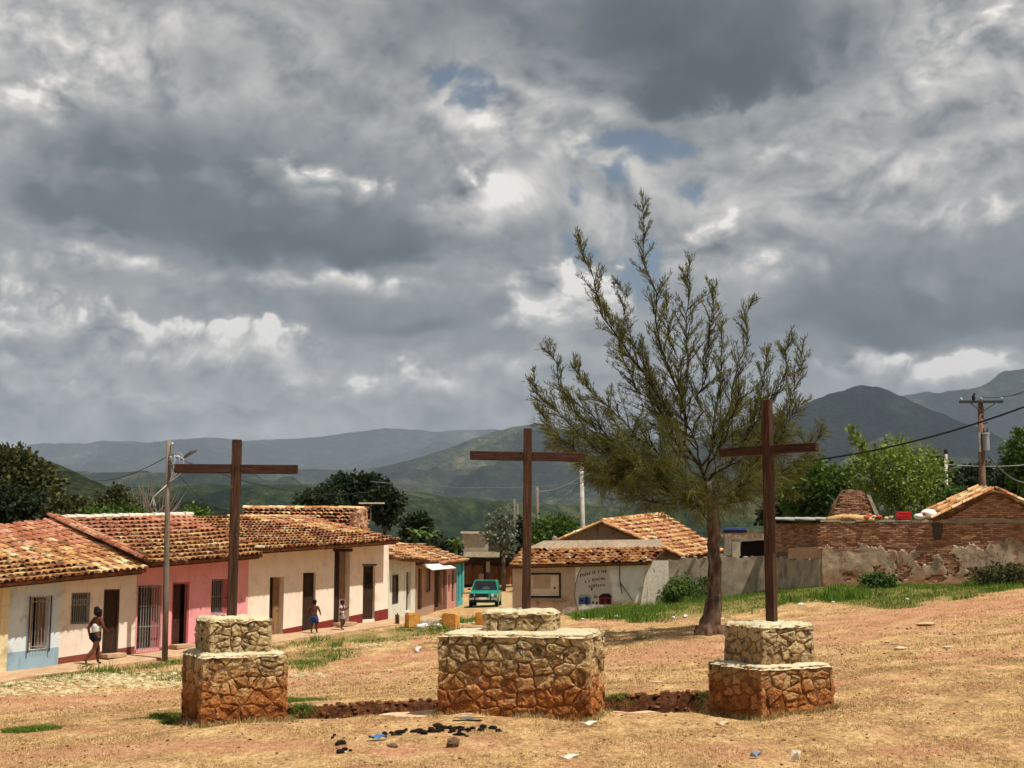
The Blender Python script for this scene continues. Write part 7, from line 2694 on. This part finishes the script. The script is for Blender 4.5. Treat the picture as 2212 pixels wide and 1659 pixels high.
def lump(name, label, cat, u, v, r, m, seed, group=None, flat_=.6):
    random.seed(seed)
    p = G(u, v)
    o = MB().ball(p + Vector((0, 0, r * flat_ * .6)), (r * random.uniform(.8, 1.4), r * random.uniform(.7, 1.1), r * flat_), 8, 6, .22).build(name, m, None, smooth=False, org=p)
    tagset(o, label, cat, group)


GD = 'charred lumps before the widest plinth'
rr = random.Random(31)
spots = [(862 + rr.uniform(-18, 12), 1588 + rr.uniform(-3, 3)) for _ in range(7)] + [(905 + rr.gauss(0, 26), 1582 + rr.gauss(0, 4)) for _ in range(12)] + [(985 + rr.gauss(0, 30), 1580 + rr.gauss(0, 5.5)) for _ in range(16)] + [(1030 + rr.gauss(0, 20), 1577 + rr.gauss(0, 3)) for _ in range(8)] + [(960 + rr.uniform(-60, 60), 1585 + rr.uniform(-4, 4)) for _ in range(8)]
for k, (u, v) in enumerate(spots):
    lump('charred_lump', 'black charred lump in the scatter of ash before the widest plinth', 'charred lump', u, v, rr.uniform(.02, .058), dung_m, 100 + k, GD)
for k, (u, v) in enumerate(((718, 1598), (729, 1611), (738, 1610), (722, 1592), (745, 1622), (735, 1628), (757, 1623))):
    lump('dry_dung', 'small dark crumb of dry dung on the grass between the orange-footed plinth and the ash', 'dung', u, v, .03 + .012 * (k % 3), dung_m, 200 + k, 'dung crumbs')
lump('round_stone', 'single round brown stone lying on the grass in front of the ash', 'stone', 979, 1615, .085, mat('stone_brown', [(0, '#4d3a2a'), (1, '#7a6148')], scale=12, bump=.5, rough=.95), 301, None, .9)
lump('dark_chip', 'small dark chip with a pale edge lying near the blue wrapper', 'stone', 848, 1614, .05, mat('stone_brown', '#4d3a2a'), 302)


def scrap(label, u, v, w, d, yaw, m, cat='litter', name='litter_scrap', bend=.03):
    p = G(u, v)
    X, Y = Vector((math.cos(yaw), math.sin(yaw), 0)), Vector((-math.sin(yaw), math.cos(yaw), 0))
    mb = MB()
    n = 5
    vs = []
    for i in range(n):
        for j in range(3):
            a, b = i / (n - 1) - .5, j / 2 - .5
            vs.append(p + X * (a * w) + Y * (b * d) + Vector((0, 0, .02 + bend * math.sin(a * 7 + b * 3) + bend)))
    for i in range(n - 1):
        for j in range(2):
            q = i * 3 + j
            mb.f.append((q, q + 1, q + 4, q + 3))
    mb.v = [tuple(q) for q in vs]
    o = mb.build(name, m, None, org=p)
    md = o.modifiers.new('t', 'SOLIDIFY')
    md.thickness = .006
    tagset(o, label, cat)


scrap('flattened blue wrapper on the dry grass left of the ash scatter', 816, 1601, .24, .10, .1, plain('wrapper_blue', '#3d6f9f', .4))
scrap('dark grey strip of metal lying on the pale slab edge by the widest plinth', 1011, 1557, .42, .12, .05, plain('strip_grey', '#5d6268', .5), bend=.012)
scrap('curled white paper strip on the grass in front of the widest plinth', 1272, 1571, .24, .05, .15, plain('paper_white', '#d9d2c4', .9))
scrap('white paper crumpled on the grass beyond the squat plinth foot', 1719, 1646, .07, .10, .8, plain('paper_white', '#d9d2c4'), bend=.05)
scrap('small blue-grey flat bottle scrap on the foreground grass below the squat plinth', 1632, 1641, .12, .06, .3, plain('scrap_bluegrey', '#8a93a5', .4))
scrap('long pale twig-like paper strip lying on the foreground grass below the widest plinth', 1228, 1648, .24, .035, .2, plain('paper_white', '#d9d2c4'))
scrap('white and black milk-carton scrap on the track behind the widest plinth', 901, 1410, .24, .30, .2, plain('carton_white', '#e4e0d8', .8), bend=.08)
scrap('pale flat scrap on the dry grass below the squat plinth', 1560, 1572, .18, .06, .1, plain('scrap_pale', '#cdb899', .9))
for k, (u, v) in enumerate(((1300, 1338), (1258, 1340), (1332, 1334), (1420, 1330), (1455, 1336), (1480, 1334), (1560, 1338), (1392, 1340), (1730, 1308), (1800, 1302), (1960, 1297), (1376, 1328))):
    lump('pale_stone', 'white stone or scrap among the green weeds below the yard wall', 'stone', u, v, .055 + .022 * (k % 3), plain('stone_white', '#d9d6d0'), 400 + k, 'white scraps in the weeds')
for k, (u, v, r_) in enumerate(((2003, 1352, .22), (2050, 1400, .12), (1935, 1392, .10), (1946, 1402, .16), (1690, 1560, .05), (742, 1425, .10), (1420, 1475, .08))):
    lump('flat_pale_stone', ['broad flat pale stone sunk in the bare earth right of the tallest cross', 'small pale stone on the slope between the flat pale stone and the squat plinth', 'tiny pale stone beside a larger one behind the squat plinth', 'larger of two pale stones behind the squat plinth', 'pebble in the grass before the squat plinth', 'pale stone on the green verge behind the orange-footed plinth', 'pale stone on the bare earth between the widest and squat plinths'][k],
         'stone', u, v, r_, mat('stone_pale', [(0, '#b89a78'), (1, '#dcc6a6')], scale=8, bump=.4, rough=.95), 500 + k, None, .22)

# cobbles and small stones of the track by the pavement
cob_m = mat('cobble', [(0, '#7f6c4d'), (.4, '#ad9870'), (.7, '#c8b68e'), (1, '#ddd0b0')], scale=9, rand=.6, bump=.5, rough=.95)


def cobbles():
    rs = np.random.RandomState(9)
    meshes = []
    for k in range(6):
        random.seed(900 + k)
        meshes.append(MB().ball((0, 0, 0), (1, random.uniform(.6, .9), .5), 7, 5, .2).mesh('cobble', cob_m))
    items = []
    while len(items) < 1700:
        y = rs.uniform(24, 62, 4000)
        x = (rs.rand(4000) - .5) * 2 * (y * .42)
        g, b, c = masks(x, y)
        nA = (x - FA.o.x) * FA.n.x + (y - FA.o.y) * FA.n.y
        k = (rs.rand(4000) < c ** 1.5 * .8) & (nA > 1.5)
        items += list(zip(x[k], y[k]))
    items = np.array(items[:1700])
    z = H(items[:, 0], items[:, 1])
    gobj = bpy.data.objects['ground']
    order = np.argsort(items[:, 1])
    mb = MB()
    for r_, i in enumerate(order):
        s = rs.uniform(.035, .11)
        if r_ < 260:
            o = bpy.data.objects.new('cobble', meshes[i % 6])
            COL.objects.link(o)
            o.parent = gobj
            o.location = (items[i, 0], items[i, 1], z[i] + s * .08)
            o.scale = (s, s, s * .7)
            o.rotation_euler = (0, 0, rs.rand() * 6.3)
        else:
            mb.ball((items[i, 0], items[i, 1], z[i] + s * .05), (s, s * .8, s * .4), 6, 4, .2)
    o = mb.build('cobble_gravel', cob_m)
    o.parent = gobj
    o['kind'] = 'stuff'
    # loose grit over the open ground
    mb = MB()
    n = 2600
    y = 14.8 + rs.rand(n) * 20
    x = (rs.rand(n) - .5) * 2 * (y * .42)
    zz = H(x, y)
    for i in range(n):
        s = rs.uniform(.006, .022) * (1 + (y[i] - 15) * .03)
        mb.ball((x[i], y[i], zz[i] + s * .3), (s * 1.3, s, s * .7), 5, 3, .2)
    o = mb.build('grit', mat('grit', [(0, '#3f2c1e'), (.3, '#7d5a3c'), (.6, '#b08a62'), (1, '#d8c4a0')], scale=30, rand=.8, bump=0, rough=.95))
    o.parent = gobj
    o['kind'] = 'stuff'


cobbles()

# crumbling clods along the bank of the channel
def clods():
    rs = np.random.RandomState(4)
    mb = MB()
    for x0, y0, x1, y1 in DITCH:
        for k in range(110):
            t_ = rs.rand()
            x, y = x0 + (x1 - x0) * t_ + rs.normal() * .1, y0 + (y1 - y0) * t_ + rs.uniform(.1, .75)
            s = rs.uniform(.012, .05)
            mb.ball((x, y, Hs(x, y) + s * .3), (s * 1.2, s, s * .8), 6, 4, .25)
    o = mb.build('earth_clods', mat('clod', [(0, '#3d2414'), (.5, '#6b4228'), (1, '#96683f')], scale=14, rand=.6, bump=.5, rough=1))
    tagset(o, 'crumbled dark red earth clods along the bank of the channel', 'earth', kind='stuff')


clods()
# ------------------------------------------------------------------ air
def make_haze():
    M = bpy.data.materials.new('haze_air')
    M.use_nodes = True
    w = NT(M.node_tree)
    v = w.node('ShaderNodeVolumePrincipled', None)
    v.inputs['Color'].default_value = (.50, .60, .75, 1)
    v.inputs['Density'].default_value = 0.00008
    v.inputs['Anisotropy'].default_value = 0.0
    w.node('ShaderNodeOutputMaterial', None, Volume=v.outputs[0])
    o = MB().box((0, 4500, 615), (23000, 18500, 1350)).build('haze', M)
    o['kind'] = 'stuff'
    return o


make_haze()
